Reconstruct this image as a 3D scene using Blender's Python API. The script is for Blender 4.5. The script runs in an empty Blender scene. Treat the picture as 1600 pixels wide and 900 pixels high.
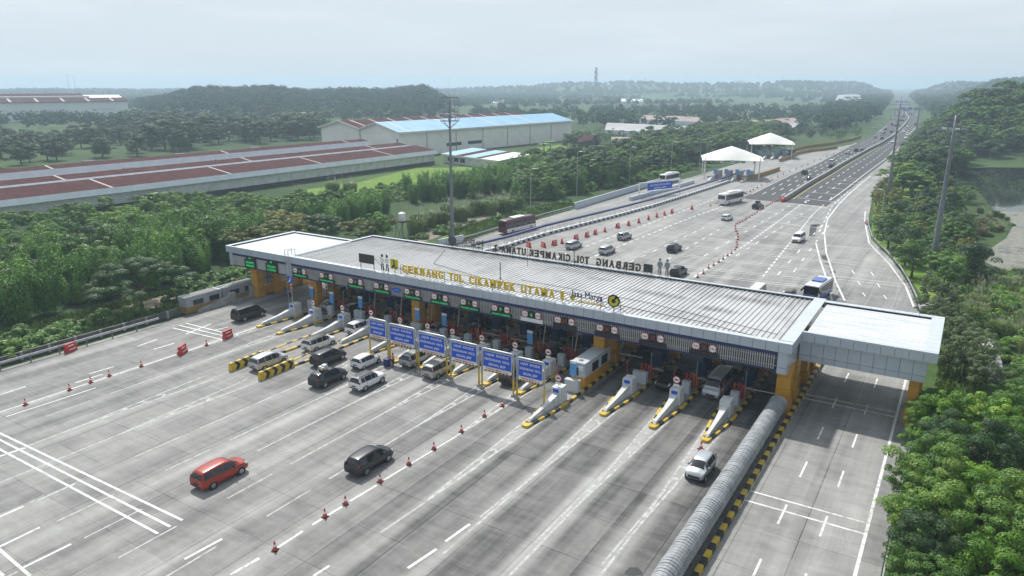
import bpy, bmesh, math, random
import numpy as np
from mathutils import Vector, Matrix
random.seed(7); rng = np.random.default_rng(11)
S = bpy.context.scene
COL = S.collection
R = math.radians
# ------------------------------------------------------------------ camera (drone, 32 m above the plaza)
F, CX, CY, HOR, VP1, CAMH = 1132., 800., 450., 133.5, 1538., 32.
def nrm(a): return a / np.linalg.norm(a)
_d = np.array([0, HOR-CY, F]); UPc = np.cross(_d, np.array([1., 0, 0])); UPc = nrm(-UPc if UPc[1] > 0 else UPc)
YC = nrm(np.array([VP1-CX, HOR-CY, F])); XC = np.cross(YC, UPc)
def ray(u, v):
    d = np.array([u-CX, v-CY, F]); return np.array([d@XC, d@YC, d@UPc])
def g(u, v, z=0.):
    """ground point (at height z) seen at photo pixel u,v"""
    d = ray(u, v); t = (z-CAMH)/d[2]; return (d[0]*t, d[1]*t)
def proj(x, y, z):
    p = x*XC+y*YC+(z-CAMH)*UPc
    return CX+F*p[0]/p[2], CY+F*p[1]/p[2], p[2]
def at_dist(u, d):
    """point on the ground at bearing of pixel column u, d metres away"""
    r = ray(u, HOR); h = math.hypot(r[0], r[1]); return r[0]/h*d, r[1]/h*d
cam = bpy.data.cameras.new('camera'); co = bpy.data.objects.new('camera', cam); COL.objects.link(co)
M = Matrix.Identity(4)
for i, ax in enumerate((XC, YC, UPc)):
    M[i][0] = ax[0]; M[i][1] = -ax[1]; M[i][2] = -ax[2]
M[2][3] = CAMH
co.matrix_world = M
cam.sensor_width = 36; cam.lens = 36*F/1600; cam.clip_start = 1; cam.clip_end = 20000
S.camera = co
# ------------------------------------------------------------------ materials
MATS = {}
class NT:
    def __init__(s, m): s.t = m.node_tree; s.t.nodes.clear()
    def n(s, typ, ins=None, **kw):
        nd = s.t.nodes.new(typ)
        for k, v in kw.items(): setattr(nd, k, v)
        for k, v in (ins or {}).items():
            if hasattr(v, 'is_output'): s.t.links.new(v, nd.inputs[k])
            else: nd.inputs[k].default_value = v
        return nd
    def math(s, op, a, b=None, c=None, clamp=False):
        nd = s.t.nodes.new('ShaderNodeMath'); nd.operation = op; nd.use_clamp = clamp
        for i, v in enumerate((a, b, c)):
            if v is None: continue
            if hasattr(v, 'is_output'): s.t.links.new(v, nd.inputs[i])
            else: nd.inputs[i].default_value = v
        return nd.outputs[0]
    def mix(s, f, a, b, blend='MIX'):
        nd = s.t.nodes.new('ShaderNodeMix'); nd.data_type = 'RGBA'; nd.blend_type = blend
        for k, v in ((0, f), (6, a), (7, b)):
            if hasattr(v, 'is_output'): s.t.links.new(v, nd.inputs[k])
            else: nd.inputs[k].default_value = v if k == 0 else tuple(v)[:3]+(1,)
        return nd.outputs[2]
    def noise(s, vec, scale, detail=3, rough=.55):
        return s.n('ShaderNodeTexNoise', {'Vector': vec, 'Scale': scale, 'Detail': detail, 'Roughness': rough}).outputs[0]
    def ramp(s, x, lo, hi, a=0., b=1.):
        return s.n('ShaderNodeMapRange', {0: x, 1: lo, 2: hi, 3: a, 4: b}).outputs[0]
    def out(s, bsdf):
        o = s.n('ShaderNodeOutputMaterial'); s.t.links.new(bsdf, o.inputs[0])
def newmat(name):
    m = bpy.data.materials.new(name); m.use_nodes = True; MATS[name] = m; return m, NT(m)
def pm(name, rgb, rough=.6, metal=0., var=.15, scale=1.5, coat=0., bump=0., stain=None, spec=.5):
    """principled with world-space dirt noise"""
    m, t = newmat(name)
    pos = t.n('ShaderNodeNewGeometry').outputs[0]
    nz = t.noise(pos, scale, 4)
    f = t.ramp(nz, .3, .7, 1-var, 1+var*.5)
    c = t.mix(1., rgb, t.n('ShaderNodeCombineColor', {0: f, 1: f, 2: f}).outputs[0], 'MULTIPLY')
    if stain:
        n2 = t.noise(pos, stain[1], 5, .65)
        c = t.mix(t.ramp(n2, stain[2], stain[2]+.2), c, stain[0])
    p = t.n('ShaderNodeBsdfPrincipled', {'Base Color': c, 'Roughness': rough, 'Metallic': metal, 'Coat Weight': coat, 'Coat Roughness': .08, 'Specular IOR Level': spec})
    if bump:
        b = t.n('ShaderNodeBump', {'Height': t.noise(pos, scale*6, 3), 'Strength': bump, 'Distance': .05})
        t.t.links.new(b.outputs[0], p.inputs['Normal'])
    t.out(p.outputs[0]); return m
def emit(name, rgb, strength):
    m, t = newmat(name)
    t.out(t.n('ShaderNodeBsdfPrincipled', {'Base Color': (.01, .01, .01, 1), 'Emission Color': rgb+(1,), 'Emission Strength': strength}).outputs[0]); return m
# ------------------------------------------------------------------ mesh builder
class MB:
    def __init__(s): s.v = []; s.f = []; s.m = []
    def add(s, vs, fs, mi=0):
        o = len(s.v); s.v += [tuple(map(float, p)) for p in vs]; s.f += [[i+o for i in f] for f in fs]; s.m += [mi]*len(fs); return s
    def box(s, x0, y0, z0, x1, y1, z1, mi=0):
        if x0 > x1: x0, x1 = x1, x0
        if y0 > y1: y0, y1 = y1, y0
        if z0 > z1: z0, z1 = z1, z0
        v = [(x, y, z) for z in (z0, z1) for x, y in ((x0, y0), (x1, y0), (x1, y1), (x0, y1))]
        return s.add(v, [(3, 2, 1, 0), (4, 5, 6, 7), (0, 1, 5, 4), (1, 2, 6, 5), (2, 3, 7, 6), (3, 0, 4, 7)], mi)
    def cbox(s, c, d, mi=0):
        return s.box(c[0]-d[0]/2, c[1]-d[1]/2, c[2]-d[2]/2, c[0]+d[0]/2, c[1]+d[1]/2, c[2]+d[2]/2, mi)
    def beam(s, p0, p1, w, h, mi=0):
        p0, p1 = Vector(p0), Vector(p1); d = (p1-p0)
        if d.length < 1e-6: return s
        d.normalize(); a = d.cross(Vector((0, 0, 1)))
        if a.length < 1e-3: a = Vector((1, 0, 0))
        a.normalize(); b = a.cross(d)
        v = [p+a*sx*w/2+b*sz*h/2 for p in (p0, p1) for sx, sz in ((-1, -1), (1, -1), (1, 1), (-1, 1))]
        return s.add(v, [(3, 2, 1, 0), (4, 5, 6, 7), (0, 1, 5, 4), (1, 2, 6, 5), (2, 3, 7, 6), (3, 0, 4, 7)], mi)
    def tube(s, pts, rad, n=8, mi=0, cap=True):
        pts = [Vector(p) for p in pts]
        if not hasattr(rad, '__len__'): rad = [rad]*len(pts)
        o = []; ref = None
        for i, p in enumerate(pts):
            d = (pts[min(i+1, len(pts)-1)]-pts[max(i-1, 0)]).normalized()
            if ref is None:
                ref = d.cross(Vector((0, 1, 0.01)));  ref = ref if ref.length > .1 else d.cross(Vector((1, 0, 0)))
            a = (ref-d*ref.dot(d)).normalized(); ref = a; b = d.cross(a)
            o += [p+(a*math.cos(2*math.pi*k/n)+b*math.sin(2*math.pi*k/n))*rad[i] for k in range(n)]
        fs = [(i*n+k, i*n+(k+1) % n, (i+1)*n+(k+1) % n, (i+1)*n+k) for i in range(len(pts)-1) for k in range(n)]
        if cap: fs += [tuple(range(n-1, -1, -1)), tuple(range((len(pts)-1)*n, len(pts)*n))]
        return s.add(o, fs, mi)
    def prism(s, poly, z0, z1, mi=0, side=None, bottom=True):
        n = len(poly); ar = sum(poly[i][0]*poly[(i+1) % n][1]-poly[(i+1) % n][0]*poly[i][1] for i in range(n))
        if ar < 0: poly = poly[::-1]
        v = [(p[0], p[1], z0) for p in poly]+[(p[0], p[1], z1) for p in poly]
        s.add(v, [tuple(range(n, 2*n))]+([tuple(range(n-1, -1, -1))] if bottom else []), mi)
        o = len(s.v)-2*n; s.f += [[o+i, o+(i+1) % n, o+n+(i+1) % n, o+n+i] for i in range(n)]; s.m += [mi if side is None else side]*n
        return s
    def extr(s, poly, y0, y1, mi=0, axis='y'):
        """polygon in x,z extruded along y"""
        n = len(poly)
        v = [(p[0], y, p[1]) if axis == 'y' else (y, p[0], p[1]) for y in (y0, y1) for p in poly]
        return s.add(v, [tuple(range(n)), tuple(range(2*n-1, n-1, -1))]+[(i, i+n, (i+1) % n+n, (i+1) % n) for i in range(n)], mi)
    def disc(s, c, r, axis='y', depth=.03, n=20, mi=0):
        c = Vector(c); d = {'x': Vector((1, 0, 0)), 'y': Vector((0, 1, 0)), 'z': Vector((0, 0, 1))}[axis]
        return s.tube([c-d*depth/2, c+d*depth/2], r, n, mi)
    def quad(s, a, b, c, d, mi=0): return s.add([a, b, c, d], [(0, 1, 2, 3)], mi)
    def mesh(s, name, mats, smooth=False):
        me = bpy.data.meshes.new(name); me.from_pydata(s.v, [], s.f)
        for m in (mats if isinstance(mats, (list, tuple)) else [mats]): me.materials.append(MATS[m] if isinstance(m, str) else m)
        me.polygons.foreach_set('material_index', s.m)
        if smooth: me.polygons.foreach_set('use_smooth', [True]*len(s.f))
        me.validate(); 
        bm = bmesh.new(); bm.from_mesh(me); bmesh.ops.recalc_face_normals(bm, faces=bm.faces); bm.to_mesh(me); bm.free()
        me.update(); return me
    def build(s, name, mats, parent=None, smooth=False, loc=None, rz=0):
        return link(s.mesh(name, mats, smooth), name, parent, loc, rz)
def link(me, name, parent=None, loc=None, rz=0):
    o = bpy.data.objects.new(name, me); COL.objects.link(o)
    if parent: o.parent = parent
    if loc: o.location = loc
    o.rotation_euler[2] = rz
    return o
def tag(o, label=None, cat=None, group=None, kind=None):
    if label: o['label'] = label
    if cat: o['category'] = cat
    if group: o['group'] = group
    if kind: o['kind'] = kind
    return o
def thing(name, label, cat, loc=(0, 0, 0), rz=0, group=None):
    o = bpy.data.objects.new(name, None); COL.objects.link(o); o.location = loc; o.rotation_euler[2] = rz
    o.empty_display_size = .3
    return tag(o, label, cat, group)
def dup(root, loc=None, rz=None, label=None, group=None, scale=None):
    kids = {}
    for o in root.children_recursive: kids.setdefault(o.parent, []).append(o)
    def cp(o, par):
        c = o.copy(); COL.objects.link(c)
        if par: c.parent = par
        for k in kids.get(o, []): cp(k, c)
        return c
    r = cp(root, None)
    if loc is not None: r.location = loc
    if rz is not None: r.rotation_euler[2] = rz
    if scale is not None: r.scale = (scale,)*3 if not hasattr(scale, '__len__') else scale
    if label: r['label'] = label
    if group: r['group'] = group
    return r
_tx = {}
def text_mesh(body, h, depth=.02, w=None, mat='white_paint', bold=0.0, align='CENTER', spacing=1.0):
    """lettering in the x,z plane facing -y, cap height h, base at z=0; w squeezes it to that width"""
    key = (body, h, depth, w, mat, bold, align, spacing)
    if key in _tx: return _tx[key]
    cu = bpy.data.curves.new('lettering', 'FONT'); cu.body = body; cu.align_x = align; cu.extrude = depth/2; cu.offset = bold; cu.space_character = spacing
    cu.size = 1; cu.resolution_u = 3
    o = bpy.data.objects.new('lettering', cu); COL.objects.link(o)
    dg = bpy.context.evaluated_depsgraph_get(); me = bpy.data.meshes.new_from_object(o.evaluated_get(dg))
    bpy.data.objects.remove(o); bpy.data.curves.remove(cu)
    n = len(me.vertices); a = np.empty(n*3); me.vertices.foreach_get('co', a); a = a.reshape(-1, 3)
    k = h/.72
    sx = k if w is None else w/max(1e-6, np.ptp(a[:, 0]))
    b = np.stack([a[:, 0]*sx, -a[:, 2], a[:, 1]*k], 1)
    if w is not None and align == 'CENTER': b[:, 0] -= (b[:, 0].min()+b[:, 0].max())/2
    me.vertices.foreach_set('co', b.ravel()); me.materials.clear(); me.materials.append(MATS[mat]); me.update()
    _tx[key] = me; return me
# ------------------------------------------------------------------ palette
pm('white_paint', (.78, .78, .77), .55, var=.08)
pm('white_plain', (.8, .8, .79), .5, var=.05)
pm('grey_paint', (.33, .35, .37), .5, var=.1)
pm('grey_panel', (.47, .52, .58), .38, .15, var=.07, scale=.6)
pm('grey_panel_light', (.56, .60, .64), .4, .1, var=.07, scale=.6)
pm('panel_joint', (.09, .1, .11), .7, var=.1)
pm('dark_grey', (.06, .063, .07), .5, var=.2)
pm('black_paint', (.015, .015, .016), .55, var=.2)
pm('black_rubber', (.012, .012, .012), .8, var=.2)
pm('navy', (.012, .028, .13), .45, var=.12)
pm('louvre', (.5, .49, .48), .5, .2, var=.2, scale=.5)
pm('louvre_back', (.05, .055, .075), .6)
pm('yellow_paint', (.62, .42, .03), .5, var=.22, scale=1.2, stain=((.22, .16, .05), .9, .62))
pm('column_orange', (.60, .30, .018), .42, var=.12, scale=.8)
pm('sign_blue', (.006, .085, .60), .6, var=.05)
pm('pale_blue', (.10, .33, .66), .45, var=.1)
pm('booth_blue', (.012, .05, .12), .45, var=.2)
pm('red_plastic', (.55, .03, .025), .45, var=.2)
pm('cone_red', (.62, .05, .025), .5, var=.15)
pm('red_bollard', (.40, .035, .015), .5, var=.2)
pm('orange_bollard', (.55, .10, .012), .5, var=.2)
pm('brown_wall', (.33, .2, .05), .65, var=.25)
pm('steel', (.42, .44, .45), .4, .7, var=.15)
pm('galv', (.5, .52, .54), .45, .5, var=.18, scale=3)
pm('dull_steel', (.21, .23, .25), .55, .3, var=.2)
pm('concrete_wall', (.36, .36, .34), .85, var=.3, scale=.8, stain=((.13, .125, .11), .5, .55))
pm('concrete_dark', (.13, .13, .12), .9, var=.35, scale=.7)
pm('island_top', (.3, .29, .27), .9, var=.3, scale=1.2)
pm('bulkhead_white', (.62, .63, .63), .65, var=.14, scale=1.5, stain=((.3, .3, .29), 1.3, .6))
pm('letter_yellow', (.72, .5, .02), .4, var=.1)
pm('letter_brown', (.08, .06, .04), .6, var=.2)
pm('logo_yellow', (.60, .52, .02), .45, var=.05)
pm('logo_navy', (.02, .045, .16), .45, var=.05)
pm('olive_black', (.035, .035, .03), .5)
pm('sign_red', (.55, .02, .02), .45, var=.05)
pm('tent_fabric', (.8, .79, .74), .6, var=.04)
pm('rust_roof', (.075, .022, .020), .9, var=.45, scale=.5, stain=((.13, .06, .05), .12, .6), spec=.15)
pm('cover_grey', (.30, .315, .325), .6, .0, var=.35, scale=1.1, stain=((.2, .2, .2), .7, .55))
pm('pale_strip', (.40, .33, .30), .7, var=.2)
pm('shed_grey', (.70, .74, .78), .65, var=.12, scale=.4)
pm('shed_wall', (.66, .68, .67), .75, var=.2, scale=.5, stain=((.32, .26, .2), .35, .62))
pm('shed_base', (.05, .055, .055), .9, var=.3)
pm('cream_wall', (.88, .84, .81), .75, var=.08, scale=.25, stain=((.58, .53, .5), .2, .6))
pm('cream_trim', (.66, .64, .63), .7, var=.1)
pm('blue_roof', (.22, .42, .60), .55, var=.16, scale=.12, stain=((.30, .47, .62), .07, .52))
pm('grey_roof', (.36, .36, .36), .7, var=.25, scale=.1)
pm('pink_roof', (.3, .22, .2), .8, var=.3, scale=.06)
pm('far_white', (.82, .82, .81), .7, var=.1)
pm('dark_opening', (.012, .013, .015), .7)
pm('glass', (.012, .014, .018), .06, var=0., spec=.7)
pm('glass_lit', (.09, .12, .14), .08, var=0., spec=.8)
pm('tyre', (.014, .014, .014), .8, var=.2)
pm('rim', (.42, .43, .44), .3, .8, var=.1)
pm('rim_dark', (.05, .05, .055), .35, .6, var=.1)
pm('lamp_red', (.35, .012, .012), .25, coat=.5, var=.0)
pm('lamp_clear', (.55, .57, .58), .15, coat=.6, var=.0)
pm('trim_black', (.018, .018, .02), .5, var=.1)
pm('plate', (.02, .02, .02), .5)
pm('skin', (.22, .115, .07), .6); pm('vest', (.75, .14, .02), .6); pm('cloth_dark', (.02, .021, .027), .8); pm('bin_blue', (.012, .04, .15), .45)
pm('hair', (.01, .009, .008), .7)
pm('bark', (.12, .095, .07), .9, var=.35, scale=4)
pm('pale_bark', (.25, .22, .18), .9, var=.3, scale=4)
pm('tank_white', (.72, .72, .70), .4)
pm('path_dirt', (.25, .205, .16), .95, var=.25, scale=.5)
for nm, c in dict(red=(.36, .034, .012), graphite=(.035, .034, .037), white=(.76, .76, .76), black=(.012, .012, .014), silver=(.36, .37, .38), champagne=(.42, .41, .38),
                  darkblue=(.02, .03, .06), maroon=(.09, .012, .016), olive=(.2, .2, .03), lightsilver=(.5, .52, .54), brown=(.12, .08, .055), busblue=(.02, .09, .38), teal=(.01, .25, .25), yellow=(.6, .4, .03)).items():
    pm('paint_'+nm, c, .32, .35 if nm in ('graphite', 'silver', 'champagne', 'lightsilver', 'darkblue') else 0., var=.06, coat=.25 if nm in ('black', 'graphite', 'darkblue', 'red', 'maroon') else .5)
emit('led_green', (.01, .50, .13), .62)
emit('led_dimgreen', (.01, .22, .07), .6)
emit('led_red', (.30, .03, .02), .35)
# foliage: leaf colour varies per leaf, per clump (attribute) and per plant
def leafmat(name, a, b, c, trans=.25, rough=.5, spec=.25):
    m, t = newmat(name)
    geo = t.n('ShaderNodeNewGeometry'); rpi = geo.outputs['Random Per Island']
    tint = t.n('ShaderNodeAttribute', attribute_name='tint').outputs['Fac']
    orn = t.n('ShaderNodeObjectInfo').outputs['Random']
    k = t.math('ADD', t.math('MULTIPLY', tint, .75), t.math('MULTIPLY', rpi, .25))
    col = t.mix(k, a, b)
    col = t.mix(t.ramp(t.math('MULTIPLY', orn, t.math('ADD', tint, .3)), .35, 1.1, 0, .75), col, c)
    f = t.ramp(orn, 0, 1, .78, 1.2)
    col = t.mix(1., col, t.n('ShaderNodeCombineColor', {0: f, 1: f, 2: f}).outputs[0], 'MULTIPLY')
    p = t.n('ShaderNodeBsdfPrincipled', {'Base Color': col, 'Roughness': rough, 'Specular IOR Level': spec})
    tr = t.n('ShaderNodeBsdfTranslucent', {'Color': col})
    mx = t.n('ShaderNodeMixShader', {0: trans, 1: p.outputs[0], 2: tr.outputs[0]})
    t.out(mx.outputs[0]); return m
leafmat('leaf_bamboo', (0.063, 0.164, 0.023), (0.173, 0.352, 0.047), (0.230, 0.375, 0.058), .14)
leafmat('leaf_bright', (0.062, 0.165, 0.017), (0.168, 0.325, 0.033), (0.24, 0.36, 0.043), .14)
leafmat('leaf_dark', (0.024, 0.061, 0.019), (0.057, 0.120, 0.033), (0.074, 0.133, 0.035), .08)
leafmat('leaf_mid', (0.051, 0.128, 0.023), (0.133, 0.255, 0.041), (0.175, 0.265, 0.045), .14)
leafmat('leaf_olive', (0.092, 0.135, 0.027), (0.230, 0.245, 0.049), (0.276, 0.245, 0.058), .14)
leafmat('leaf_grey', (0.086, 0.141, 0.051), (0.196, 0.261, 0.099), (0.196, 0.255, 0.086), .14)
leafmat('leaf_pale', (0.110, 0.184, 0.047), (0.276, 0.347, 0.125), (0.313, 0.367, 0.156), .3)
leafmat('leaf_reed', (0.085, 0.152, 0.035), (0.180, 0.258, 0.066), (0.233, 0.258, 0.086), .14)
leafmat('leaf_dry', (.16, .12, .06), (.26, .20, .11), (.22, .2, .1), .25)
leafmat('plume', (.42, .37, .32), (.6, .55, .5), (.5, .45, .4), .4)
leafmat('leaf_far', (0.024, 0.058, 0.030), (0.055, 0.105, 0.048), (0.070, 0.115, 0.055), .1, .9, .05)
# plaza concrete: slabs, joints, traffic streaks, blotches, all in world metres
def concrete():
    m, t = newmat('plaza_concrete')
    pos = t.n('ShaderNodeNewGeometry').outputs[0]
    xyz = t.n('ShaderNodeSeparateXYZ', {0: pos}); x, y = xyz.outputs[0], xyz.outputs[1]
    sx = t.math('DIVIDE', t.math('ADD', x, 400.3), 4.1); sy = t.math('DIVIDE', t.math('ADD', y, 2.), 5.2)
    cell = t.n('ShaderNodeCombineXYZ', {0: t.math('FLOOR', sx), 1: t.math('FLOOR', sy)}).outputs[0]
    cellx = t.n('ShaderNodeCombineXYZ', {0: t.math('FLOOR', sx), 1: t.math('FLOOR', t.math('DIVIDE', sy, 5.))}).outputs[0]
    slab = t.n('ShaderNodeTexWhiteNoise', {'Vector': cell}, noise_dimensions='2D').outputs[0]
    strip = t.n('ShaderNodeTexWhiteNoise', {'Vector': cellx}, noise_dimensions='2D').outputs[0]
    def joint(s, w):
        fr = t.math('FRACT', s); d = t.math('MINIMUM', fr, t.math('SUBTRACT', 1., fr)); return t.ramp(d, w*.5, w, 1., 0.)
    wob = t.noise(pos, .8, 2)
    jx = joint(t.math('ADD', sx, t.math('MULTIPLY', wob, .006)), .011); jy = joint(t.math('ADD', sy, t.math('MULTIPLY', wob, .006)), .0075)
    big = t.noise(pos, .045, 4, .6)
    st = t.n('ShaderNodeMapping', {'Vector': pos, 'Scale': (.62, .028, 1)}); streak = t.noise(st.outputs[0], 1., 5, .6)
    st2 = t.n('ShaderNodeMapping', {'Vector': pos, 'Scale': (2.4, .05, 1)}); fine = t.noise(st2.outputs[0], 1., 4, .6)
    cross = t.n('ShaderNodeMapping', {'Vector': pos, 'Scale': (.35, 1.3, 1)}); wash = t.noise(cross.outputs[0], 1., 4, .65)
    med = t.noise(pos, .33, 6, .68)
    v = t.math('ADD', .272, t.math('MULTIPLY', t.math('SUBTRACT', slab, .5), .03))
    v = t.math('ADD', v, t.math('MULTIPLY', t.math('SUBTRACT', strip, .5), .05))
    v = t.math('ADD', v, t.math('MULTIPLY', t.math('SUBTRACT', big, .5), .20))
    v = t.math('ADD', v, t.math('MULTIPLY', t.math('SUBTRACT', streak, .5), .26))
    v = t.math('ADD', v, t.math('MULTIPLY', t.math('SUBTRACT', fine, .5), .10))
    v = t.math('ADD', v, t.math('MULTIPLY', t.math('SUBTRACT', wash, .5), .15))
    v = t.math('ADD', v, t.math('MULTIPLY', t.math('SUBTRACT', med, .5), .2))
    # tyre film down the middle of every toll lane, strongest before the islands
    lane = t.math('FRACT', t.math('DIVIDE', t.math('ADD', x, 12.25+5.2*40), 5.2))
    ln = t.math('ABSOLUTE', t.math('SUBTRACT', lane, .5)); film = t.ramp(t.math('ADD', ln, t.math('MULTIPLY', t.math('SUBTRACT', streak, .5), .16)), .25, .46, 1., -.55)
    fy = t.math('MULTIPLY', t.ramp(y, 8., 56., .25, 1.), t.ramp(y, 100, 135, 1., .0))
    fx = t.math('MULTIPLY', t.math('ADD', .38, t.ramp(x, -48., -26., 0., .62)), t.ramp(x, -12.9, -12.7, 1., 0.))
    v = t.math('SUBTRACT', v, t.math('MULTIPLY', t.math('MULTIPLY', film, .15), t.math('MULTIPLY', fy, fx)))
    dark = t.ramp(t.noise(pos, .11, 6, .7), .60, .78, 0., .07)
    v = t.math('SUBTRACT', v, dark)
    v = t.math('SUBTRACT', v, t.math('MAXIMUM', t.math('MULTIPLY', jx, t.ramp(t.noise(pos, .2, 2), .3, .6, .05, .15)), t.math('MULTIPLY', jy, t.ramp(t.noise(pos, .13, 3), .40, .60, .015, .13))))
    v = t.math('MAXIMUM', v, .05)
    c = t.n('ShaderNodeCombineColor', {0: v, 1: t.math('MULTIPLY', v, .985), 2: t.math('MULTIPLY', v, .94)}).outputs[0]
    sp = t.math('MAXIMUM', t.ramp(t.noise(pos, 1.7, 2), .75, .80, 0., .5), t.math('MULTIPLY', t.ramp(t.noise(pos, 4.5, 2), .74, .80, 0., .55), t.ramp(t.noise(pos, .09, 3), .48, .6)))
    vo = t.n('ShaderNodeTexVoronoi', {'Vector': t.n('ShaderNodeVectorMath', {0: pos, 1: t.n('ShaderNodeCombineXYZ', {0: t.math('MULTIPLY', t.noise(pos, .5, 4), 3.), 1: t.math('MULTIPLY', t.noise(pos, .6, 4), 3.)}).outputs[0]}, operation='ADD').outputs[0], 'Scale': .085}, feature='DISTANCE_TO_EDGE').outputs[0]
    crk = t.math('MULTIPLY', t.ramp(vo, .001, .0032, 1., 0.), t.ramp(t.noise(pos, .035, 3), .52, .58, 0., .28))
    sp = t.math('MAXIMUM', sp, crk)
    c = t.mix(sp, c, (.06, .055, .05))
    t.out(t.n('ShaderNodeBsdfPrincipled', {'Base Color': c, 'Roughness': .82, 'Specular IOR Level': .3}).outputs[0])
concrete()
def asphalt():
    m, t = newmat('asphalt'); pos = t.n('ShaderNodeNewGeometry').outputs[0]
    st = t.n('ShaderNodeMapping', {'Vector': pos, 'Rotation': (0, 0, -.08), 'Scale': (.5, .012, 1)}); s1 = t.noise(st.outputs[0], 1., 4)
    v = t.math('ADD', .05, t.math('MULTIPLY', t.math('SUBTRACT', s1, .5), .04)); v = t.math('ADD', v, t.math('MULTIPLY', t.math('SUBTRACT', t.noise(pos, .05, 4), .5), .03))
    c = t.n('ShaderNodeCombineColor', {0: v, 1: v, 2: t.math('MULTIPLY', v, 1.03)}).outputs[0]
    t.out(t.n('ShaderNodeBsdfPrincipled', {'Base Color': c, 'Roughness': .8}).outputs[0])
asphalt()
def linepaint():
    m, t = newmat('line_paint'); pos = t.n('ShaderNodeNewGeometry').outputs[0]
    n = t.noise(pos, 2.2, 5, .7); n2 = t.noise(pos, .12, 3)
    c = t.mix(t.ramp(t.math('ADD', n, t.math('MULTIPLY', n2, .5)), .72, .92), (.72, .72, .70), (.36, .36, .34))
    t.out(t.n('ShaderNodeBsdfPrincipled', {'Base Color': c, 'Roughness': .6}).outputs[0])
    m, t = newmat('line_worn'); pos = t.n('ShaderNodeNewGeometry').outputs[0]
    n = t.noise(pos, 1.6, 5, .7); c = t.mix(t.ramp(n, .42, .62), (.50, .50, .48), (.29, .285, .275))
    t.out(t.n('ShaderNodeBsdfPrincipled', {'Base Color': c, 'Roughness': .7}).outputs[0])
linepaint()
pm('line_yellow', (.5, .38, .1), .6, var=.2)
def roofmat():
    m, t = newmat('roof_sheet'); pos = t.n('ShaderNodeNewGeometry').outputs[0]
    st = t.n('ShaderNodeMapping', {'Vector': pos, 'Scale': (1.8, .12, 1)}); s1 = t.noise(st.outputs[0], 1., 5, .65)
    b = t.noise(pos, .13, 6, .7); xyz = t.n('ShaderNodeSeparateXYZ', {0: pos})
    edge = t.ramp(xyz.outputs[1], 80., 88., 0., .09)
    k = t.ramp(t.math('ADD', t.math('ADD', t.math('MULTIPLY', s1, .42), t.math('MULTIPLY', b, .62)), edge), .50, .78, 0., 1.)
    for (bx, by, rx_, ry_) in ((-45, 85.3, 5.5, 1.6), (-39, 83.2, 2.6, 1.), (-30, 80.5, 6, 1.3), (-20, 84, 5, 1.5), (-22, 78, 3, 1.2), (-58, 86, 8, 1.5), (-70, 85, 6, 2)):
        dx = t.math('DIVIDE', t.math('SUBTRACT', xyz.outputs[0], float(bx)), float(rx_)); dy = t.math('DIVIDE', t.math('SUBTRACT', xyz.outputs[1], float(by)), float(ry_)); rr = t.math('SQRT', t.math('ADD', t.math('MULTIPLY', dx, dx), t.math('MULTIPLY', dy, dy)))
        k = t.math('MAXIMUM', k, t.math('MULTIPLY', t.ramp(t.math('ADD', rr, t.math('MULTIPLY', t.math('SUBTRACT', t.noise(pos, .9, 5, .7), .5), 1.8)), .35, 1.1, .85, 0.), t.ramp(s1, .35, .6, .5, 1.)))
    k = t.math('MULTIPLY', k, t.ramp(xyz.outputs[0], -40, -18, .75, 1.))
    c = t.mix(k, (.50, .50, .495), (.14, .138, .135))
    t.out(t.n('ShaderNodeBsdfPrincipled', {'Base Color': c, 'Roughness': .55, 'Metallic': .15}).outputs[0])
    m, t = newmat('white_sheet'); pos = t.n('ShaderNodeNewGeometry').outputs[0]
    wst = t.n('ShaderNodeMapping', {'Vector': pos, 'Scale': (.25, 1.2, 1)}); c = t.mix(t.ramp(t.noise(wst.outputs[0], 1., 5, .65), .42, .7), (.66, .68, .70), (.50, .52, .54))
    t.out(t.n('ShaderNodeBsdfPrincipled', {'Base Color': c, 'Roughness': .4}).outputs[0])
roofmat()
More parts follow.
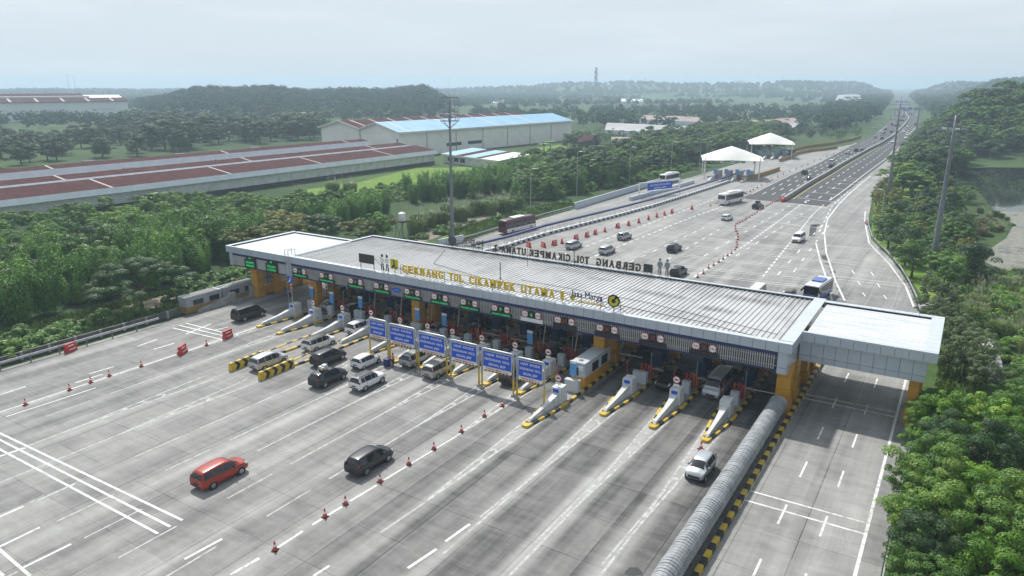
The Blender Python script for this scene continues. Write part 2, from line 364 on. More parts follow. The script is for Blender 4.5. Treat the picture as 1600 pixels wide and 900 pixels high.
def groundmat():
    m, t = newmat('grass_ground'); pos = t.n('ShaderNodeNewGeometry').outputs[0]
    a = t.noise(pos, .03, 5, .6); b = t.noise(pos, .5, 5, .7); c0 = t.noise(pos, .006, 4)
    c = t.mix(t.ramp(b, .3, .7), (.035, .07, .02), (.08, .13, .035))
    c = t.mix(t.ramp(a, .55, .72, 0, .6), c, (.13, .17, .06))
    c = t.mix(t.ramp(c0, .45, .58, 0, .7), c, (.03, .06, .025))
    c = t.mix(t.ramp(t.noise(pos, .11, 5, .7), .62, .74, 0, .55), c, (.17, .14, .09))
    bp = t.n('ShaderNodeBump', {'Height': b, 'Strength': .5, 'Distance': .3})
    p = t.n('ShaderNodeBsdfPrincipled', {'Base Color': c, 'Roughness': .95, 'Specular IOR Level': .2}); t.t.links.new(bp.outputs[0], p.inputs['Normal'])
    t.out(p.outputs[0])
    m, t = newmat('lawn'); pos = t.n('ShaderNodeNewGeometry').outputs[0]
    b = t.noise(pos, .7, 5, .7); c = t.mix(t.ramp(b, .3, .7), (.09, .17, .022), (.17, .28, .04)); c = t.mix(t.ramp(t.noise(pos, .12, 3), .5, .7, 0, .6), c, (.22, .25, .08))
    p = t.n('ShaderNodeBsdfPrincipled', {'Base Color': c, 'Roughness': .95, 'Specular IOR Level': .2})
    bp = t.n('ShaderNodeBump', {'Height': b, 'Strength': .6, 'Distance': .3}); t.t.links.new(bp.outputs[0], p.inputs['Normal']); t.out(p.outputs[0])
    m, t = newmat('pond_water'); pos = t.n('ShaderNodeNewGeometry').outputs[0]
    xyz = t.n('ShaderNodeSeparateXYZ', {0: pos})
    v = t.n('ShaderNodeTexVoronoi', {'Vector': pos, 'Scale': .9}).outputs[0]
    far = t.ramp(xyz.outputs[1], 225., 262., 0., .55)
    pads = t.ramp(t.math('ADD', t.math('ADD', t.noise(pos, .10, 5, .7), t.math('MULTIPLY', t.noise(pos, 1.1, 3, .7), .35)), t.math('MULTIPLY', far, -1.)), .54, .60)
    c = t.mix(pads, (.018, .022, .02), t.mix(t.ramp(v, .1, .5), (.30, .29, .25), (.20, .20, .16)))
    r = t.ramp(pads, 0, 1, .04, .6)
    t.out(t.n('ShaderNodeBsdfPrincipled', {'Base Color': c, 'Roughness': r, 'IOR': 1.33}).outputs[0])
groundmat()
# ------------------------------------------------------------------ setting: ground, plaza, highway, markings, pond
def sheet(name, poly, z, mat, kind='structure', label=None):
    me = bpy.data.meshes.new(name); bm = bmesh.new()
    f = bm.faces.new([bm.verts.new((p[0], p[1], z)) for p in poly]); bmesh.ops.triangulate(bm, faces=[f], ngon_method='BEAUTY'); bmesh.ops.recalc_face_normals(bm, faces=bm.faces)
    if sum(f.normal.z for f in bm.faces) < 0: bmesh.ops.reverse_faces(bm, faces=bm.faces)
    bm.to_mesh(me); bm.free(); me.materials.append(MATS[mat])
    o = link(me, name); o['kind'] = kind; return o
sheet('ground', [(-9000, -400), (7000, -400), (7000, 9000), (-9000, 9000)], -.06, 'grass_ground')
LEFT_B = [(-92.7, -40), (-92.7, 36), (-92.9, 72), (-93.2, 95), g(690, 390), g(760, 366), g(898, 327), g(1000, 297), g(1080, 277), g(1150, 256), g(1215, 242), g(1290, 233), g(1330, 226), g(1366, 211)]
RIGHT_B = [g(1405, 226), g(1406, 245), g(1384, 285), g(1363, 310), g(1356, 345), g(1362, 375), g(1395, 407), g(1420, 443), g(1436, 485), (-1.2, 91), (-1.2, -40)]
sheet('plaza_road', LEFT_B+RIGHT_B, 0, 'plaza_concrete')
HL = [g(*p) for p in ((1158, 310), (1199, 290), (1240, 270), (1270, 258), (1329, 227), (1352, 216.5), (1368, 209), (1382, 198), (1393, 188), (1397, 179), (1399.5, 165), (1402, 152), (1405, 143), (1408, 138.5))]
HM = [g(*p) for p in ((1225, 314), (1262, 290), (1290, 274), (1316, 258), (1357, 235), (1375.5, 226), (1397, 212), (1413, 196), (1420, 186), (1417, 180), (1411, 168), (1407.5, 152), (1408, 143), (1410, 138.5))]
HR = [g(*p) for p in ((1291, 322.7), (1327, 297), (1355, 274), (1391, 247), (1405, 228), (1420, 213), (1432, 200), (1438, 190), (1434, 180), (1424, 170), (1415, 160), (1413, 150), (1412, 143), (1412.5, 138.5))]
HM = [g(1225, 314)]+HM[1:]
def at_y(P, y):
    for a, b in zip(P, P[1:]):
        if a[1] <= y <= b[1]: return a[0]+(b[0]-a[0])*(y-a[1])/(b[1]-a[1])
    return P[0][0] if y < P[0][1] else P[-1][0]
y0 = 236.; yy = [y0]
while yy[-1] < 6200: yy.append(yy[-1]*1.035)
hp = MB(); vv = [(HL[0][0], HL[0][1], .012)]+[(x, y, .012) for x, y in HL[1:] if y < y0-1]+[(at_y(HL, y0), y0, .012), (at_y(HR, y0), y0, .012)]+[(x, y, .012) for x, y in HR[::-1] if y < y0-1]
hp.add(vv, [tuple(range(len(vv)))])
hp.add([(at_y(P, y), y, .012+y*2e-5) for y in yy for P in (HL, HR)], [(2*k, 2*k+1, 2*k+3, 2*k+2) for k in range(len(yy)-1)])
hp.build('highway', 'asphalt')['kind'] = 'structure'
mk = MB(); mw = MB(); ZL = .006; ZK = 0
def strip(p, q, w=.22, z=ZL, m=None):
    a, b = Vector((p[0], p[1], 0)), Vector((q[0], q[1], 0)); d = (b-a); 
    if d.length < .01: return
    d.normalize(); n = Vector((-d.y, d.x, 0))*w/2
    global ZK; ZK += 1; z += (ZK % 11)*.0007
    (m or mk).quad(*[(c.x, c.y, z) for c in (a-n, b-n, b+n, a+n)])
def px(p, q, w=.22, m=None, z=ZL): strip(g(*p), g(*q), w, z, m)
# slow-down bars and dashes in front of the gate
for a, b in (((-40, 658), (285, 813)), ((-40, 667), (266, 823)), ((-40, 681), (247, 834)), ((-40, 825), (47, 900)), ((-60, 850), (6, 900)), ((270, 512.5), (352, 532)), ((280, 508.5), (358, 527)), ((290, 505), (362, 523))): px(a, b, .21, z=.014)
for a, b in (((0, 713), (40, 700)), ((57, 782), (117, 756)), ((0, 807), (37, 791)), ((0, 854), (62, 824)), ((36, 887), (111, 850)), ((288, 874), (347, 842)), ((360, 898), (405, 873)), ((490, 900), (515, 884)), ((637, 888), (682, 858)), ((696, 846), (734, 819)),
             ((140, 584), (178, 573)), ((118, 598), (160, 585)), ((0, 617), (40, 604)), ((290, 522), (330, 506)), ((335, 516), (356, 511)), ((215, 541), (246, 530)), ((240, 546), (273, 536)), ((424, 862), (473, 830)), ((488, 820), (534, 792)), ((547, 783), (589, 758)), ((405, 872), (360, 898))): px(a, b, .22)
for a, b in (((0, 644), (300, 546)), ((300, 546), (420, 505)), ((10, 651), (150, 606)), ((600, 750), (722, 676)), ((722, 676), (797, 629))): px(a, b, .16)
for a, b in (((595, 832), (745, 730)), ((750, 808), (800, 768)), ((940, 883), (1040, 765)), ((842, 842), (955, 730))): px(a, b, .16, mw)
ISL = [-17.3, -22.5, -27.75, -33.05, -37.65, -42.1, -46.8, -51.2, -55.1, -59.6, -65.0, -69.9, -75.0, -79.6]
for i, x in enumerate(ISL):
    y = {3: 55., 10: 44, 11: 42.}.get(i, 61.); n = 15 if i < 4 else 11
    for s in (-1, 1): strip((x+s*.85, y+4.5), (x, y-n), .2, ZL, mw)
    for k in range(4):
        yy = y-1.2-k*2.1; hw = .85*(yy-(y-n))/(n+4.5)
        if hw > .12: strip((x-hw, yy-.5), (x, yy+.35), .22, ZL+.004, mw); strip((x+hw, yy-.5), (x, yy+.35), .22, ZL+.004, mw)
    if i > 4:
        strip((x, y-n), (x, y-n-12), .18, ZL, mw)
        for k in range(4): strip((x, y-n-14-k*9), (x, y-n-18.5-k*9), .16, ZL, mw)
    if i in (0, 1, 2): strip((x, y-n), (x, y-n-11), .2, ZL, mw)
# the two-lane road by the right edge
for x in (-8.5, -5.5):
    for k in range(-6, 6): strip((x, 51.4+k*8.05), (x, 54.5+k*8.05), .17)
strip((-2.55, -30), (-2.75, 95), .24); strip((-11.55, 52), (-11.65, 92), .16)
for y in (53.4, 55.0, 76.6, 77.8): strip((-11.5, y), (-2.8, y+.1), .2, .01)
# markings behind the gate
def dash(P, n, f=.5, w=.3, m=None, jit=0):
    """n dashes along a polyline of photo pixels"""
    P = [g(*p) for p in P]; L = [0]
    for a, b in zip(P, P[1:]): L.append(L[-1]+math.dist(a, b))
    def pt(s):
        for i in range(len(P)-1):
            if s <= L[i+1]+1e-6: t = (s-L[i])/(L[i+1]-L[i]); return (P[i][0]+(P[i+1][0]-P[i][0])*t, P[i][1]+(P[i+1][1]-P[i][1])*t)
        return P[-1]
    for k in range(n): strip(pt(L[-1]*k/n), pt(L[-1]*(k+f)/n), w, ZL, m)
dash([(852, 408), (1112, 313), (1162, 306)], 34, .55, .3); dash([(905, 410), (1090, 336), (1180, 305)], 34, .6, .35); dash([(1084, 433), (1166, 382), (1262, 312)], 38, .62, .35)
dash([(1192, 432), (1270, 335), (1290, 317)], 34, .62, .35); dash([(962, 420), (1108, 352)], 9, .4, .25); dash([(1010, 425), (1130, 355)], 9, .4, .25); dash([(1100, 400), (1240, 318)], 11, .35, .25); dash([(1150, 400), (1260, 330)], 9, .35, .25)
dash([(1215, 430), (1290, 345)], 6, .3, .25); dash([(1240, 425), (1300, 345)], 6, .3, .25)
for P in ([(1320, 470), (1306, 440), (1291, 395), (1288, 365), (1293, 342), (1310, 320), (1330, 300), (1360, 275)], [(1300, 470), (1293, 440), (1281, 405), (1275, 380)], [(1428, 480), (1415, 447), (1390, 413), (1358, 380), (1351, 345), (1352, 330)]):
    for a, b in zip(P, P[1:]): px(a, b, .3)
dash([(1280, 362), (1300, 322), (1335, 290)], 14, .5, .3)
for k, (a, b) in enumerate((((1105, 372), (1290, 392)), ((1085, 385), (1290, 407)), ((1060, 397), (1295, 424)), ((1040, 412), (1300, 440)), ((1030, 420), (1300, 452)), ((1130, 352), (1285, 372)), ((1150, 340), (1285, 357)), ((1180, 329), (1292, 343)), ((1215, 320), (1296, 331)))):
    for j in range(1 if k > 4 else 2): px((a[0], a[1]+j*2.6), (b[0], b[1]+j*2.6), .17, z=.014)
px((1290, 383), (1372, 390), .18); px((1302, 410), (1385, 420), .18); px((1306, 432), (1405, 443), .18); px((1306, 436), (1405, 447), .18)
for x, y in ((1331, 425), (1361, 428), (1340, 442), (1371, 446), (1348, 460), (1381, 464)): px((x, y-3), (x+4, y+3), .2)
# highway: lane dashes and edge lines that follow the bend
for f, P, Q in ((.28, HL, HM), (.52, HL, HM), (.76, HL, HM), (.33, HM, HR), (.62, HM, HR)):
    y = 228
    while y < 1100:
        xa = [at_y(P, yy)+(at_y(Q, yy)-at_y(P, yy))*f for yy in (y, y+5)]
        strip((xa[0], y), (xa[1], y+5), .3, .02); y += 12 if y < 600 else 20
for f, P, Q, m in ((.04, HL, HM, mk), (.9, HM, HR, mk)):
    y = 226
    while y < 900: strip((at_y(P, y)+(at_y(Q, y)-at_y(P, y))*f, y), (at_y(P, y+20)+(at_y(Q, y+20)-at_y(P, y+20))*f, y+20), .3, .02, m); y += 20
for a, b in (((1237, 318), (1293, 325)), ((1247, 309), (1316, 317)), ((1263, 300), (1316, 305)), ((1293, 293), (1327, 297)), ((1304, 286), (1342, 289)), ((1312, 282), (1347, 284)), ((1318, 278), (1349, 280))): px(a, b, .35, z=.022)
dash([(1254, 320), (1287, 297)], 9, .6, .35); dash([(1290, 322), (1307, 297)], 9, .6, .35)
mk.build('lane_markings', 'line_paint')['kind'] = 'structure'; mw.build('worn_lane_markings', 'line_worn')['kind'] = 'structure'
my = MB()
for s in (-1.6, 1.6):
    y = 222
    while y < 800: strip((at_y(HM, y)+s, y), (at_y(HM, y+20)+s, y+20), .3, .02, my); y += 20
my.build('yellow_edge_lines', 'line_yellow')['kind'] = 'structure'
# dark asphalt repairs in the plaza
rp = MB()
for q in (((1266, 352), (1277, 352), (1273, 370), (1264, 369)), ((1283, 399), (1291, 399), (1294, 407), (1286, 406)), ((1297, 423), (1305, 423), (1306, 427), (1298, 427)), ((1301, 434), (1308, 434), (1309, 437), (1302, 437)), ((1288, 411), (1298, 412), (1299, 414), (1290, 413)), ((1307, 450), (1313, 450), (1313, 452), (1307, 452)), ((1266, 351), (1281, 350), (1281, 353), (1270, 353))):
    rp.quad(*[g(*p)+(.009,) for p in q])
pts = [g(990+13*math.cos(a)*(1+.25*math.sin(3*a)), 893+8*math.sin(a)*(1+.2*math.cos(2*a))) for a in np.linspace(0, 6.28, 15)[:-1]]
rp.add([(p[0], p[1], .009) for p in pts], [tuple(range(len(pts)))])
rp.build('asphalt_patches', 'asphalt')['kind'] = 'structure'
# dirt path, lawns, pond
sheet('dirt_path', [g(*p) for p in ((0, 532), (150, 492), (225, 470), (330, 440), (420, 410), (640, 371), (690, 355), (735, 337), (790, 325), (800, 330), (740, 347), (690, 368), (650, 382), (420, 428), (330, 452), (230, 486), (150, 508), (0, 548))], -.045, 'path_dirt')
sheet('lawn', [g(*p) for p in ((470, 297), (560, 285), (650, 262), (700, 262), (790, 255), (830, 232), (905, 222), (960, 230), (930, 238), (880, 246), (830, 262), (760, 282), (640, 300), (520, 320))], -.04, 'lawn')
sheet('verge', [g(*p) for p in ((690, 386), (760, 356), (835, 338), (900, 318), (890, 312), (800, 333), (740, 352), (690, 370))], -.035, 'lawn')
sheet('right_verge', [g(*p) for p in ((1360, 375), (1395, 405), (1425, 440), (1460, 490), (1500, 480), (1480, 440), (1440, 400), (1420, 330), (1440, 300), (1420, 262), (1398, 280), (1366, 318))], -.035, 'lawn')
sheet('pond', [g(*p) for p in ((1492, 264), (1540, 261), (1700, 262), (1990, 300), (1990, 470), (1600, 428), (1560, 420), (1538, 408), (1548, 388), (1572, 372), (1585, 350), (1560, 338), (1545, 318), (1530, 300), (1512, 284), (1498, 272))], -.03, 'pond_water')
sheet('pond_bank', [g(*p) for p in ((1480, 262), (1480, 252), (1700, 250), (1990, 285), (1990, 300), (1700, 262.3), (1540, 261.3), (1500, 264.5))], -.025, 'grass_ground')
# ------------------------------------------------------------------ the gate canopy
YF, YB, XL, XR = 69.7, 88.0, -96.4, -12.0
gate = thing('toll_gate', 'long grey canopy over the toll lanes on orange columns, with white roofs at both ends', 'toll gate', (-54, 79, 0))
def gp(mb, name, mats, label=None, par=None, smooth=False):
    o = mb.build(name, mats, par or gate, smooth); 
    if par is None: o.location = (54, -79, 0)
    return tag(o, label)
b = MB(); b.box(-82.4, YF+.5, 7.2, XR-.9, YB-.3, 7.72)
x = -82.0
while x < XR-1.2:
    b.extr([(x-.13, 7.715), (x+.13, 7.715), (x+.06, 7.82), (x-.06, 7.82)], YF+.55, YB-.35); x += .56
gp(b, 'main_roof', 'roof_sheet', 'ribbed metal roof sheet, weathered with dark dirt')
b = MB(); b.box(XL+.6, YF+.25, 7.0, -82.4, 83.1, 7.8)
x = XL+1
while x < -82.6: b.extr([(x-.05, 7.795), (x+.05, 7.795), (x, 7.83)], YF+.3, 83.0); x += .8
b2 = MB(); b2.box(-11.7, 74.65, 7.0, -1.2, 86.6, 7.8)
y = 75.4
while y < 86.3: b2.extr([(y-.04, 7.795), (y+.04, 7.795), (y, 7.83)], -11.65, -1.25, axis='x'); y += .75
for bb, l in ((b, 'bright white sheet roof at the left end'), (b2, 'bright white sheet roof at the right end')): gp(bb, 'wing_roof', 'white_sheet', l)
def panels(b, p0, p1, z0, z1, n, out, gap=.035, th=.12, rows=1, zs=None):
    """cladding panels with open joints between p0 and p1 (x,y); out = outward unit (x,y)"""
    zs = zs or [z0+(z1-z0)*k/rows for k in range(rows+1)]
    ux, uy = (p1[0]-p0[0])/n, (p1[1]-p0[1])/n; L = math.hypot(ux, uy)
    for i in range(n):
        for za, zb in zip(zs, zs[1:]):
            a = (p0[0]+ux*(i+gap/L/2), p0[1]+uy*(i+gap/L/2)); c = (p0[0]+ux*(i+1-gap/L/2), p0[1]+uy*(i+1-gap/L/2))
            q = [a, c, (c[0]-out[0]*th, c[1]-out[1]*th), (a[0]-out[0]*th, a[1]-out[1]*th)]
            b.prism(q, za+gap/2, zb-gap/2)
b = MB(); bb = MB()
panels(b, (XL, YF), (XR, YF), 7.05, 8.0, 68, (0, -1)); panels(b, (-82.6, YB), (XR, YB), 7.05, 8.0, 57, (0, 1)); panels(b, (XL, YF+.02), (XL, 83.4), 7.05, 8., 11, (-1, 0)); panels(b, (XL+.02, 83.4), (-82.4, 83.4), 7.05, 8., 11, (0, 1)); panels(b, (-82.6, 83.5), (-82.6, YB), 7.05, 8., 4, (-1, 0))
panels(b, (XR, YF+.02), (XR, 74.3), 7.05, 8., 4, (1, 0)); panels(b, (XR, 87.4), (XR, YB), 7.05, 8., 1, (1, 0))
panels(b, (XR+.02, 74.3), (0, 74.3), 7.05, 8., 10, (0, -1)); panels(b, (0, 74.32), (0, 87.4), 7.05, 8., 11, (1, 0)); panels(b, (XR, 87.4), (0, 87.4), 7.05, 8., 10, (0, 1))
panels(b, (XR-.2, 74.9), (-.75, 74.9), 0, 0, 10, (0, -1), zs=[4.75, 5.4, 7.0]); panels(b, (-.75, 74.9), (-.75, 87.), 0, 0, 10, (1, 0), zs=[4.75, 5.4, 7.0]); panels(b, (-1.0, 86.9), (XR-.2, 86.9), 0, 0, 9, (0, 1), zs=[4.75, 5.4, 7.0])
panels(b, (-12.35, 69.98), (-12.35, 74.9), 0, 0, 4, (1, 0), zs=[4.75, 5.4, 7.0])
panels(b, (-13.3, 69.95), (-12.45, 69.95), 0, 0, 1, (0, -1), zs=[4.75, 5.4, 7.0]); panels(b, (-82.9, 69.84), (-81.9, 69.84), 5.0, 7.0, 1, (0, -1)); panels(b, (-95.9, 69.84), (-95.1, 69.84), 5.0, 7.0, 1, (0, -1)); panels(b, (-95.6, 69.95), (-95.6, 82.5), 5., 7., 9, (-1, 0))
gp(b, 'cladding', 'grey_panel', 'grey metal cladding panels with open joints')
b = MB()  # dark core behind the joints, soffit
b.box(XL+.1, YF+.1, 7.1, XR-.1, YF+.25, 7.85); b.box(-82.5, YB-.25, 7.1, XR-.1, YB-.1, 7.85); b.box(XL+.1, 83.15, 7.1, -82.5, 83.3, 7.85); b.box(-11.9, 74.4, 7.1, -.1, 74.55, 7.85); b.box(-12.3, 75.0, 4.8, -.85, 75.1, 6.98); b.box(-.97, 75.1, 4.8, -.87, 86.8, 6.98); b.box(-12.55, 70.5, 4.8, -12.45, 75., 6.98)
b.box(XL+.1, YF+.1, 7.1, XL+.25, 83.3, 7.85); b.box(-.25, 74.5, 7.1, -.1, 87.3, 7.85); b.box(XR-.25, YF+.3, 7.1, XR-.1, 74.4, 7.85); b.box(-11.9, 87.1, 7.1, -.1, 87.25, 7.85)
gp(b, 'fascia_core', 'panel_joint')
b = MB(); b.box(-82.4, YF+.6, 6.9, XR-.5, YB-.6, 7.0); b.box(XL+.9, YF+.6, 6.8, -82.4, 83.0, 6.9); b.box(-11.5, 75.2, 6.6, -1.2, 86.3, 6.7)
gp(b, 'soffit', 'grey_paint')
b = MB()  # copings: pale cap pieces with joints
def coping(p0, p1, w, n, z=8.0):
    ux, uy = (p1[0]-p0[0])/n, (p1[1]-p0[1])/n; L = math.hypot(ux, uy); nx, ny = -uy/L*w, ux/L*w
    for i in range(n):
        e = .012/L; a = (p0[0]+ux*(i+e), p0[1]+uy*(i+e)); c = (p0[0]+ux*(i+1-e), p0[1]+uy*(i+1-e))
        b.prism([a, c, (c[0]+nx, c[1]+ny), (a[0]+nx, a[1]+ny)], z-.02, z+.05)
coping((-82.4, YF), (XR, YF), .7, 57); coping((XL, YF), (-82.4, YF), .3, 11); coping((XR, YB), (-82.4, YB), .45, 56); coping((XR, YF+.82), (XR, YB-.47), 1.25, 14); coping((XR+.05, 74.3), (0, 74.3), .35, 10); coping((0, 74.7), (0, 86.6), 1.2, 9); coping((0, 87.4), (XR+.05, 87.4), .75, 10); coping((XL, 83.4), (XL, YF+.32), .6, 11); coping((-82.7, 83.4), (XL+.92, 83.4), .5, 11); coping((-82.6, YB-.5), (-82.6, 71), .45, 13)
gp(b, 'coping', 'grey_panel_light')
b = MB(); b.box(XL+1.0, 69.86, 6.66, -13.3, 69.98, 7.05); b.box(XL+1.0, 69.86, 5.0, -13.3, 69.97, 5.14); b.box(-82.4, YB-.75, 5.0, -13.3, YB-.65, 5.14); b.box(-82.4, YB-.75, 6.66, -13.3, YB-.65, 7.05)
gp(b, 'trim_band', 'navy', 'dark blue trim along the top and foot of the louvres')
b = MB(); b2 = MB(); b2.box(XL+1.1, 70.1, 5.1, -13.3, 70.2, 6.75); b2.box(-82.4, YB-.95, 5.1, -13.3, YB-.85, 6.75)
x = -81.8
while x < -13.5: b.box(x-.045, 69.92, 5.15, x+.045, 70.0, 6.72); x += .225
x = -95.
while x < -83: b.box(x-.08, 69.92, 5.15, x+.08, 70.0, 6.72); x += .19
for z in (5.5, 6.3): b.box(-81.8, 70.0, z, -13.4, 70.05, z+.05)
x = -82.
while x < -13.5: b.box(x-.05, YB-.84, 5.15, x+.05, YB-.76, 6.72); x += .3
gp(b, 'louvres', 'louvre', 'vertical pale louvre slats'); gp(b2, 'louvre_backing', 'louvre_back')
# columns: paired orange shafts, low walls and lattice infill between them
def column(x, y, w=1.35, d=1.2, h=5.1, base=True):
    b = MB(); b.box(x-w/2, y-d/2, .15, x+w/2, y+d/2, h)
    zz = 1.9
    for z in (1.3, 2.6, 3.9): b.box(x-w/2-.012, y-d/2-.012, z, x+w/2+.012, y+d/2+.012, z+.03, 1)
    if base: b.box(x-w/2-.12, y-d/2-.1, 0, x+w/2+.12, y+d/2+.1, 1.3)
    return gp(b, 'column', ['column_orange', 'panel_joint'])
for x in (-92.2, -79.6, -60.2, -33.2, -12.8):
    for y in ((72.2, 75.6, 81.5, 85.5) if x > -90 else (71.8, 75.2, 80.8)): column(x, y)
for y in (76.2, 80., 85.4): column(-1.6, y, .9, .9, 4.9)
for x, ya, yb in ((-92.3, 71.8, 82), (-79.6, 72.2, 85.5), (-12.8, 72.2, 80)):
    b = MB(); b.box(x-.3, ya, .1, x+.3, yb, 1.45); gp(b, 'low_wall', 'column_orange')
    b = MB()
    for k in range(int((yb-ya)/1.3)):
        b.box(x-.05, ya+.6+k*1.3, 1.45, x+.05, ya+.68+k*1.3, 5.0)
    for z in (2.6, 3.8): b.box(x-.04, ya+.5, z, x+.04, yb, z+.07)
    b.box(x-.012, ya+.5, 1.5, x+.012, yb, 5., 1) if x < -90 else None
    if x > -90:
        for k in range(int((yb-ya)/.28)): b.beam((x, ya+.5+k*.28, 1.5), (x, min(yb, ya+.5+k*.28+1.9), 4.9), .03, .05, 1)
    gp(b, 'lattice_screen', ['dark_grey', 'louvre'])
# roof lettering, each letter a part on a welded frame
SG = thing('roof_sign', 'yellow roof letters along the front canopy edge reading GERBANG TOL CIKAMPEK UTAMA 1', 'sign', (-49, 70.35, 8.05))
def letters(root, words, h, z0, mat, flip=False, depth=.16):
    for wd, xa, xb in words:
        n = len(wd); 
        for i, ch in enumerate(wd):
            wide = {'I': .3, '1': .3, 'M': 1.15}.get(ch, 1.); adv = [({'I': .45, '1': .45, 'M': 1.2}.get(c, 1.)) for c in wd]
            c0 = sum(adv[:i])+adv[i]/2; xx = xa+(xb-xa)*c0/sum(adv); xx = xb-(xb-xa)*c0/sum(adv) if flip else xx; lw = (xb-xa)/sum(adv)*.78*(wide if ch != 'I' and ch != '1' else .28)
            me = text_mesh(ch, h, depth, lw, mat, .042)
            o = link(me, 'letter', root, ((xx-root.location.x)*(-1 if flip else 1), 0, z0))
def frame(root, xa, xb, z1, mat, n, flip=1):
    b = MB()
    for z in (.35, z1): b.beam((xa-root.location.x, .1*flip, z), (xb-root.location.x, .1*flip, z), .045, .045)
    for k in range(n+1):
        xx = xa+(xb-xa)*k/n-root.location.x; b.beam((xx, .1*flip, -.1), (xx, .1*flip, z1), .05, .05)
        if k % 2 == 0: b.beam((xx, .1*flip, z1*.7), (xx+.3, 1.3*flip, -.3), .04, .04)
    return b.build('sign_frame', 'dark_grey', root)
WORDS = [('GERBANG', -61.2, -54.3), ('TOL', -53.6, -51.2), ('CIKAMPEK', -50.5, -43.6), ('UTAMA', -43.0, -38.3), ('1', -37.8, -37.0)]
letters(SG, WORDS, .98, .4, 'letter_yellow'); frame(SG, -61.5, -30.2, 1.3, 'dark_grey', 13)
BS = thing('roof_sign', 'brown roof letters reading GERBANG TOL CIKAMPEK UTAMA 2, seen reversed along the rear edge', 'sign', (-47, 87.8, 8.05))
WB = [('GERBANG', -41.6, -34.9), ('TOL', -44.9, -42.5), ('CIKAMPEK', -52.3, -45.4), ('UTAMA', -57.0, -52.7), ('2', -58.3, -57.6)]
BS.rotation_euler[2] = math.pi; letters(BS, [(w, a, b_) for w, a, b_ in WB], 1.0, .25, 'letter_brown', True)
for o in BS.children: pass
b = MB()
for z in (.3, 1.1): b.beam((-13, .1, z), (20, .1, z), .04, .04)
for k in range(12): b.beam((-13+k*3, .1, -.1), (-13+k*3, .1, 1.2), .045, .045); b.beam((-13+k*3, .1, .9), (-13+k*3, 1.2, -.2), .035, .035)
b.build('sign_frame', 'dark_grey', BS)
lg = thing('company_sign', 'dark blue lettering Jasa Marga over a small yellow line, on the front roof edge', 'sign', (-34.3, 70.35, 8.05))
link(text_mesh('Jasa Marga', .78, .1, 3.9, 'logo_navy'), 'lettering', lg, (0, 0, .95))
link(text_mesh('Connecting Indonesia', .36, .08, 3.3, 'letter_yellow'), 'tagline', lg, (.35, 0, .42))
b = MB(); b.extr([(-1.75, .35), (-1.45, .75), (-1.3, 1.1), (-1.55, .95), (-1.8, 1.15), (-2.05, .95), (-2.2, 1.1), (-2.05, .7)], -.05, .05); b.build('emblem', 'logo_yellow', lg)
lgb = thing('company_sign', 'brown lettering Jasa Marga on the rear roof edge, seen reversed from behind', 'sign', (-62, 87.8, 8.05), math.pi)
link(text_mesh('Jasa Marga', .7, .1, 3.8, 'letter_brown'), 'lettering', lgb, (0, 0, .95)); link(text_mesh('Connecting Indonesia', .3, .08, 3.3, 'letter_brown'), 'tagline', lgb, (0, 0, .35))
b = MB(); [b.beam((x, .08, -.1), (x, .08, 1.5), .05, .05) for x in (-1.7, 0, 1.7)]; b.beam((-2, .08, .85), (2, .08, .85), .05, .05); b.build('sign_frame', 'dark_grey', lgb)
def roundlogo(name, label, x, y, z, r, mats, back=False):
    t = thing(name, label, 'sign', (x, y, 8.05))
    b = MB(); b.disc((0, 0, z), r, 'y', .12, 28); b.build('disc', mats[0], t)
    if not back:
        b = MB(); n = 24; a0, a1 = R(75), R(400)
        for k in range(n):
            a, c = a0+(a1-a0)*k/n, a0+(a1-a0)*(k+1)/n
            b.quad((r*.8*math.cos(a), -.07, z+r*.8*math.sin(a)), (r*.8*math.cos(c), -.07, z+r*.8*math.sin(c)), (r*.34*math.cos(c), -.07, z+r*.34*math.sin(c)), (r*.34*math.cos(a), -.07, z+r*.34*math.sin(a)))
        b.build('ring', mats[1], t)
    b = MB(); b.beam((0, .1, -.1), (0, .1, z), .07, .07); b.beam((.5, .1, z-.5), (1.0, 1.3, -.3), .05, .05); b.build('post', 'dark_grey', t)
roundlogo('round_emblem', 'round black and yellow emblem at the right end of the front roof sign', -31., 70.35, 1.2, .72, ('black_paint', 'logo_yellow'))
roundlogo('round_emblem', 'plain dark disc standing on the rear roof edge near the left', -66.0, 87.8, .95, .75, ('dark_grey', ''), True)
t = thing('ministry_sign', 'square yellow board with black curved emblem, left of the yellow roof letters', 'sign', (-62.5, 70.35, 8.05))
b = MB(); b.box(-.62, -.06, .6, .62, .06, 1.95); b.build('board', 'logo_yellow', t)
b = MB(); b.extr([(-.5, 1.85), (-.25, 1.85), (-.05, 1.6), (-.05, 1.2), (-.3, 1.05), (-.45, .7), (-.3, .68), (-.02, .95), (.2, .7), (.5, .68), (.5, .82), (.25, .9), (.12, 1.2), (.12, 1.7), (-.1, 1.9)], -.075, -.062); b.build('emblem', 'black_paint', t)
b = MB(); b.beam((0, .1, -.1), (0, .1, .8), .06, .06); b.beam((.4, .1, 1.), (1.2, 1.2, -.2), .05, .05); b.build('post', 'dark_grey', t)
t = thing('blank_board', 'plain dark billboard on two posts standing on the front roof edge', 'sign', (-67.4, 70.35, 8.05))
b = MB(); b.box(-1.35, -.06, .75, 1.35, .06, 2.0); b.build('board', 'olive_black', t)
b = MB(); b.beam((1.3, .1, 1.6), (2.6, .9, -.2), .05, .05); b.build('stay', 'dark_grey', t)
for s in (-1, 1): b = MB(); b.beam((s*1.2, .1, -.1), (s*1.2, .1, 1.9), .07, .07); b.build('post', 'dark_grey', t)
t = thing('blank_board', 'plain dark board standing on the rear roof edge beside the two figure cutouts', 'sign', (-34.0, 87.8, 8.05))
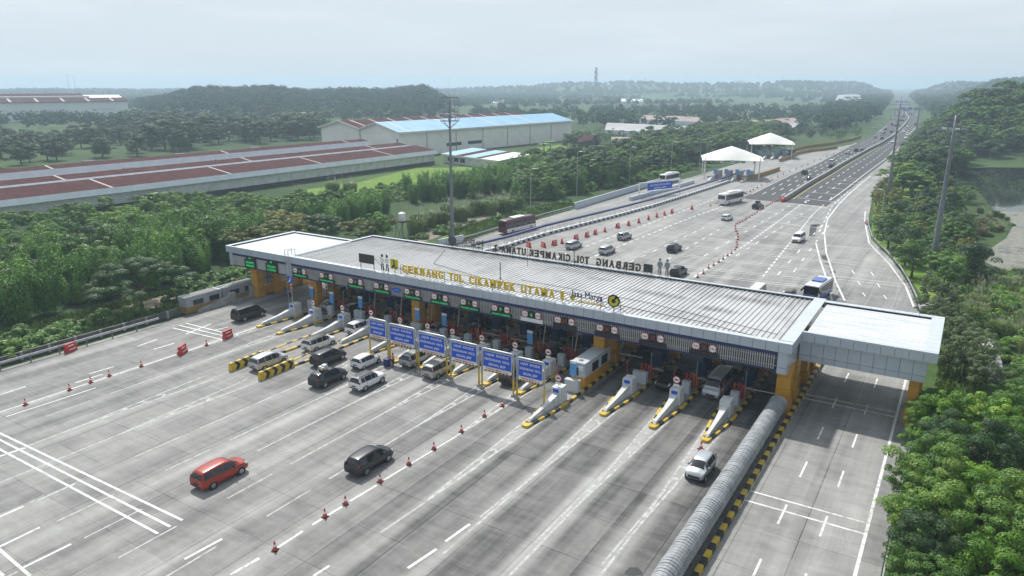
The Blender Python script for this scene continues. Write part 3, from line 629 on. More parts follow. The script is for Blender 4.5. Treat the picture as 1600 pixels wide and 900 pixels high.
b = MB(); b.box(-.62, -.06, .25, .62, .06, 1.35); b.build('board', 'olive_black', t); 
for s in (-1, 1): b = MB(); b.beam((s*.5, -.1, -.1), (s*.5, -.1, 1.2), .06, .06); b.build('post', 'dark_grey', t)
def cutout(label, x, y, mats, back, f):
    """flat board cut to the outline of a standing man"""
    t = thing('figure_cutout', label, 'cutout', (x, y, 8.05))
    sx = 1.05 if back else 1.
    b = MB()
    b.extr([(-.2*sx, .15), (-.1, .15), (-.05, .9), (0, .98), (.05, .9), (.1, .15), (.24*sx, .15), (.17*sx, 1.0), (-.15*sx, 1.0)], -.03, .03); b.build('legs', mats[0], t)
    b = MB(); b.extr([(-.19*sx, .98), (.19*sx, .98), (.22*sx, 1.45), (.3*sx, 1.2), (.36*sx, 1.25), (.24*sx, 1.72), (.08, 1.78), (-.08, 1.78), (-.24*sx, 1.72), (-.34*sx, 1.25), (-.28*sx, 1.15), (-.2*sx, 1.45)], -.03, .03); b.build('torso', mats[1], t)
    b = MB(); b.extr([(.15*math.cos(a), 2.0+.2*math.sin(a)) for a in np.linspace(0, 6.28, 13)[:-1]], -.03, .03); b.build('head', mats[2], t)
    b = MB(); b.beam((0, .1, -.2), (0, .1, 1.4), .05, .05); b.build('post', 'dark_grey', t)
    t.scale = (1.15, 1, 1.08)
cutout('left one of two black and white man-shaped cutouts on the front roof edge', -64.6, 70.35, ('black_paint', 'white_plain', 'black_paint'), False, 1)
cutout('right one of two black and white man-shaped cutouts on the front roof edge', -63.75, 70.35, ('black_paint', 'white_plain', 'black_paint'), False, 1)
cutout('left one of two grey man-shaped cutouts on the rear roof edge', -32.4, 87.8, ('dull_steel',)*3, True, 1)
cutout('right one of two grey man-shaped cutouts on the rear roof edge', -31.4, 87.8, ('dull_steel',)*3, True, 1)
def antenna(x, y, h, label, tripod):
    t = thing('roof_mast', label, 'mast', (x, y, 7.75)); b = MB(); b.tube([(0, 0, 0), (0, 0, h)], .06 if tripod else .03, 6); b.build('mast', 'dark_grey', t)
    if tripod:
        b = MB(); [b.beam((1.1*math.cos(a), 1.1*math.sin(a), 0), (0, 0, h*.45), .04, .04) for a in (0, 2.1, 4.2)]; b.build('stay', 'dull_steel', t)
    return t
b = MB(); b.tube([(-16, 70.9, 7.87), (-22, 72.5, 7.88), (-29, 73., 7.88), (-40, 74.6, 7.88), (-52, 75.2, 7.88), (-62, 78, 7.88), (-66, 86, 7.88)], .035, 5); gp(b, 'roof_cable', 'dark_grey')
b = MB(); b.tube([(-14, 72.6, 7.87), (-30, 76.2, 7.88), (-47, 77., 7.88)], .03, 5); gp(b, 'roof_cable', 'dark_grey')
antenna(-47.3, 72.6, 3.3, 'short black roof mast with three stays behind the yellow roof letters', True)
antenna(-50.2, 84., 2.6, 'thin plain pole on the roof, left of the middle', False)
antenna(-44.6, 87.2, 2.6, 'thick black roof mast with stays at the rear edge beside the reversed letters', True)
t = thing('roof_ladder', 'tall thin grey ladder against the left front of the canopy', 'ladder', (-82.2, 69.4, 0))
b = MB()
for s in (-.35, .35):
    b.beam((s, 0, 0), (s, 0, 9.0), .06, .06); b.beam((s, 0, 9.), (s, 1.3, 9.), .06, .06); b.beam((s, 1.3, 9.), (s, 1.3, 8.), .06, .06)
for k in range(24): b.beam((-.35, 0, .3+k*.35), (.35, 0, .3+k*.35), .035, .035)
b.build('rails', 'grey_paint', t)
# lane signs on the louvre band
ORD = 'first second third fourth fifth sixth seventh eighth ninth tenth eleventh twelfth thirteenth fourteenth fifteenth sixteenth seventeenth'.split()
LS = [-80.1, -74.7, -69.1, -64.4, -59.1, -54.6, -50.05, -45.4, -41.1, -36.7, -31.4, -26.1, -20.5]
LT = ['TRANS JAWA']*5+['SADANG CIREBON', 'TRANS JAWA', 'SADANG CIREBON', '-', '', '', '', '']
for i, x in enumerate(LS):
    txt = LT[i]
    st = 'green %s display' % txt if len(txt) > 1 else ('a pale blank bar' if txt == '-' else 'a red cross')
    t = thing('lane_sign', 'lane sign with %s on the front louvres, %s from the left' % (st, ORD[i]), 'lane sign', (x, 69.72, 5.2), 0, 'lane signs on the canopy front')
    b = MB(); b.box(-1.5, .02, 0, 1.5, .15, .46); o = b.build('display', 'white_paint' if txt == '-' else 'black_paint', t)
    if len(txt) > 1: link(text_mesh(txt, .24, .02, 2.6, 'led_green', .012), 'lettering', o, (0, 0, .11))
    b = MB(); b.box(-.36, .0, .55, .36, .15, 1.3); o = b.build('signal', 'black_paint', t)
    b = MB()
    if i < 9: b.extr([(-.06, 1.12), (.06, 1.12), (.06, .9), (.22, 1.0), (0, .68), (-.22, 1.0), (-.06, .9)], -.02, -.005); b.build('arrow', 'led_green' if i in (7, 8) else 'led_dimgreen', o)
    else:
        for s in (-1, 1): b.beam((-.22, -.02-.006*s, .93+s*.22), (.22, -.02-.006*s, .93-s*.22), .012, .08)
        b.build('cross', 'led_red', o)
    for s, tx in ((-1, '4.2m'), (1, '2.5m')):
        b = MB(); b.disc((s*.88, .05, .93), .43, 'y', .06, 20); o = b.build('height_sign', 'sign_red', t)
        b = MB(); b.disc((s*.88, .01, .93), .37, 'y', .03, 20); b.build('face', 'white_plain', o)
        b = MB()
        for q in (-1, 1): b.extr([(s*.88+q*.1, .93+.37), (s*.88-q*.1, .93+.37), (s*.88, .93+.24)] if s < 0 else [(s*.88+q*.39, .93+.1), (s*.88+q*.39, .93-.1), (s*.88+q*.25, .93)], -.02, -.008) if (s > 0 or q > 0) else b.extr([(s*.88+.1, .93-.37), (s*.88-.1, .93-.37), (s*.88, .93-.24)], -.02, -.008)
        b.build('marker', 'sign_red', o); link(text_mesh(tx, .2, .01, .5, 'olive_black', .008), 'lettering', o, (s*.88, -.012, .83))
for i, (x, l1, l2) in enumerate(((-90.9, 'CIKAMPEK', 'TRANS JAWA'), (-86.1, 'TRANS JAWA', '& SADANG'))):
    t = thing('led_board', 'square LED board with green text %s under a green arrow on the left wing' % l1, 'led board', (x, 69.66, 5.1))
    b = MB(); b.box(-1.25, 0, 0, 1.25, .2, 1.35); b.box(-.9, .05, 1.35, 1.25, .2, 1.8); o = b.build('display', 'black_paint', t)
    link(text_mesh(l1, .34, .02, 1.9, 'led_green', .02), 'lettering', o, (0, -.012, .75)); link(text_mesh(l2, .34, .02, 1.9, 'led_green', .02), 'lettering', o, (0, -.012, .25))
    b = MB(); b.extr([(-.07, 1.78), (.07, 1.78), (.07, 1.6), (.25, 1.65), (0, 1.38), (-.25, 1.65), (-.07, 1.6)], .02, .045); b.build('arrow', 'led_green', t)
t = thing('network_logo', 'small bright blue logo plate on the louvres between the fourth and fifth lane signs', 'sign', (-61.9, 69.82, 6.0))
b = MB(); b.extr([(.75*math.cos(a), .28*math.sin(a)+.05*math.cos(2*a)) for a in np.linspace(0, 6.28, 17)[:-1]], 0, .08); b.build('plate', 'sign_blue', t); b = MB(); b.extr([(-.45, -.06), (.5, -.1), (.5, .02), (0, .1)], -.012, -.002); b.build('stroke', 'pale_blue', t)
# ------------------------------------------------------------------ toll islands and what stands on them
def kerb_ring(mb, poly, h, w=.28, L=.9, z0=0., ph=0):
    """two-tone kerb stones along a closed or open polyline"""
    for a, c in zip(poly, poly[1:]):
        a, c = Vector(a), Vector(c); d = c-a; n = max(1, round(d.length/L)); nn = Vector((-d.y, d.x)).normalized()*w/2
        for k in range(n):
            p, q = a+d*(k/n), a+d*((k+1)/n); mb.prism([p-nn, q-nn, q+nn, p+nn], z0, z0+h, (k+ph) % 2)
def island_poly(y0, y1, hw):
    return [(-.12, y0), (.12, y0), (hw*.75, y0+3.6), (hw, y0+6.2), (hw, y1-6), (.2, y1), (-.2, y1), (-hw, y1-6), (-hw, y0+6.2), (-hw*.75, y0+3.6), (-.12, y0)]
isl_l = 'raised toll island edged with black and yellow kerb stones, %s from the right'
plq = 0
for i, x in enumerate(ISL):
    y0 = {3: 55., 10: 52, 11: 51.5, 12: 60.8}.get(i, 61.3); bh = {3: 6.0, 10: 9.7, 11: 9.8}.get(i, 0)
    yn = y0+bh if i != 3 else 55.2; hw = .95
    t = thing('toll_island', isl_l % ORD[i], 'toll island', (x, 0, 0), 0, 'toll islands in a row')
    P = island_poly(y0, 99, hw); b = MB(); b.prism(P[:-1], 0, .17); b.build('deck', 'island_top', t)
    b = MB(); kerb_ring(b, P, .24); b.prism([(-.3, y0-.1), (.3, y0-.1), (.42, y0+.55), (-.42, y0+.55)], 0, .25, 0); b.build('kerb', ['yellow_paint', 'black_paint'], t)
    # crash bulkhead: a wedge that climbs from the nose to an upright block
    yb = yn+.5; ye = 61.2 if i == 3 else yn+6.
    b = MB(); s = .24
    sec = [(yb, .16, .18, .3), (yb+.25, .17, .18, .55), (yb+(ye-yb)*.55, .24, .18, .82), (ye, .40, .18, 1.25), (ye+.02, .62, .18, 1.85), (ye+1.35, .62, .18, 1.85)]
    v = []; f = []
    for (yy, w, za, zb) in sec: v += [(-w, yy, za), (w, yy, za), (w*.85, yy, zb), (-w*.85, yy, zb)]
    for k in range(len(sec)-1):
        for q in range(4): f.append((k*4+q, k*4+(q+1) % 4, k*4+4+(q+1) % 4, k*4+4+q))
    f += [(3, 2, 1, 0), tuple(range(len(v)-4, len(v)))]
    b.add(v, f); bk = b.build('bulkhead', 'bulkhead_white', t)
    if i not in (0,): b = MB(); b.cbox((0, ye-.03, 1.55), (.62, .05, .34)); b.build('plaque', 'sign_blue', bk)
    if i != 0 and i != 13 and i not in (2,):
        rs = thing('round_sign', 'round red-rimmed sign with a car, %s island from the right' % ORD[i], 'road sign', (x, ye+.5, 1.85), 0, 'round car signs on bulkheads')
        b = MB(); b.tube([(0, 0, -.1), (0, 0, .75)], .035, 6); b.build('post', 'galv', rs)
        b = MB(); b.disc((0, -.06, .95), .4, 'y', .03); b.build('rim', 'sign_red', rs)
        b = MB(); b.disc((0, -.085, .95), .33, 'y', .03); o = b.build('face', 'white_plain', rs)
        b = MB(); b.extr([(-.22, .88), (.22, .88), (.22, .96), (.12, .98), (.06, 1.05), (-.1, 1.05), (-.15, .98), (-.22, .96)], -.115, -.103); b.build('car_symbol', 'black_paint', o)
        b = MB(); b.cbox((0, -.06, .35), (.62, .03, .22)); b.build('sub_plate', 'white_plain', rs)
    # cabinet behind the bulkhead
    cy = ye+3.6
    c = thing('service_cabinet', 'pale grey box cabinet behind the bulkhead of the %s island from the right' % ORD[i], 'cabinet', (x+.05, cy, .17), 0, 'grey cabinets on the islands')
    w = .8 if i in (2, 3, 9, 11) else .42
    b = MB(); b.box(-w, -.3, 0, w, .3, 1.3); b.box(-w-.03, -.33, 1.3, w+.03, .33, 1.36); b.build('body', 'grey_panel_light', c); b = MB(); b.box(-w+.06, -.315, .08, w-.06, -.303, 1.22); b.build('door', 'grey_panel_light', c)
    if i in (3, 5, 6, 7, 8, 9, 11, 12, 13) and i not in (6, 7):
        c = thing('lane_totem', 'tall sky blue panel on a post, %s island from the right' % ORD[i], 'panel', (x-.15, cy+.5, .17), 0, 'blue panels on the islands')
        b = MB(); b.tube([(0, 0, 0), (0, 0, 2.2)], .04, 6); b.build('post', 'galv', c); b = MB(); b.box(-.38, -.06, 1.6, .38, .06, 3.0); b.build('panel', 'pale_blue', c); b = MB(); b.box(-.385, -.065, 3.0, .385, .065, 3.3); b.build('head', 'white_plain', c)
    # bollards, barrier, detector poles
    by = 72.6 if i != 3 else 75.
    for q, (dx, dy, m) in enumerate(((-.5, 0, 'red_bollard'), (-.1, .25, 'red_bollard'), (.35, 0, 'orange_bollard' if i % 2 else 'red_bollard'), (-.5, 22, 'red_bollard'), (-.1, 22.3, 'red_bollard'), (.4, 22.2, 'red_bollard'))):
        bb = MB(); bb.tube([(0, 0, .17), (0, 0, 1.75), (0, 0, 1.82)], [.15, .15, .1], 12)
        tag(bb.build('bollard', m, None, True, (x+dx, by+dy, 0)), ('orange' if m[0] == 'o' else 'dark red')+' bollard '+('at the front of the %s island from the right, ' % ORD[i]+('left', 'middle', 'right')[q % 3]+' one' if q < 3 else 'at the far end of the %s island from the right' % ORD[i]), 'bollard', 'bollards on the toll islands' if q < 3 else 'bollards at the far end of island %d' % (i+1))
    tb = thing('barrier_gate', 'boom barrier with orange cabinet on the %s island from the right' % ORD[i], 'barrier', (x+.45, by+1.1, .17), 0, 'boom barriers')
    b = MB(); b.box(-.18, -.18, 0, .18, .18, 1.0); b.build('cabinet', 'orange_bollard', tb)
    up = i in (4, 5, 8, 9, 10, 11)
    b = MB(); b.beam((0, -.2, .9), (.35 if up else 3.1, -.2, 3.6 if up else .95), .07, .07); b.build('arm', 'white_plain', tb)
    for dx, dy, h in ((-.62, cy-2.2-70, 3.4), (.62, 2.5, 3.2)):
        c = thing('detector_pole', 'thin pole at the %s of the %s island from the right' % ('nose' if dy < 0 else 'middle', ORD[i]), 'pole', (x+dx, 70+dy, .17), 0, 'thin poles on the islands')
        b = MB(); b.tube([(0, 0, .1), (0, 0, h)], .035, 6); b.build('pole', 'red_bollard' if dy < 0 else 'galv', c); b = MB(); b.tube([(0, 0, 0), (0, 0, .14)], [.14, .1], 8); b.build('foot', 'orange_bollard', c)
    # card machines, booths
    for q, dy in enumerate(((77.4, 79.2), (76., 78.))[i < 3] if i != 3 else (84.,)):
        c = thing('card_machine', '%s dark blue card machine on the %s island from the right' % (('shorter', 'taller')[q], ORD[i]), 'machine', (x+.1, dy, .17), 0, 'card machines on the islands')
        hh = 2.5 if q else 1.9
        b = MB(); b.prism([(-.45, -.35), (.45, -.35), (.45, .35), (-.45, .35)], .25, hh); b.box(-.5, -.4, hh, .5, .4, hh+.08); b.build('cabinet', 'booth_blue', c)
        b = MB(); b.box(-.5, -.38, 0, .5, .38, .25); b.build('foot', 'grey_paint', c); b = MB(); b.box(.452, -.22, 1.1, .47, .22, 1.5); b.build('screen', 'glass_lit', c)
    yb = 81. if i != 3 else 66.2
    c = thing('toll_booth', 'grey and orange toll booth '+('standing in the open, fourth island from the right' if i == 3 else 'deep under the canopy, %s island from the right' % ORD[i]), 'toll booth', (x, yb, .17), 0, 'toll booths')
    Lb = 6.6 if i == 3 else 3.6
    b = MB(); b.box(-.82, 0, 0, .82, Lb, 1.15); b.build('base', 'column_orange', c)
    b = MB(); b.box(-.8, .02, 1.15, .8, Lb-.02, 2.7); b.box(-.86, -.1, 2.7, .86, Lb+.06, 2.86); b.build('cabin', 'grey_panel_light', c)
    for s in (-1, 1):
        for k in range(2): b = MB(); y_ = Lb*.28+k*Lb*.36; b.box(s*.803, y_, 1.25, s*.815, y_+Lb*.24, 2.3); b.build('window', 'glass', c)
    b = MB(); b.box(-.55, -.012, 1.3, .05, .02, 2.2); b.build('window', 'glass', c)
    b = MB(); b.box(.2, -.3, 2.05, .7, .0, 2.5); b.build('air_conditioner', 'white_plain', c)
    if i == 3:
        b = MB(); b.disc((0, .7, 2.9), .25, 'z', .06); b.build('roof_vent', 'brown_wall', c); b = MB(); b.box(-.83, 1.2, .1, -.82, 2., 2.2); b.build('door', 'column_orange', c)
# ------------------------------------------------------------------ blue portal signs over the special lanes
PF = [(-59.6, -56.5), (-56.1, -51.8), (-51.4, -47.1), (-46.5, -42.45), (-42.0, -37.75), (-37.3, -33.8)]
for i, (xa, xb) in enumerate(PF):
    y = 61.9-.33*i; w = xb-xa
    t = thing('portal_sign', 'blue LAJUR KHUSUS sign in a grey pipe frame, %s of six from the left' % ORD[i], 'road sign', ((xa+xb)/2, y, 0), 0, 'blue portal signs before the gate')
    H = 4.75; b = MB(); r = .3
    b.tube([(-w/2+.1, 0, 1.9), (-w/2+.1, 0, H-r), (-w/2+.1+r*.3, 0, H-r*.3), (-w/2+.1+r, 0, H), (w/2-.1-r, 0, H), (w/2-.1-r*.3, 0, H-r*.3), (w/2-.1, 0, H-r), (w/2-.1, 0, 1.9)], .1, 8); b.build('pipe_frame', 'galv', t, True)
    for s in (-1, 1): b = MB(); b.tube([(s*(w/2-.1), 0, 0), (s*(w/2-.1), 0, 1.95)], .105, 8); b.build('painted_leg', 'yellow_paint', t, True)
    b = MB(); b.cbox((w/2-.1, 0, .12), (.4, .4, .24)); b.build('foot_plate', 'concrete_wall', t); b = MB(); b.cbox((-w/2+.1, 0, .12), (.4, .4, .24)); b.build('foot_plate', 'concrete_wall', t)
    W = w-.62
    b = MB(); b.box(-W/2, -.07, 2.72, W/2, 0, H-.2); o = b.build('board', 'white_plain', t)
    b = MB(); b.box(-W/2+.04, -.085, 2.76, W/2-.04, -.072, H-.24); o2 = b.build('face', 'sign_blue', o)
    b = MB(); b.box(-W/2, .0, 2.45, W/2, .04, H-.15); b.build('back_panel', 'dull_steel', t)
    for k, (tx, ww) in enumerate((('LAJUR  KHUSUS', .80), ('KENDARAAN  KECIL', .88), ('SEDAN, JEEP', .6))): link(text_mesh(tx, .27, .01, W*ww, 'white_plain', .012), 'lettering', o, (0, -.094, 4.08-k*.55))
    b = MB(); b.box(-W/2, -.07, 2.38, W/2, 0, 2.69); o = b.build('height_strip', 'white_plain', t)
    link(text_mesh('TINGGI MAKS 2.1m', .2, .01, W*.78, 'sign_red', .01), 'lettering', o, (0, -.082, 2.44))
    b = MB(); n = 16
    for k in range(n): b.box(-W/2+W*k/n, -.05, 2.2, -W/2+W*(k+1)/n, .02, 2.34, k % 2)
    b.build('hazard_bar', ['yellow_paint', 'black_paint'], t)
# ------------------------------------------------------------------ loose street furniture
def cone_mesh():
    b = MB(); b.box(-.24, -.24, 0, .24, .24, .05, 2); b.tube([(0, 0, .05), (0, 0, .35)], [.19, .135], 12, 0, False); b.tube([(0, 0, .35), (0, 0, .55)], [.135, .09], 12, 1, False); b.tube([(0, 0, .55), (0, 0, .8), (0, 0, .82)], [.09, .045, .02], 12, 0)
    return b.mesh('traffic_cone', ['cone_red', 'white_plain', 'black_rubber'], False)
CONE = cone_mesh()
def cones(pts, label, group, sc=1.15):
    for p in pts:
        o = link(CONE, 'traffic_cone', None, g(*p)+(.006,)); o.scale = (sc,)*3; o.rotation_euler[2] = random.uniform(0, 1.5); tag(o, label, 'cone', group)
for k, p in enumerate(((430, 860), (508, 808), (540, 788), (594, 753), (639, 726), (678, 702), (721, 675), (757, 651), (785, 635))):
    cones([p], 'red cone on the dashed line before the gate, %s from the camera' % ORD[k], 'cones along the dashed line before the gate', .95)
for k, p in enumerate(((40, 633), (109, 610), (142, 598), (171, 588), (221, 573), (279, 553), (323, 540))):
    cones([p], 'red cone on the left lane line, %s from the left' % ORD[k], 'cones on the left lane line', .95)
cones([(1095, 702)], 'single red cone at the nose of the rightmost toll island', None, 1.); cones([(668, 583)], 'red cone at the foot of the blue portal signs', None)
cones([(1090, 434), (1099, 428), (1107, 419), (1115, 415), (1123, 410), (1130, 405), (1137, 400), (1143, 396), (1149, 391), (1151, 387), (1152, 383), (1151, 379), (1153, 375), (1153, 370), (1152, 366), (1150, 362), (1149, 358), (1149, 354), (1152, 350), (1156, 348), (1160, 346), (1164, 344), (1167, 342), (1171, 340), (1175, 337), (1179, 335), (1183, 332), (1187, 329), (1190, 327), (1193, 325), (1197, 323), (1200, 321), (1204, 319), (1207, 317), (1211, 315.5), (1214, 314), (1218, 312.5), (1221, 311)],
      'red cone in the long snaking row behind the gate', 'cones snaking across the plaza behind the gate', 1.0)
cones([(1110, 322), (1119, 318), (1166, 303), (1172, 300), (1177, 297), (1183, 294), (1190, 290), (1198, 286), (1206, 282), (1215, 277), (1224, 273), (1234, 268.5), (1244, 264.5), (1253, 261), (1262, 257.5), (1272, 253.5), (1282, 249), (1292, 244.5), (1303, 240), (1315, 235), (1328, 229.5), (1341, 223.5)], 'small red cone in the row along the left edge of the highway', 'cones along the highway edge', 1.1)
cones([(1352, 349), (1354, 351)], 'red cone beside the right guardrail behind the gate', 'cones by the right guardrail')
def wb_mesh():
    b = MB(); b.extr([(-.24, 0), (.24, 0), (.24, .25), (.13, .45), (.1, .85), (-.1, .85), (-.13, .45), (-.24, .25)], -.6, .6, axis='y')
    return b.mesh('water_barrier', 'red_plastic')
WB_ = MB(); WB_.extr([(-.24, 0), (.24, 0), (.24, .22), (.12, .42), (.1, .9), (-.1, .9), (-.12, .42), (-.24, .22)], -.62, .62)
WBM = WB_.mesh('water_barrier', 'red_plastic'); WS = MB()
for s in (-1, 1): WS.box(s*.255-.006, -.4, .28, s*.255+.006, .4, .36); WS.box(s*.11-.006, -.35, .6, s*.11+.006, .35, .72)
WSM = WS.mesh('stripe', 'white_plain')
def wbar(p, rz, label, group=None):
    t = thing('water_barrier', label, 'barrier', g(*p)+(.006,), rz, group); link(WBM, 'body', t); link(WSM, 'stripe', t); t.scale = (1.2,)*3
wbar((111, 549), .3, 'red plastic water barrier in the grass beside the left guardrail'); wbar((286, 552), .5, 'red plastic water barrier beside a cone on the left lane line'); wbar((356, 528), .2, 'red plastic water barrier nearest the first toll island')
for k, p in enumerate(((826, 386), (849, 386), (866, 383), (878, 380), (900, 374), (917, 370), (930, 366), (945, 362), (965, 356), (982, 352), (998, 348), (1013, 343), (1026, 339), (1038, 336), (1050, 333), (1081, 327))):
    wbar(p, random.uniform(.9, 1.5) if k < 2 else random.uniform(-.1, .6), 'red plastic water barrier in the row behind the gate, %s from the left' % ORD[k], 'red water barriers in a row behind the gate')
# chevron concrete blocks
def chevron_barrier(p, q, label):
    a, c = Vector(g(*p)), Vector(g(*q)); d = c-a; t = thing('chevron_barrier', label, 'barrier', (a.x, a.y, 0), math.atan2(d.y, d.x)-math.pi/2); L = d.length
    b = MB(); b.extr([(-.32, 0), (.32, 0), (.26, .3), (.16, .95), (-.16, .95), (-.26, .3)], 0, L); b.build('body', 'yellow_paint', t)
    b = MB(); n = int(L/1.15)
    for k in range(n):
        y = .5+k*1.15
        for s in (-1, 1):
            pr = lambda z: ((.32-.2*z) if z < .3 else (.26-.154*(z-.3)))*s+s*.006
            zs = (.03, .3, .5, .93); ys = (0, .22, .38, 0)
            for q in range(3): b.add([(pr(zs[q]), y+ys[q], zs[q]), (pr(zs[q]), y+ys[q]+.48, zs[q]), (pr(zs[q+1]), y+ys[q+1]+.48, zs[q+1]), (pr(zs[q+1]), y+ys[q+1], zs[q+1])], [(0, 1, 2, 3)])
        b.box(-.15, y, .953, .15, y+.48, .962)
    b.build('chevrons', 'black_paint', t)
chevron_barrier((360, 580), (411, 559), 'yellow concrete barrier with black chevrons, the further left of the two'); chevron_barrier((406, 594), (458, 572), 'yellow concrete barrier with black chevrons beside the silver car')
# ribbed cover on the wall between the gate and the right road
t = thing('covered_barrier', 'long wall with a ribbed grey round cover, running to the right gate column', 'barrier', (-12.9, 0, 0))
b = MB(); b.box(-.35, 10, 0, .35, 70.4, 1.1); b.build('wall', 'concrete_dark', t)
b = MB(); pts = []; rad = []; y = 10
while y < 70.3: pts += [(0, y, 1.35), (0, y+.22, 1.35), (0, y+.27, 1.35), (0, y+.31, 1.35)]; k_ = random.uniform(-.018, .018); rad += [.81+k_, .83+k_, .775, .775]; y += .33
b.tube(pts, rad, 20); b.build('ribbed_cover', 'cover_grey', t, False)
b = MB(); b.tube([(0, 70.2, 1.35), (0, 70.7, 1.35)], [.86, .9], 20); b.build('end_ring', 'galv', t)
b = MB(); kerb_ring(b, [(1.15, 10), (1.15, 96)], .4, .4, .95); b.build('kerb', ['yellow_paint', 'black_paint'], t)
b = MB(); [b.beam((.5, y, 0), (.5, y, 1.2), .07, .07) for y in np.arange(11, 70, 2.0)]; b.build('posts', 'dull_steel', t)['kind'] = 'stuff'
# guardrails
def guardrail(name, pts, label, h=.75, mat='galv', post=2.0, z0=0.):
    t = thing(name, label, 'guardrail', (pts[0][0], pts[0][1], z0)); o = t.location
    b = MB(); loc = [Vector((p[0]-o.x, p[1]-o.y, 0)) for p in pts]
    for a, c in zip(loc, loc[1:]):
        d = (c-a).normalized(); n = Vector((-d.y, d.x, 0))*.04
        for z in (h-.16, h-.02): b.beam(a+Vector((0, 0, z))+n, c+Vector((0, 0, z))+n, .09, .13)
        b.beam(a+Vector((0, 0, h-.09)), c+Vector((0, 0, h-.09)), .04, .1)
    b.build('rail', mat, t)
    n = 0; b = MB()
    for a, c in zip(loc, loc[1:]):
        k = max(1, int((c-a).length/post))
        for i in range(k): p = a+(c-a)*i/k; b.cbox((p.x, p.y, h/2), (.12, .12, h))
    o = b.build('posts', 'dull_steel', t); o['kind'] = 'stuff'
    return t
guardrail('guardrail', [(-92.3, 5), (-92.4, 35), (-92.4, 55)], 'grey steel guardrail along the left edge of the plaza, in front of the concrete wall', .95, 'galv', 3.)
guardrail('guardrail', [(-.9, -10), (-1.0, 40), (-1.0, 74)], 'grey guardrail along the right road below the trees')
guardrail('guardrail', [g(*p) for p in ((1437, 492), (1431, 470), (1420, 446), (1407, 424), (1393, 406), (1375, 388), (1362, 374), (1357, 357), (1356, 343))], 'pale curved guardrail along the right edge of the plaza behind the gate', .9)
guardrail('guardrail', [g(*p) for p in ((700, 383), (745, 371), (800, 354), (850, 339), (895, 327))], 'pale guardrail beside the red and white bus, left edge of the far plaza', .9)
guardrail('guardrail', [g(*p) for p in ((1048, 284), (1090, 272), (1130, 260), (1165, 251), (1200, 243))], 'dark guardrail along the far left ramp', 1., 'dull_steel')
def wall(name, pts, h, th, mat, label, cat='wall', cap=None):
    t = thing(name, label, cat, (pts[0][0], pts[0][1], 0)); o = t.location; b = MB(); c2 = MB()
    for p, q in zip(pts, pts[1:]):
        a, c = Vector((p[0]-o.x, p[1]-o.y, 0)), Vector((q[0]-o.x, q[1]-o.y, 0))
        b.beam(a+Vector((0, 0, h/2)), c+Vector((0, 0, h/2)), th, h)
        if cap: c2.beam(a+Vector((0, 0, h+.05)), c+Vector((0, 0, h+.05)), th+.12, .1)
    b.build('wall', mat, t)
    if cap: c2.build('coping', cap, t)
    return t
w = wall('retaining_wall', [(-94.0, 5), (-94.1, 36), (-94.1, 59)], 1.0, .3, 'concrete_dark', 'low stained concrete wall behind the left guardrail'); b = MB()
for y in np.arange(6, 58, 3.2): b.cbox((0.18, y-5, .55), (.22, .3, 1.1))
b.build('pier', 'concrete_wall', w)
wall('noise_wall', [g(*p) for p in ((898, 327), (960, 308), (1006, 294), (1045, 284))], 1.7, .25, 'grey_panel', 'grey panel wall along the left side of the ramp before the white tents', 'wall', 'grey_panel_light')
wall('noise_wall', [g(*p) for p in ((685, 386), (724, 378.5))], 1.6, .3, 'grey_panel_light', 'short pale panel wall behind the canopy near the tall pole')
# fence with blue rail on a striped kerb
DV = [g(*p) for p in ((738, 398), (790, 385), (850, 366), (905, 352), (960, 338), (1015, 323), (1070, 306), (1120, 290), (1163, 275))]
t = thing('divider_fence', 'long divider with a blue top rail and white posts behind the gate', 'fence', DV[0]+(0,)); o = t.location
lv = [Vector((p[0]-o.x, p[1]-o.y, 0)) for p in DV]; b = MB(); b2 = MB(); b3 = MB(); b4 = MB(); b5 = MB()
for a, c in zip(lv, lv[1:]):
    d = (c-a); n = Vector((-d.y, d.x, 0)).normalized()
    b.beam(a+Vector((0, 0, 1.95)), c+Vector((0, 0, 1.95)), .7, .4); b3.beam(a+Vector((0, 0, .2)), c+Vector((0, 0, .2)), .6, .4)
    k = int(d.length/2.4)
    for i in range(k): p = a+d*i/k; b2.cbox((p.x+n.x*-.3, p.y+n.y*-.3, 1.2), (.09, .09, 1.7)); b2.cbox((p.x+n.x*.3, p.y+n.y*.3, 1.2), (.09, .09, 1.7))
    kerb_ring(b4, [(a-n*.7).xy, (c-n*.7).xy], .35, .35, 1.0); kerb_ring(b5, [(a+n*.7).xy, (c+n*.7).xy], .3, .3, 1.0)
b.build('top_rail', 'navy', t); b2.build('posts', 'white_paint', t)['kind'] = 'stuff'; b3.build('plinth', 'bulkhead_white', t); b4.build('kerb', ['bulkhead_white', 'black_paint'], t); b5.build('kerb', ['bulkhead_white', 'black_paint'], t)
for P, l in (([g(*p) for p in ((1158, 285), (1190, 276), (1217, 267), (1217.5, 266))], 'yellow-brown wall on the divider by the nearer white tent'), ([g(*p) for p in ((1218, 253), (1232, 249), (1245, 242), (1262, 238), (1290, 235), (1308, 232))], 'low brown wall on the divider past the further white tent'), ([g(*p) for p in ((1240, 236), (1262, 231), (1295, 227), (1330, 220), (1345, 215))], 'low brown wall along the far left edge of the ramp')):
    wall('ramp_wall', P, 1.5, .4, 'brown_wall', l)
wall('ramp_divider', [g(*p) for p in ((985, 313.5), (1010, 306.5), (1050, 296), (1083, 286))], 1.1, .8, 'grey_panel', 'grey block divider behind the far blue sign', 'divider')
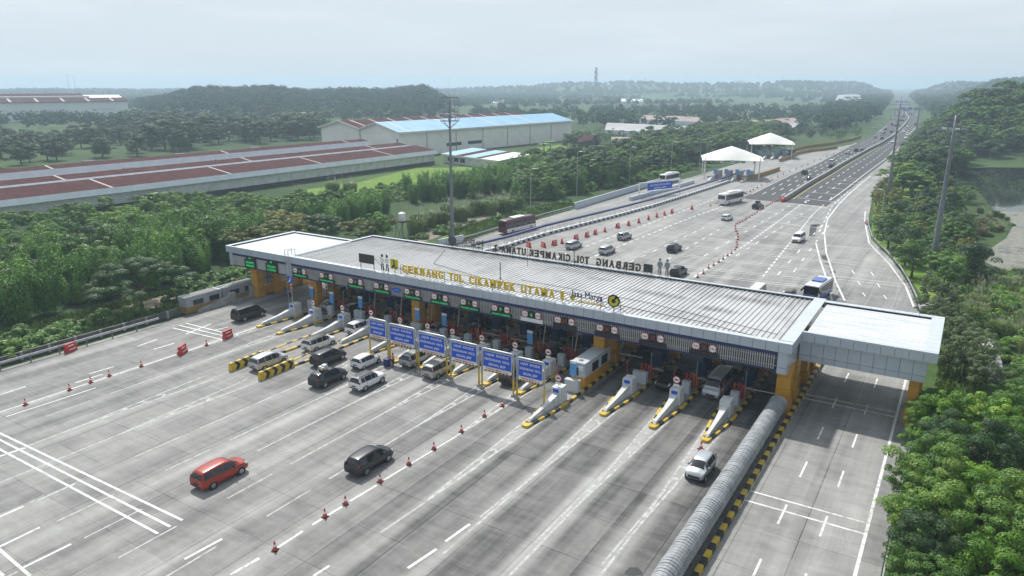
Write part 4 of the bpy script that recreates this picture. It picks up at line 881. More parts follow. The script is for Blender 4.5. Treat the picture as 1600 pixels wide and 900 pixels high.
# highway median with lamps
t = thing('median_barrier', 'grey concrete median barrier that follows the highway to the horizon', 'barrier', HM[0]+(0,)); b = MB(); yy = [HM[0][1]+k*12 for k in range(72)]
for a, c in zip(yy, yy[1:]): b.beam((at_y(HM, a)-HM[0][0], a-HM[0][1], .6), (at_y(HM, c)-HM[0][0], c-HM[0][1], .6), .7, 1.2)
b.build('wall', 'concrete_wall', t)
b = MB(); b.prism([(-.2, -3), (.2, -3), (.5, .3), (-.5, .3)], 0, .9); b.build('crash_nose', 'red_plastic', t)
# the second ramp gate: sign portal and two tent roofs
a, c = Vector(g(998, 310)), Vector(g(1061, 302))
t = thing('gantry_sign', 'blue lettered sign on a white pipe portal across the ramp before the tents', 'road sign', (a.x, a.y, 0), math.atan2(c.y-a.y, c.x-a.x)); L = (c-a).length
b = MB(); b.tube([(0, 0, 0), (0, 0, 4.5)], .2, 8); b.tube([(0, 0, 4.4), (L, 0, 4.4)], .18, 8); b.tube([(0, 0, 1.7), (L, 0, 1.7)], .14, 8); b.tube([(L, 0, 4.5), (L, 0, 0)], .2, 8); b.build('portal', 'white_paint', t)
b = MB(); b.box(L*.19, -.2, 2.0, L*.8, -.13, 4.1); o = b.build('board', 'sign_blue', t)
for k, tx in enumerate(('LAJUR KHUSUS KENDARAAN KECIL', 'SEDAN, JEEP')): link(text_mesh(tx, .5, .02, L*(.5, .3)[k], 'white_plain', .01), 'lettering', o, (L*.495, -.23, 3.2-k*.85))
def tent(p, q, depth, eave, top, label, n):
    a, c = Vector(g(*p)), Vector(g(*q)); d = c-a; L = d.length; t = thing('tent_canopy', label, 'tent', (a.x, a.y, 0), math.atan2(d.y, d.x))
    NX, NY = 24, 14; b = MB(); v = []
    for j in range(NY+1):
        for i in range(NX+1):
            s, r = i/NX*2-1, j/NY*2-1; x, y = L*(.5+s*.56), depth*(.5+r*.56)
            k = max(abs(s), abs(r)); pk = max(0, 1-math.hypot(s*.95, r*.95)); 
            z = eave+(top-eave)*(.42*(1-abs(r)**2.2)*(1-.55*s*s)+.58*pk**1.25)-.12*abs(s)*abs(r)
            v.append((x, y, z))
    f = [(j*(NX+1)+i, j*(NX+1)+i+1, (j+1)*(NX+1)+i+1, (j+1)*(NX+1)+i) for j in range(NY) for i in range(NX)]
    v2 = [(x, y, z-.12) for x, y, z in v]; b.add(v, f); b.add(v2, [q_[::-1] for q_ in f]); b.build('membrane', 'tent_fabric', t, True)
    for i in (0, 1):
        for j in (0, 1):
            b = MB(); b.tube([(L*i, depth*j, 0), (L*i, depth*j, eave+.6)], .22, 8); b.build('column', 'white_paint', t)
    b = MB()
    for j in (0, 1): b.tube([(-.5, depth*j, eave-.1), (L+.5, depth*j, eave-.1)], .15, 6)
    for i in (0, 1): b.tube([(L*i, 0, eave), (L*i, depth, eave)], .13, 6)
    b.build('edge_beam', 'galv', t)
    for i in range(n):
        x = L*(i+.5)/n; s = thing('toll_light', 'small lane signal hanging under the %s tent edge, %s from the left' % (label.split()[0], ORD[i]), 'signal', g(*p)+(eave-.9,), t.rotation_euler[2]); M_ = Matrix.Rotation(t.rotation_euler[2], 4, 'Z') @ Vector((x, -.2, 0)); s.location = (a.x+M_.x, a.y+M_.y, eave-.95); s['group'] = 'signals under the %s tent' % label.split()[0]
        b = MB(); b.box(-.5, -.1, 0, .5, .1, .75); b.build('box', 'white_plain' if i % 3 else 'black_paint', s); b = MB(); b.box(-.25, -.12, .2, .25, -.1, .55); b.build('lens', 'led_green' if i % 3 == 0 else 'dark_grey', s)
    for i in range(n-1):
        x = L*(i+1)/n
        for kind in (0, 1):
            M_ = Matrix.Rotation(t.rotation_euler[2], 4, 'Z') @ Vector((x, (0, 0)[kind], 0)); P = (a.x+M_.x, a.y+M_.y, 0)
            if kind == 0:
                u = thing('toll_island', 'small toll island with wedge bulkhead under the %s tent, %s from the left' % (label.split()[0], ORD[i]), 'toll island', P, 0, 'islands under the %s tent' % label.split()[0])
                b = MB(); b.prism([(-.2, -9), (.2, -9), (.9, -4), (.9, 12), (-.9, 12), (-.9, -4)], 0, .2); b.build('deck', 'island_top', u); b = MB(); b.extr([(-8, .2), (-3, .2), (-1.5, .2), (-1.5, 1.5), (-3, 1.5), (-8, .5)], -.35, .35, axis='x'); b.build('bulkhead', 'bulkhead_white', u)
                b = MB(); [b.tube([(dx, 1.5, .2), (dx, 1.5, 1.6)], .18, 8) for dx in (-.5, 0, .5)]; b.build('bollards', 'orange_bollard', u)
            else:
                u = thing('toll_booth', 'small booth with blue panel under the %s tent, %s from the left' % (label.split()[0], ORD[i]), 'toll booth', P, 0, 'booths under the %s tent' % label.split()[0])
                b = MB(); b.box(-.8, 3, .2, .8, 6, 2.6); b.build('cabin', 'grey_panel', u); b = MB(); b.box(-.85, 2.9, 2.6, .85, 6.1, 2.8); b.build('roof', 'grey_panel_light', u); b = MB(); b.box(-.6, -.1, 2., .6, .1, 3.7); b.build('panel', 'pale_blue', u); b = MB(); b.tube([(0, .05, .2), (0, .05, 2.1)], .08, 6); b.build('post', 'galv', u); b = MB(); b.box(.802, 3.4, 1.2, .815, 5.4, 2.2); b.build('window', 'glass', u)
tent((1100, 280), (1185, 282), 13, 6.8, 11.2, 'nearer white tent roof on white columns over the ramp lanes', 5)
tent((1173, 247), (1236, 248), 15, 6.4, 11., 'further white tent roof on white columns over the ramp lanes', 5)
# lamp masts
def high_mast(p, vtop, label, r0, head):
    x, y = g(*p); lo, hi = 5, 60
    for _ in range(50):
        m_ = (lo+hi)/2; lo, hi = (m_, hi) if proj(x, y, m_)[1] > vtop else (lo, m_)
    h = lo; t = thing('light_mast', label, 'light mast', (x, y, 0)); b = MB(); n = 5
    b.tube([(0, 0, h*k/n) for k in range(n+1)], [r0*(1-.62*k/n) for k in range(n+1)], 12); b.build('pole', 'dull_steel', t, True)
    b = MB(); b.box(-r0*1.3, -r0*1.3, 0, r0*1.3, r0*1.3, .3); b.build('base', 'concrete_wall', t)
    b = MB()
    if head == 'ring':
        for z in (-3.6, -.2):
            pts = [(1.9*math.cos(a), 1.9*math.sin(a), h+z+ (1.2 if z > -1 else 0)) for a in np.linspace(0, 2*math.pi, 9)]; b.tube(pts, .06, 5, cap=False)
        for a in np.linspace(0, 2*math.pi, 9)[:-1]:
            b.beam((1.9*math.cos(a), 1.9*math.sin(a), h-3.6), (1.9*math.cos(a), 1.9*math.sin(a), h+1), .07, .07); b.beam((0, 0, h-1.8), (1.9*math.cos(a), 1.9*math.sin(a), h-1.8), .07, .07); b.beam((.2*math.cos(a), .2*math.sin(a), h-5), (1.9*math.cos(a), 1.9*math.sin(a), h-3.6), .06, .06)
    else:
        for z, w in ((-.6, 2.2), (-2., 2.6), (-4.6, 2.0)):
            b.beam((-w, 0, h+z), (w, 0, h+z), .12, .1); b.beam((0, -w*.6, h+z), (0, w*.6, h+z), .1, .1)
        for s in (-1, 1): b.beam((s*2., 0, h-4.6), (s*2., 0, h-2.), .06, .06); b.beam((s*1.5, 0, h-2.), (s*.1, 0, h-6), .06, .06)
    b.build('bracket', 'dull_steel', t)
    for k, a in enumerate(np.linspace(.3, 2*math.pi+.3, 5)[:-1]):
        b = MB(); b.cbox((1.5*math.cos(a), 1.5*math.sin(a), h-2.2), (.75, .75, .3)); b.build('floodlight', 'grey_panel_light', t)
    b = MB(); b.tube([(0, 0, h), (0, 0, h+1.8)], .04, 5); b.build('lightning_rod', 'dull_steel', t)
high_mast((707, 380), 160, 'tall grey light mast with a cage ring head behind the left of the canopy', .42, 'ring')
high_mast((1455, 427), 180, 'tall thick grey light mast standing in the trees on the right', .55, 'cross')
high_mast((1385, 320), 160, 'tall leaning-looking light mast in front of the highway, left of the right-hand trees', .42, 'cross')
high_mast((1428, 230), 158, 'farther light mast at the edge of the right-hand woods beside the highway', .45, 'cross')
def street_lamp(x, y, h, label, rz=0, grp='street lamps on the left slope', arm=True):
    t = thing('street_lamp', label, 'street lamp', (x, y, 0), rz, grp); b = MB(); b.tube([(0, 0, 0), (0, 0, h*.6), (0, 0, h)], [.11, .08, .05], 7); b.build('pole', 'galv', t)
    if arm:
        b = MB(); b.tube([(0, 0, h-.05), (.5, 0, h+.25), (1.6, 0, h+.35)], .04, 6); b.build('arm', 'galv', t); b = MB(); b.cbox((1.8, 0, h+.33), (.7, .26, .12)); b.build('lamp_head', 'grey_panel_light', t)
for k, (u, v, vt) in enumerate(((829, 330, 265), (901, 308, 238), (921, 292, 250), (983, 288, 231), (1048, 271, 222), (1093, 262, 219), (1104, 255, 222))):
    x, y = g(u, v); lo, hi = 2, 40
    for _ in range(40): m_ = (lo+hi)/2; lo, hi = (m_, hi) if proj(x, y, m_)[1] > vt else (lo, m_)
    street_lamp(x, y, lo, 'thin pole street lamp among the trees on the left slope, %s from the left' % ORD[k])
x, y = g(1241, 235); street_lamp(x, y, 14, 'tall pale street lamp rising behind the further white tent', 0, None)
for k, (u, v) in enumerate(((1358, 234), (1367, 229), (1376, 225), (1384, 220))): x, y = g(u, v); street_lamp(x, y, 11, 'twin lamp pole on the highway median, %s from the near end' % ORD[k], 0, 'lamps on the highway median')
x, y = g(1374, 361); street_lamp(x, y, 9, 'thin street lamp in the right-hand trees beside the tall mast', 2.5, None)
# blue arrow sign with flasher on the leftmost bulkhead
t = thing('arrow_sign', 'round blue keep-left sign with striped pole and dark flasher on the leftmost bulkhead', 'road sign', (-79.6, 67.6, 1.85)); b = MB(); b.tube([(0, 0, -.1), (0, 0, 3.4)], .06, 8); b.build('pole', 'galv', t)
b = MB(); b.disc((0, -.08, 3.5), .52, 'y', .04); o = b.build('disc', 'sign_blue', t); b = MB(); b.extr([(-.08, 3.85), (.08, 3.85), (.06, 3.5), (-.1, 3.35), (-.02, 3.25), (-.34, 3.2), (-.28, 3.5), (-.2, 3.42), (-.08, 3.55)], -.115, -.103); b.build('arrow', 'white_plain', o)
b = MB(); [b.box(-.12, -.12, 2.0+k*.25, .12, .12, 2.12+k*.25, k % 2) for k in range(4)]; b.build('stripes', ['red_plastic', 'yellow_paint'], t); b = MB(); b.box(-.45, -.2, 1.0, -.08, .15, 1.7); b.build('flasher', 'black_paint', t)
# guard post at the left
t = thing('guard_post', 'low grey and orange guard building with dark windows at the left edge by the gate', 'building', (-93.2, 59.8, 0)); b = MB()
b.box(-1.7, 0, 0, 0, 12.2, .95); b.build('base', 'brown_wall', t); b = MB(); b.box(-1.68, .02, .95, -.02, 6.0, 2.3); b.box(-1.68, 6.3, .95, -.02, 12.15, 2.3); b.box(-1.75, -.06, 1.85, .06, 6.1, 2.45); b.box(-1.75, 6.25, 1.85, .06, 12.2, 2.45); b.build('wall', 'grey_paint', t)
b = MB(); [b.box(-1.7, .2+k*.5, 2.45, .0, .42+k*.5, 2.52) for k in range(24) if not 5.5 < .2+k*.5 < 6.2]; b.build('roof', 'concrete_wall', t)
for y in (1.2, 3.9, 7.5, 10.2): b = MB(); b.box(-.015, y, 1.05, .0, y+1.7, 1.8); b.build('window', 'glass', t)
b = MB(); b.extr([(1.5, 0), (8, 0), (8, 1.6), (6.9, 1.6), (6.7, 1.15), (1.5, .35)], .15, .75, axis='x'); b.box(.15, 8, 0, .75, 12, .35); b.box(.15, 10.8, .35, .8, 11.9, 1.8); tag(b.build('ramp_wall', 'concrete_wall', t), 'sloping concrete crash wall along the foot')
# water tank on a tower
x, y = g(630, 385); t = thing('water_tank', 'white water tank on a rusty steel tower behind the canopy roof', 'water tank', (x, y, 0)); b = MB(); zt = 5.2
[b.beam((sx*1.1, sy*1.1, 0), (sx*.9, sy*.9, zt), .14, .14) for sx in (-1, 1) for sy in (-1, 1)]; [b.beam((sx*1.05, -1, .5), (-sx*.9, -1, zt-.3), .08, .08) for sx in (-1, 1)]; b.build('tower', 'dull_steel', t)
b = MB(); b.box(-1.3, -1.3, zt, 1.3, 1.3, zt+.15); b.build('platform', 'rust_roof', t); b = MB(); b.tube([(0, 0, zt+.15), (0, 0, zt+1.7), (0, 0, zt+1.95)], [.75, .75, .3], 16); [b.tube([(0, 0, zt+.4+k*.4), (0, 0, zt+.46+k*.4)], .77, 16) for k in range(3)]; b.build('tank', 'tank_white', t, False)
# walkway on the right
W_ = [g(*p) for p in ((1438, 487), (1462, 478), (1484, 476), (1494, 470), (1490, 463), (1480, 459))]; t = thing('garden_path_wall', 'curved low concrete walkway edge behind the right end of the canopy', 'walkway', W_[0]+(0,)); b = MB()
for p, q in zip(W_, W_[1:]): b.beam((p[0]-W_[0][0], p[1]-W_[0][1], .35), (q[0]-W_[0][0], q[1]-W_[0][1], .35), 1.0, .7)
b.build('deck', 'concrete_wall', t)
W_ = [g(*p) for p in ((1526, 534), (1540, 541), (1547, 556), (1552, 575), (1558, 598))]; t = thing('canal_wall', 'narrow concrete canal wall bending through the grass on the right', 'wall', W_[0]+(0,)); b = MB()
for p, q in zip(W_, W_[1:]): b.beam((p[0]-W_[0][0], p[1]-W_[0][1], .4), (q[0]-W_[0][0], q[1]-W_[0][1], .4), 1.5, .8)
b.build('cap', 'concrete_wall', t)
# ------------------------------------------------------------------ vehicles
def cat(P, t):
    n = len(P)-1; i = min(int(t), n-1); u = t-i
    a, b_, c, d = P[max(i-1, 0)], P[i], P[i+1], P[min(i+2, n)]
    return [(.5*((2*q)+(-p+r)*u+(2*p-5*q+4*r-s)*u*u+(-p+3*q-3*r+s)*u**3)) for p, q, r, s in zip(a, b_, c, d)]
# station: y, roof z, roof half width, belt z, belt half width, sill z     (front = +y)
SPEC = {
 'mpv': dict(L=4.6, wb=2.75, R=.33, st=[(-2.3, .86, .72, .80, .80, .42), (-2.28, 1.06, .74, 1.0, .84, .34), (-2.06, 1.56, .62, 1.09, .87, .30), (-1.6, 1.68, .65, 1.08, .885, .28), (-.4, 1.74, .67, 1.03, .895, .27), (.5, 1.66, .64, 1.0, .89, .27), (1.38, 1.13, .67, .99, .88, .28), (1.85, 1.03, .66, .93, .86, .30), (2.16, .9, .6, .80, .78, .34), (2.3, .66, .54, .60, .66, .40)], glass=(2, 5, 6)),
 'hatch': dict(L=3.75, wb=2.45, R=.3, st=[(-1.87, .8, .62, .74, .74, .4), (-1.85, 1.0, .66, .94, .80, .34), (-1.6, 1.4, .56, .98, .84, .28), (-1.15, 1.49, .6, .97, .84, .26), (-.3, 1.52, .61, .95, .84, .25), (.3, 1.46, .58, .93, .84, .25), (1.2, 1.02, .58, .93, .82, .26), (1.55, .92, .54, .84, .77, .28), (1.76, .78, .46, .70, .66, .32), (1.87, .58, .4, .54, .5, .38)], glass=(2, 5, 6)),
 'suv': dict(L=4.45, wb=2.66, R=.36, st=[(-2.22, .92, .7, .86, .78, .48), (-2.2, 1.06, .72, 1.0, .83, .4), (-1.9, 1.62, .58, 1.08, .87, .36), (-1.4, 1.70, .6, 1.07, .88, .34), (-.3, 1.72, .61, 1.04, .88, .33), (.35, 1.66, .6, 1.02, .88, .33), (1.05, 1.16, .66, 1.04, .87, .34), (1.65, 1.06, .67, .97, .86, .36), (2.05, .95, .63, .86, .8, .4), (2.22, .7, .58, .66, .68, .46)], glass=(2, 5, 6)),
 'van': dict(L=4.9, wb=3.0, R=.34, st=[(-2.45, .9, .8, .84, .86, .36), (-2.44, 1.1, .8, 1.04, .9, .3), (-2.28, 1.8, .68, 1.12, .92, .27), (-1.8, 1.88, .7, 1.12, .92, .25), (-.2, 1.9, .7, 1.08, .92, .24), (1.0, 1.82, .68, 1.05, .92, .24), (1.7, 1.15, .72, 1.04, .91, .26), (2.0, 1.02, .72, .94, .9, .28), (2.3, .9, .7, .82, .84, .32), (2.45, .66, .62, .6, .72, .38)], glass=(2, 5, 6)),
 'minibus': dict(L=5.3, wb=3.1, R=.34, st=[(-2.65, .9, .82, .84, .88, .36), (-2.64, 1.1, .82, 1.04, .93, .3), (-2.52, 2.05, .72, 1.15, .94, .27), (-2.2, 2.16, .74, 1.15, .95, .25), (-.2, 2.18, .74, 1.12, .95, .24), (1.5, 2.12, .72, 1.1, .95, .24), (2.2, 1.3, .76, 1.12, .93, .26), (2.4, 1.12, .76, 1.0, .92, .28), (2.58, .95, .74, .86, .88, .32), (2.65, .66, .7, .6, .8, .38)], glass=(2, 5, 6)),
 'sedan': dict(L=4.45, wb=2.6, R=.32, st=[(-2.22, .8, .6, .74, .72, .4), (-2.15, 1.0, .64, .94, .82, .32), (-1.55, 1.06, .62, .97, .85, .28), (-.95, 1.42, .52, .96, .86, .26), (-.3, 1.46, .54, .94, .86, .25), (.3, 1.42, .53, .93, .86, .25), (1.05, 1.02, .6, .92, .85, .26), (1.6, .93, .62, .84, .83, .28), (2.05, .8, .56, .74, .76, .32), (2.22, .6, .5, .56, .62, .38)], glass=(3, 5, 6)),
}
class Surf:
    def __init__(s, st):
        s.st = st
    def sec(s, t):
        y, zr, wr, zb, wb, zs = cat(s.st, t); zr = max(zr, zb+.03)
        return [(0, zr+.03), (wr*.6, zr+.02), (wr*.93, zr-.02), (wr, max(zr-.08, zb+.01)) if zr-zb > .2 else (wr*1.06, zr-.03), (wb, zb), (wb*1.015, (zb+zs)*.55), (wb*.985, zs+.06), (wb*.85, zs), (0, zs)], y
    def pt(s, t, q, off=0, side=1):
        P, y = s.sec(t); n = len(P)-1; i = min(int(q), n-1); u = q-i
        x = P[i][0]+(P[i+1][0]-P[i][0])*u; z = P[i][1]+(P[i+1][1]-P[i][1])*u
        return Vector((x*side, y, z))
    def patch(s, b, t0, t1, q0, q1, off, side=1, nt=6, nq=3, mi=0, t0b=None, t1b=None):
        t0b = t0 if t0b is None else t0b; t1b = t1 if t1b is None else t1b; v = []
        for i in range(nq+1):
            f = i/nq; ta, tb = t0+(t0b-t0)*f, t1+(t1b-t1)*f
            for j in range(nt+1):
                t = ta+(tb-ta)*j/nt; q = q0+(q1-q0)*f; e = .02
                p = s.pt(t, q); n = (s.pt(t+e, q)-s.pt(t-e if t > e else t, q)).cross(s.pt(t, q+e)-s.pt(t, max(0, q-e)))
                n = n.normalized() if n.length > 1e-9 else Vector((0, 0, 1))
                if n.dot(Vector((p.x, 0, p.z-.9))) < 0: n = -n
                p = p+n*off; v.append((p.x*side, p.y, p.z))
        b.add(v, [(i*(nt+1)+j, i*(nt+1)+j+1, (i+1)*(nt+1)+j+1, (i+1)*(nt+1)+j) for i in range(nq) for j in range(nt)], mi)
_cars = {}
def car_meshes(kind):
    if kind in _cars: return _cars[kind]
    sp = SPEC[kind]; S_ = Surf(sp['st']); ns = len(sp['st'])-1; b = MB(); T = np.linspace(0, ns, ns*4+1); Q = [0, .5, 1, 1.5, 2, 2.5, 3, 3.25, 3.5, 3.75, 4, 4.5, 5, 5.5, 6, 7, 8]
    v = []
    for t in T:
        half = [S_.pt(t, q) for q in Q]; v += [(p.x, p.y, p.z) for p in half]+[(-p.x, p.y, p.z) for p in half[-2:0:-1]]
    m = 2*len(Q)-2; f = [(i*m+j, i*m+(j+1) % m, (i+1)*m+(j+1) % m, (i+1)*m+j) for i in range(len(T)-1) for j in range(m)]
    f += [tuple(range(m)), tuple(range((len(T)-1)*m, len(T)*m))[::-1]]; b.add(v, f)
    D = {}; D['body'] = b.mesh('body', 'paint_white', True)
    g0, g1, g2 = sp['glass']; o = .008
    for nm, sd in (('side_window', 1), ('side_window', -1)):
        b = MB(); cuts = {'mpv': (2.25, 3.4, 4.2, 5.05, 5.45), 'van': (2.3, 3.3, 4.1, 4.95, 5.5), 'minibus': (2.3, 3.2, 4.1, 4.9, 5.5), 'suv': (2.4, 3.2, 4.1, 5.05, 5.45), 'hatch': (2.5, 3.4, 4.2, 5.05, 5.4), 'sedan': (2.95, 3.5, 4.2, 5.05, 5.4)}[kind]
        for k in range(len(cuts)-1):
            last = k == len(cuts)-2
            S_.patch(b, cuts[k]+.025, cuts[k+1]-.025, 3.06, 3.94, o, sd, 4, 3, t1b=(cuts[k+1]+.3) if last else None, t0b=(cuts[k]-.18) if k == 0 else None)
        D.setdefault('side_window', []).append(b.mesh('side_window', 'glass', True))
    b = MB(); [S_.patch(b, g1+.14, g2-.1, 0, 2.9, o, sd, 6, 5) for sd in (1, -1)]; D['windscreen'] = b.mesh('windscreen', 'glass', True)
    b = MB(); [S_.patch(b, g0-.9, g0-.12, 0, 2.85, o, sd, 6, 5) for sd in (1, -1)]; D['rear_window'] = b.mesh('rear_window', 'glass', True)
    for nm, ta, tb, qa, qb, mt in (('headlight', ns-1.95, ns-.75, 3.1, 4.5, 'lamp_clear'), ('taillight', .35, 1.25, 3.2, 4.6, 'lamp_red')):
        D[nm] = []
        for sd in (1, -1): b = MB(); S_.patch(b, ta, tb, qa, qb, .012, sd, 4, 3); D[nm].append(b.mesh(nm, mt, True))
    L = sp['L']; st = sp['st']; D['taillight'] = []
    for sd in (1, -1): b = MB(); zt_ = st[1][3]; w_ = st[1][4]; b.add([(sd*(w_-.17), st[1][0]-.022, zt_-.14), (sd*(w_+.006), st[1][0]-.01, zt_-.1), (sd*(w_-.02), st[1][0]+.10, zt_+.30), (sd*(w_-.13), st[1][0]+.045, zt_+.30), (sd*(w_+.035), st[1][0]+.18, zt_-.06), (sd*(w_-.0), st[1][0]+.2, zt_+.26)], [(0, 1, 2, 3), (1, 4, 5, 2)]); D['taillight'].append(b.mesh('taillight', 'lamp_red'))
    b = MB(); z0 = st[-1][5]
    b.box(-.5, L/2-.12, z0+.05, .5, L/2+.015, z0+.26); D['grille'] = b.mesh('grille', 'trim_black')
    b = MB(); b.box(-.62, -L/2-.03, st[0][5]-.02, .62, -L/2+.15, st[0][5]+.1); D['bumper'] = b.mesh('bumper', 'trim_black')
    b = MB(); b.box(-.26, -L/2-.04, st[0][5]+.2, .26, -L/2-.01, st[0][5]+.32); D['number_plate'] = b.mesh('number_plate', 'plate')
    # door seams and sill trim
    b = MB()
    for sd in (1, -1):
        for t in (3.35, 4.2, 5.25) if kind != 'sedan' else (3.7, 4.3, 5.3): S_.patch(b, t-.012, t+.012, 4.02, 6, .004, sd, 1, 4)
        S_.patch(b, 2, ns-2, 6.0, 6.9, .006, sd, 10, 1)
    D['door_seams'] = b.mesh('door_seams', 'trim_black')
    W = max(s[4] for s in st); Rr = sp['R']; D['wheel'] = []
    b = MB(); b.tube([(-.11, 0, 0), (-.09, 0, 0), (.07, 0, 0), (.11, 0, 0)], [Rr*.9, Rr, Rr, Rr*.9], 18); D['tyre'] = b.mesh('tyre', 'tyre')
    b = MB(); b.tube([(.10, 0, 0), (.118, 0, 0)], [Rr*.7, Rr*.66], 14); b.tube([(.12, 0, 0), (.14, 0, 0)], .07, 8)
    [b.beam((.146, .06*math.cos(a), .06*math.sin(a)), (.128, Rr*.6*math.cos(a), Rr*.6*math.sin(a)), .05, .02) for a in np.linspace(0, 6.283, 6)[:-1]]
    D['rim'] = b.mesh('rim', 'rim')
    b = MB(); b.tube([(-.2, 0, 0), (.0, 0, 0)], Rr*1.22, 18); D['arch'] = b.mesh('wheel_arch', 'trim_black')
    b = MB(); b.cbox((0, 0, 0), (.16, .1, .13)); D['mirror'] = b.mesh('mirror', 'paint_white', True)
    D['W'] = W; D['y'] = (-sp['wb']/2+.02, sp['wb']/2+.02); D['my'] = st[5][0]+.35; D['mz'] = st[5][3]+.08; D['R'] = Rr; _cars[kind] = D; return D
_paint = {}
def painted(me, mat):
    k = (me.name, mat)
    if k not in _paint: m = me.copy(); m.materials.clear(); m.materials.append(MATS[mat]); _paint[k] = m
    return _paint[k]
def car(kind, color, x, y, label, cat_='car', rz=0, group=None, roof=None, detail=True, z=.006):
    D = car_meshes(kind); t = thing({'mpv': 'minivan', 'hatch': 'hatchback', 'suv': 'off_roader', 'van': 'van', 'minibus': 'minibus', 'sedan': 'sedan'}[kind], label, cat_, (x, y, z), rz, group); pc = 'paint_'+color
    link(painted(D['body'], pc), 'body', t)
    for m in D['side_window']: link(m, 'side_window', t)
    for k in ('windscreen', 'rear_window'): link(D[k], k, t)
    for sx in (-1, 1):
        for yy in D['y']:
            w = link(D['tyre'], 'wheel', t, (sx*(D['W']-.09), yy, D['R'])); w.scale.x = sx
            if detail: link(D['rim'], 'rim', w); link(D['arch'], 'wheel_arch', t, (sx*(D['W']+.0), yy, D['R']+.02)).scale.x = sx
    for k in ('headlight', 'taillight'):
        for m in D[k]: link(m, k, t)
    if detail:
        for k in ('grille', 'bumper', 'number_plate', 'door_seams'): link(D[k], k, t)
        for sx in (-1, 1): link(painted(D['mirror'], pc), 'mirror', t, (sx*(D['W']+.06), D['my'], D['mz']))
    if roof:
        S_ = Surf(SPEC[kind]['st']); b = MB(); g0, g1, g2 = SPEC[kind]['glass']; [S_.patch(b, g0+.1, g1+.05, 0, 2.6, .01, sd, 8, 4) for sd in (1, -1)]; b.build('roof_panel', roof, t, True)
    return t
def mid(p, q, kind, rz=0):
    """centre of a car whose image-right wheels touch the ground at photo pixels p and q"""
    a, c = g(*p), g(*q); W = max(s[4] for s in SPEC[kind]['st']); return ((a[0]+c[0])/2-W, (a[1]+c[1])/2)
x, y = mid((335, 764), (377, 743), 'mpv'); car('mpv', 'red', x, y, 'orange-red minivan driving alone on the open plaza, nearest car to the camera on the left')
x, y = mid((573, 743), (608, 722), 'mpv'); car('mpv', 'graphite', x, y, 'dark grey minivan driving alone beside the line of red cones')
x, y = mid((571, 613), (598, 598), 'suv'); car('suv', 'white', x, y, 'white off-roader with black roof nearest the camera in the left queue', roof='black_paint')
x, y = mid((511, 606), (535, 594), 'mpv'); t0 = car('mpv', 'black', x, y, 'black minivan with bundles tied on its roof behind the white off-roader')
lg_ = thing('roof_luggage', 'colourful bundles tied on the roof of the black minivan', 'luggage', (x, y-.7, 1.77))
for c_, d_, m_ in (((0, 0, .22), (.9, .8, .42), 'champagne'), ((-.25, .5, .2), (.5, .5, .38), 'maroon'), ((.25, -.45, .18), (.5, .4, .3), 'brown'), ((.1, .1, .5), (.5, .5, .22), 'white')):
    b = MB(); b.cbox(c_, d_); o = b.build('bundle', 'paint_'+m_, lg_); md = o.modifiers.new('round', 'BEVEL'); md.width = .1; md.segments = 3
x, y = mid((570, 579), (591, 568), 'hatch'); car('hatch', 'white', x, y, 'white hatchback with dark rear window waiting behind the first blue portal sign')
x, y = mid((510, 574), (535, 562), 'mpv'); car('mpv', 'graphite', x, y, 'dark grey minivan in the queue between kerbs on the left')
x, y = mid((415, 580), (443, 568), 'mpv'); car('mpv', 'lightsilver', x, y, 'silver minivan between the two chevron barriers')
x, y = mid((497, 549), (518, 541), 'mpv'); car('mpv', 'white', x, y, 'white minivan with black roof entering a left toll lane', roof='black_paint')
x, y = mid((384, 503), (409, 494), 'van'); car('van', 'black', x, y, 'big black van heading for the leftmost free lane', 'van')
x, y = mid((561, 523), (578, 516), 'suv'); car('suv', 'white', x+.3, y, 'white off-roader just before the canopy, left of the first blue portal sign')
car('minibus', 'lightsilver', -54.0, 66.5, 'silver minibus with teal lower tail behind the first blue portal signs', 'minibus')
b = MB(); b.box(-.84, -2.68, .62, .84, -2.655, 1.0); b.build('tail_band', 'paint_teal', S.objects['minibus'] if 'minibus' in S.objects else None)
x, y = mid((648, 576), (671, 564), 'suv'); car('suv', 'silver', x, y, 'silver off-roader behind the second blue portal sign')
x, y = mid((688, 591), (704, 582), 'mpv'); car('mpv', 'champagne', x, y, 'champagne minivan behind the third blue portal sign')
car('suv', 'black', -40.0, 64.4, 'black off-roader half hidden behind the fifth blue portal sign')
for kind, c, lx, y, lb in (('sedan', 'silver', -56.9, 72.5, 'grey sedan at the canopy edge behind the second blue portal sign'), ('hatch', 'black', -46.2, 80., 'black car under the canopy, behind the fourth blue portal sign'), ('sedan', 'graphite', -45.0, 70.5, 'dark sedan at the canopy edge behind the fourth blue portal sign'), ('mpv', 'silver', -41.2, 82., 'silver car under the canopy below the ninth lane sign'), ('hatch', 'silver', -36., 79.5, 'silver hatchback under the canopy below the tenth lane sign'), ('suv', 'black', -31.0, 80.5, 'black car deep under the canopy left of the open-air booth'), ('sedan', 'black', -40.2, 73.0, 'black sedan just under the canopy behind the fifth blue portal sign'), ('hatch', 'silver', -77.2, 73., 'silver hatchback under the left part of the canopy'), ('suv', 'black', -72.4, 72.8, 'black off-roader under the left part of the canopy'), ('mpv', 'white', -62.0, 80., 'white minivan deep under the left part of the canopy'), ('hatch', 'graphite', -67.3, 79.5, 'grey hatchback deep under the left part of the canopy'), ('suv', 'darkblue', -51.4, 77.5, 'dark blue car under the canopy between the orange columns')):
    car(kind, c, min([(-72.4+0), (-77.3), (-67.4), (-62.3), (-57.3), (-53.1), (-49.), (-44.4), (-39.9), (-35.3), (-30.4)], key=lambda q: abs(q-lx)), y, lb)
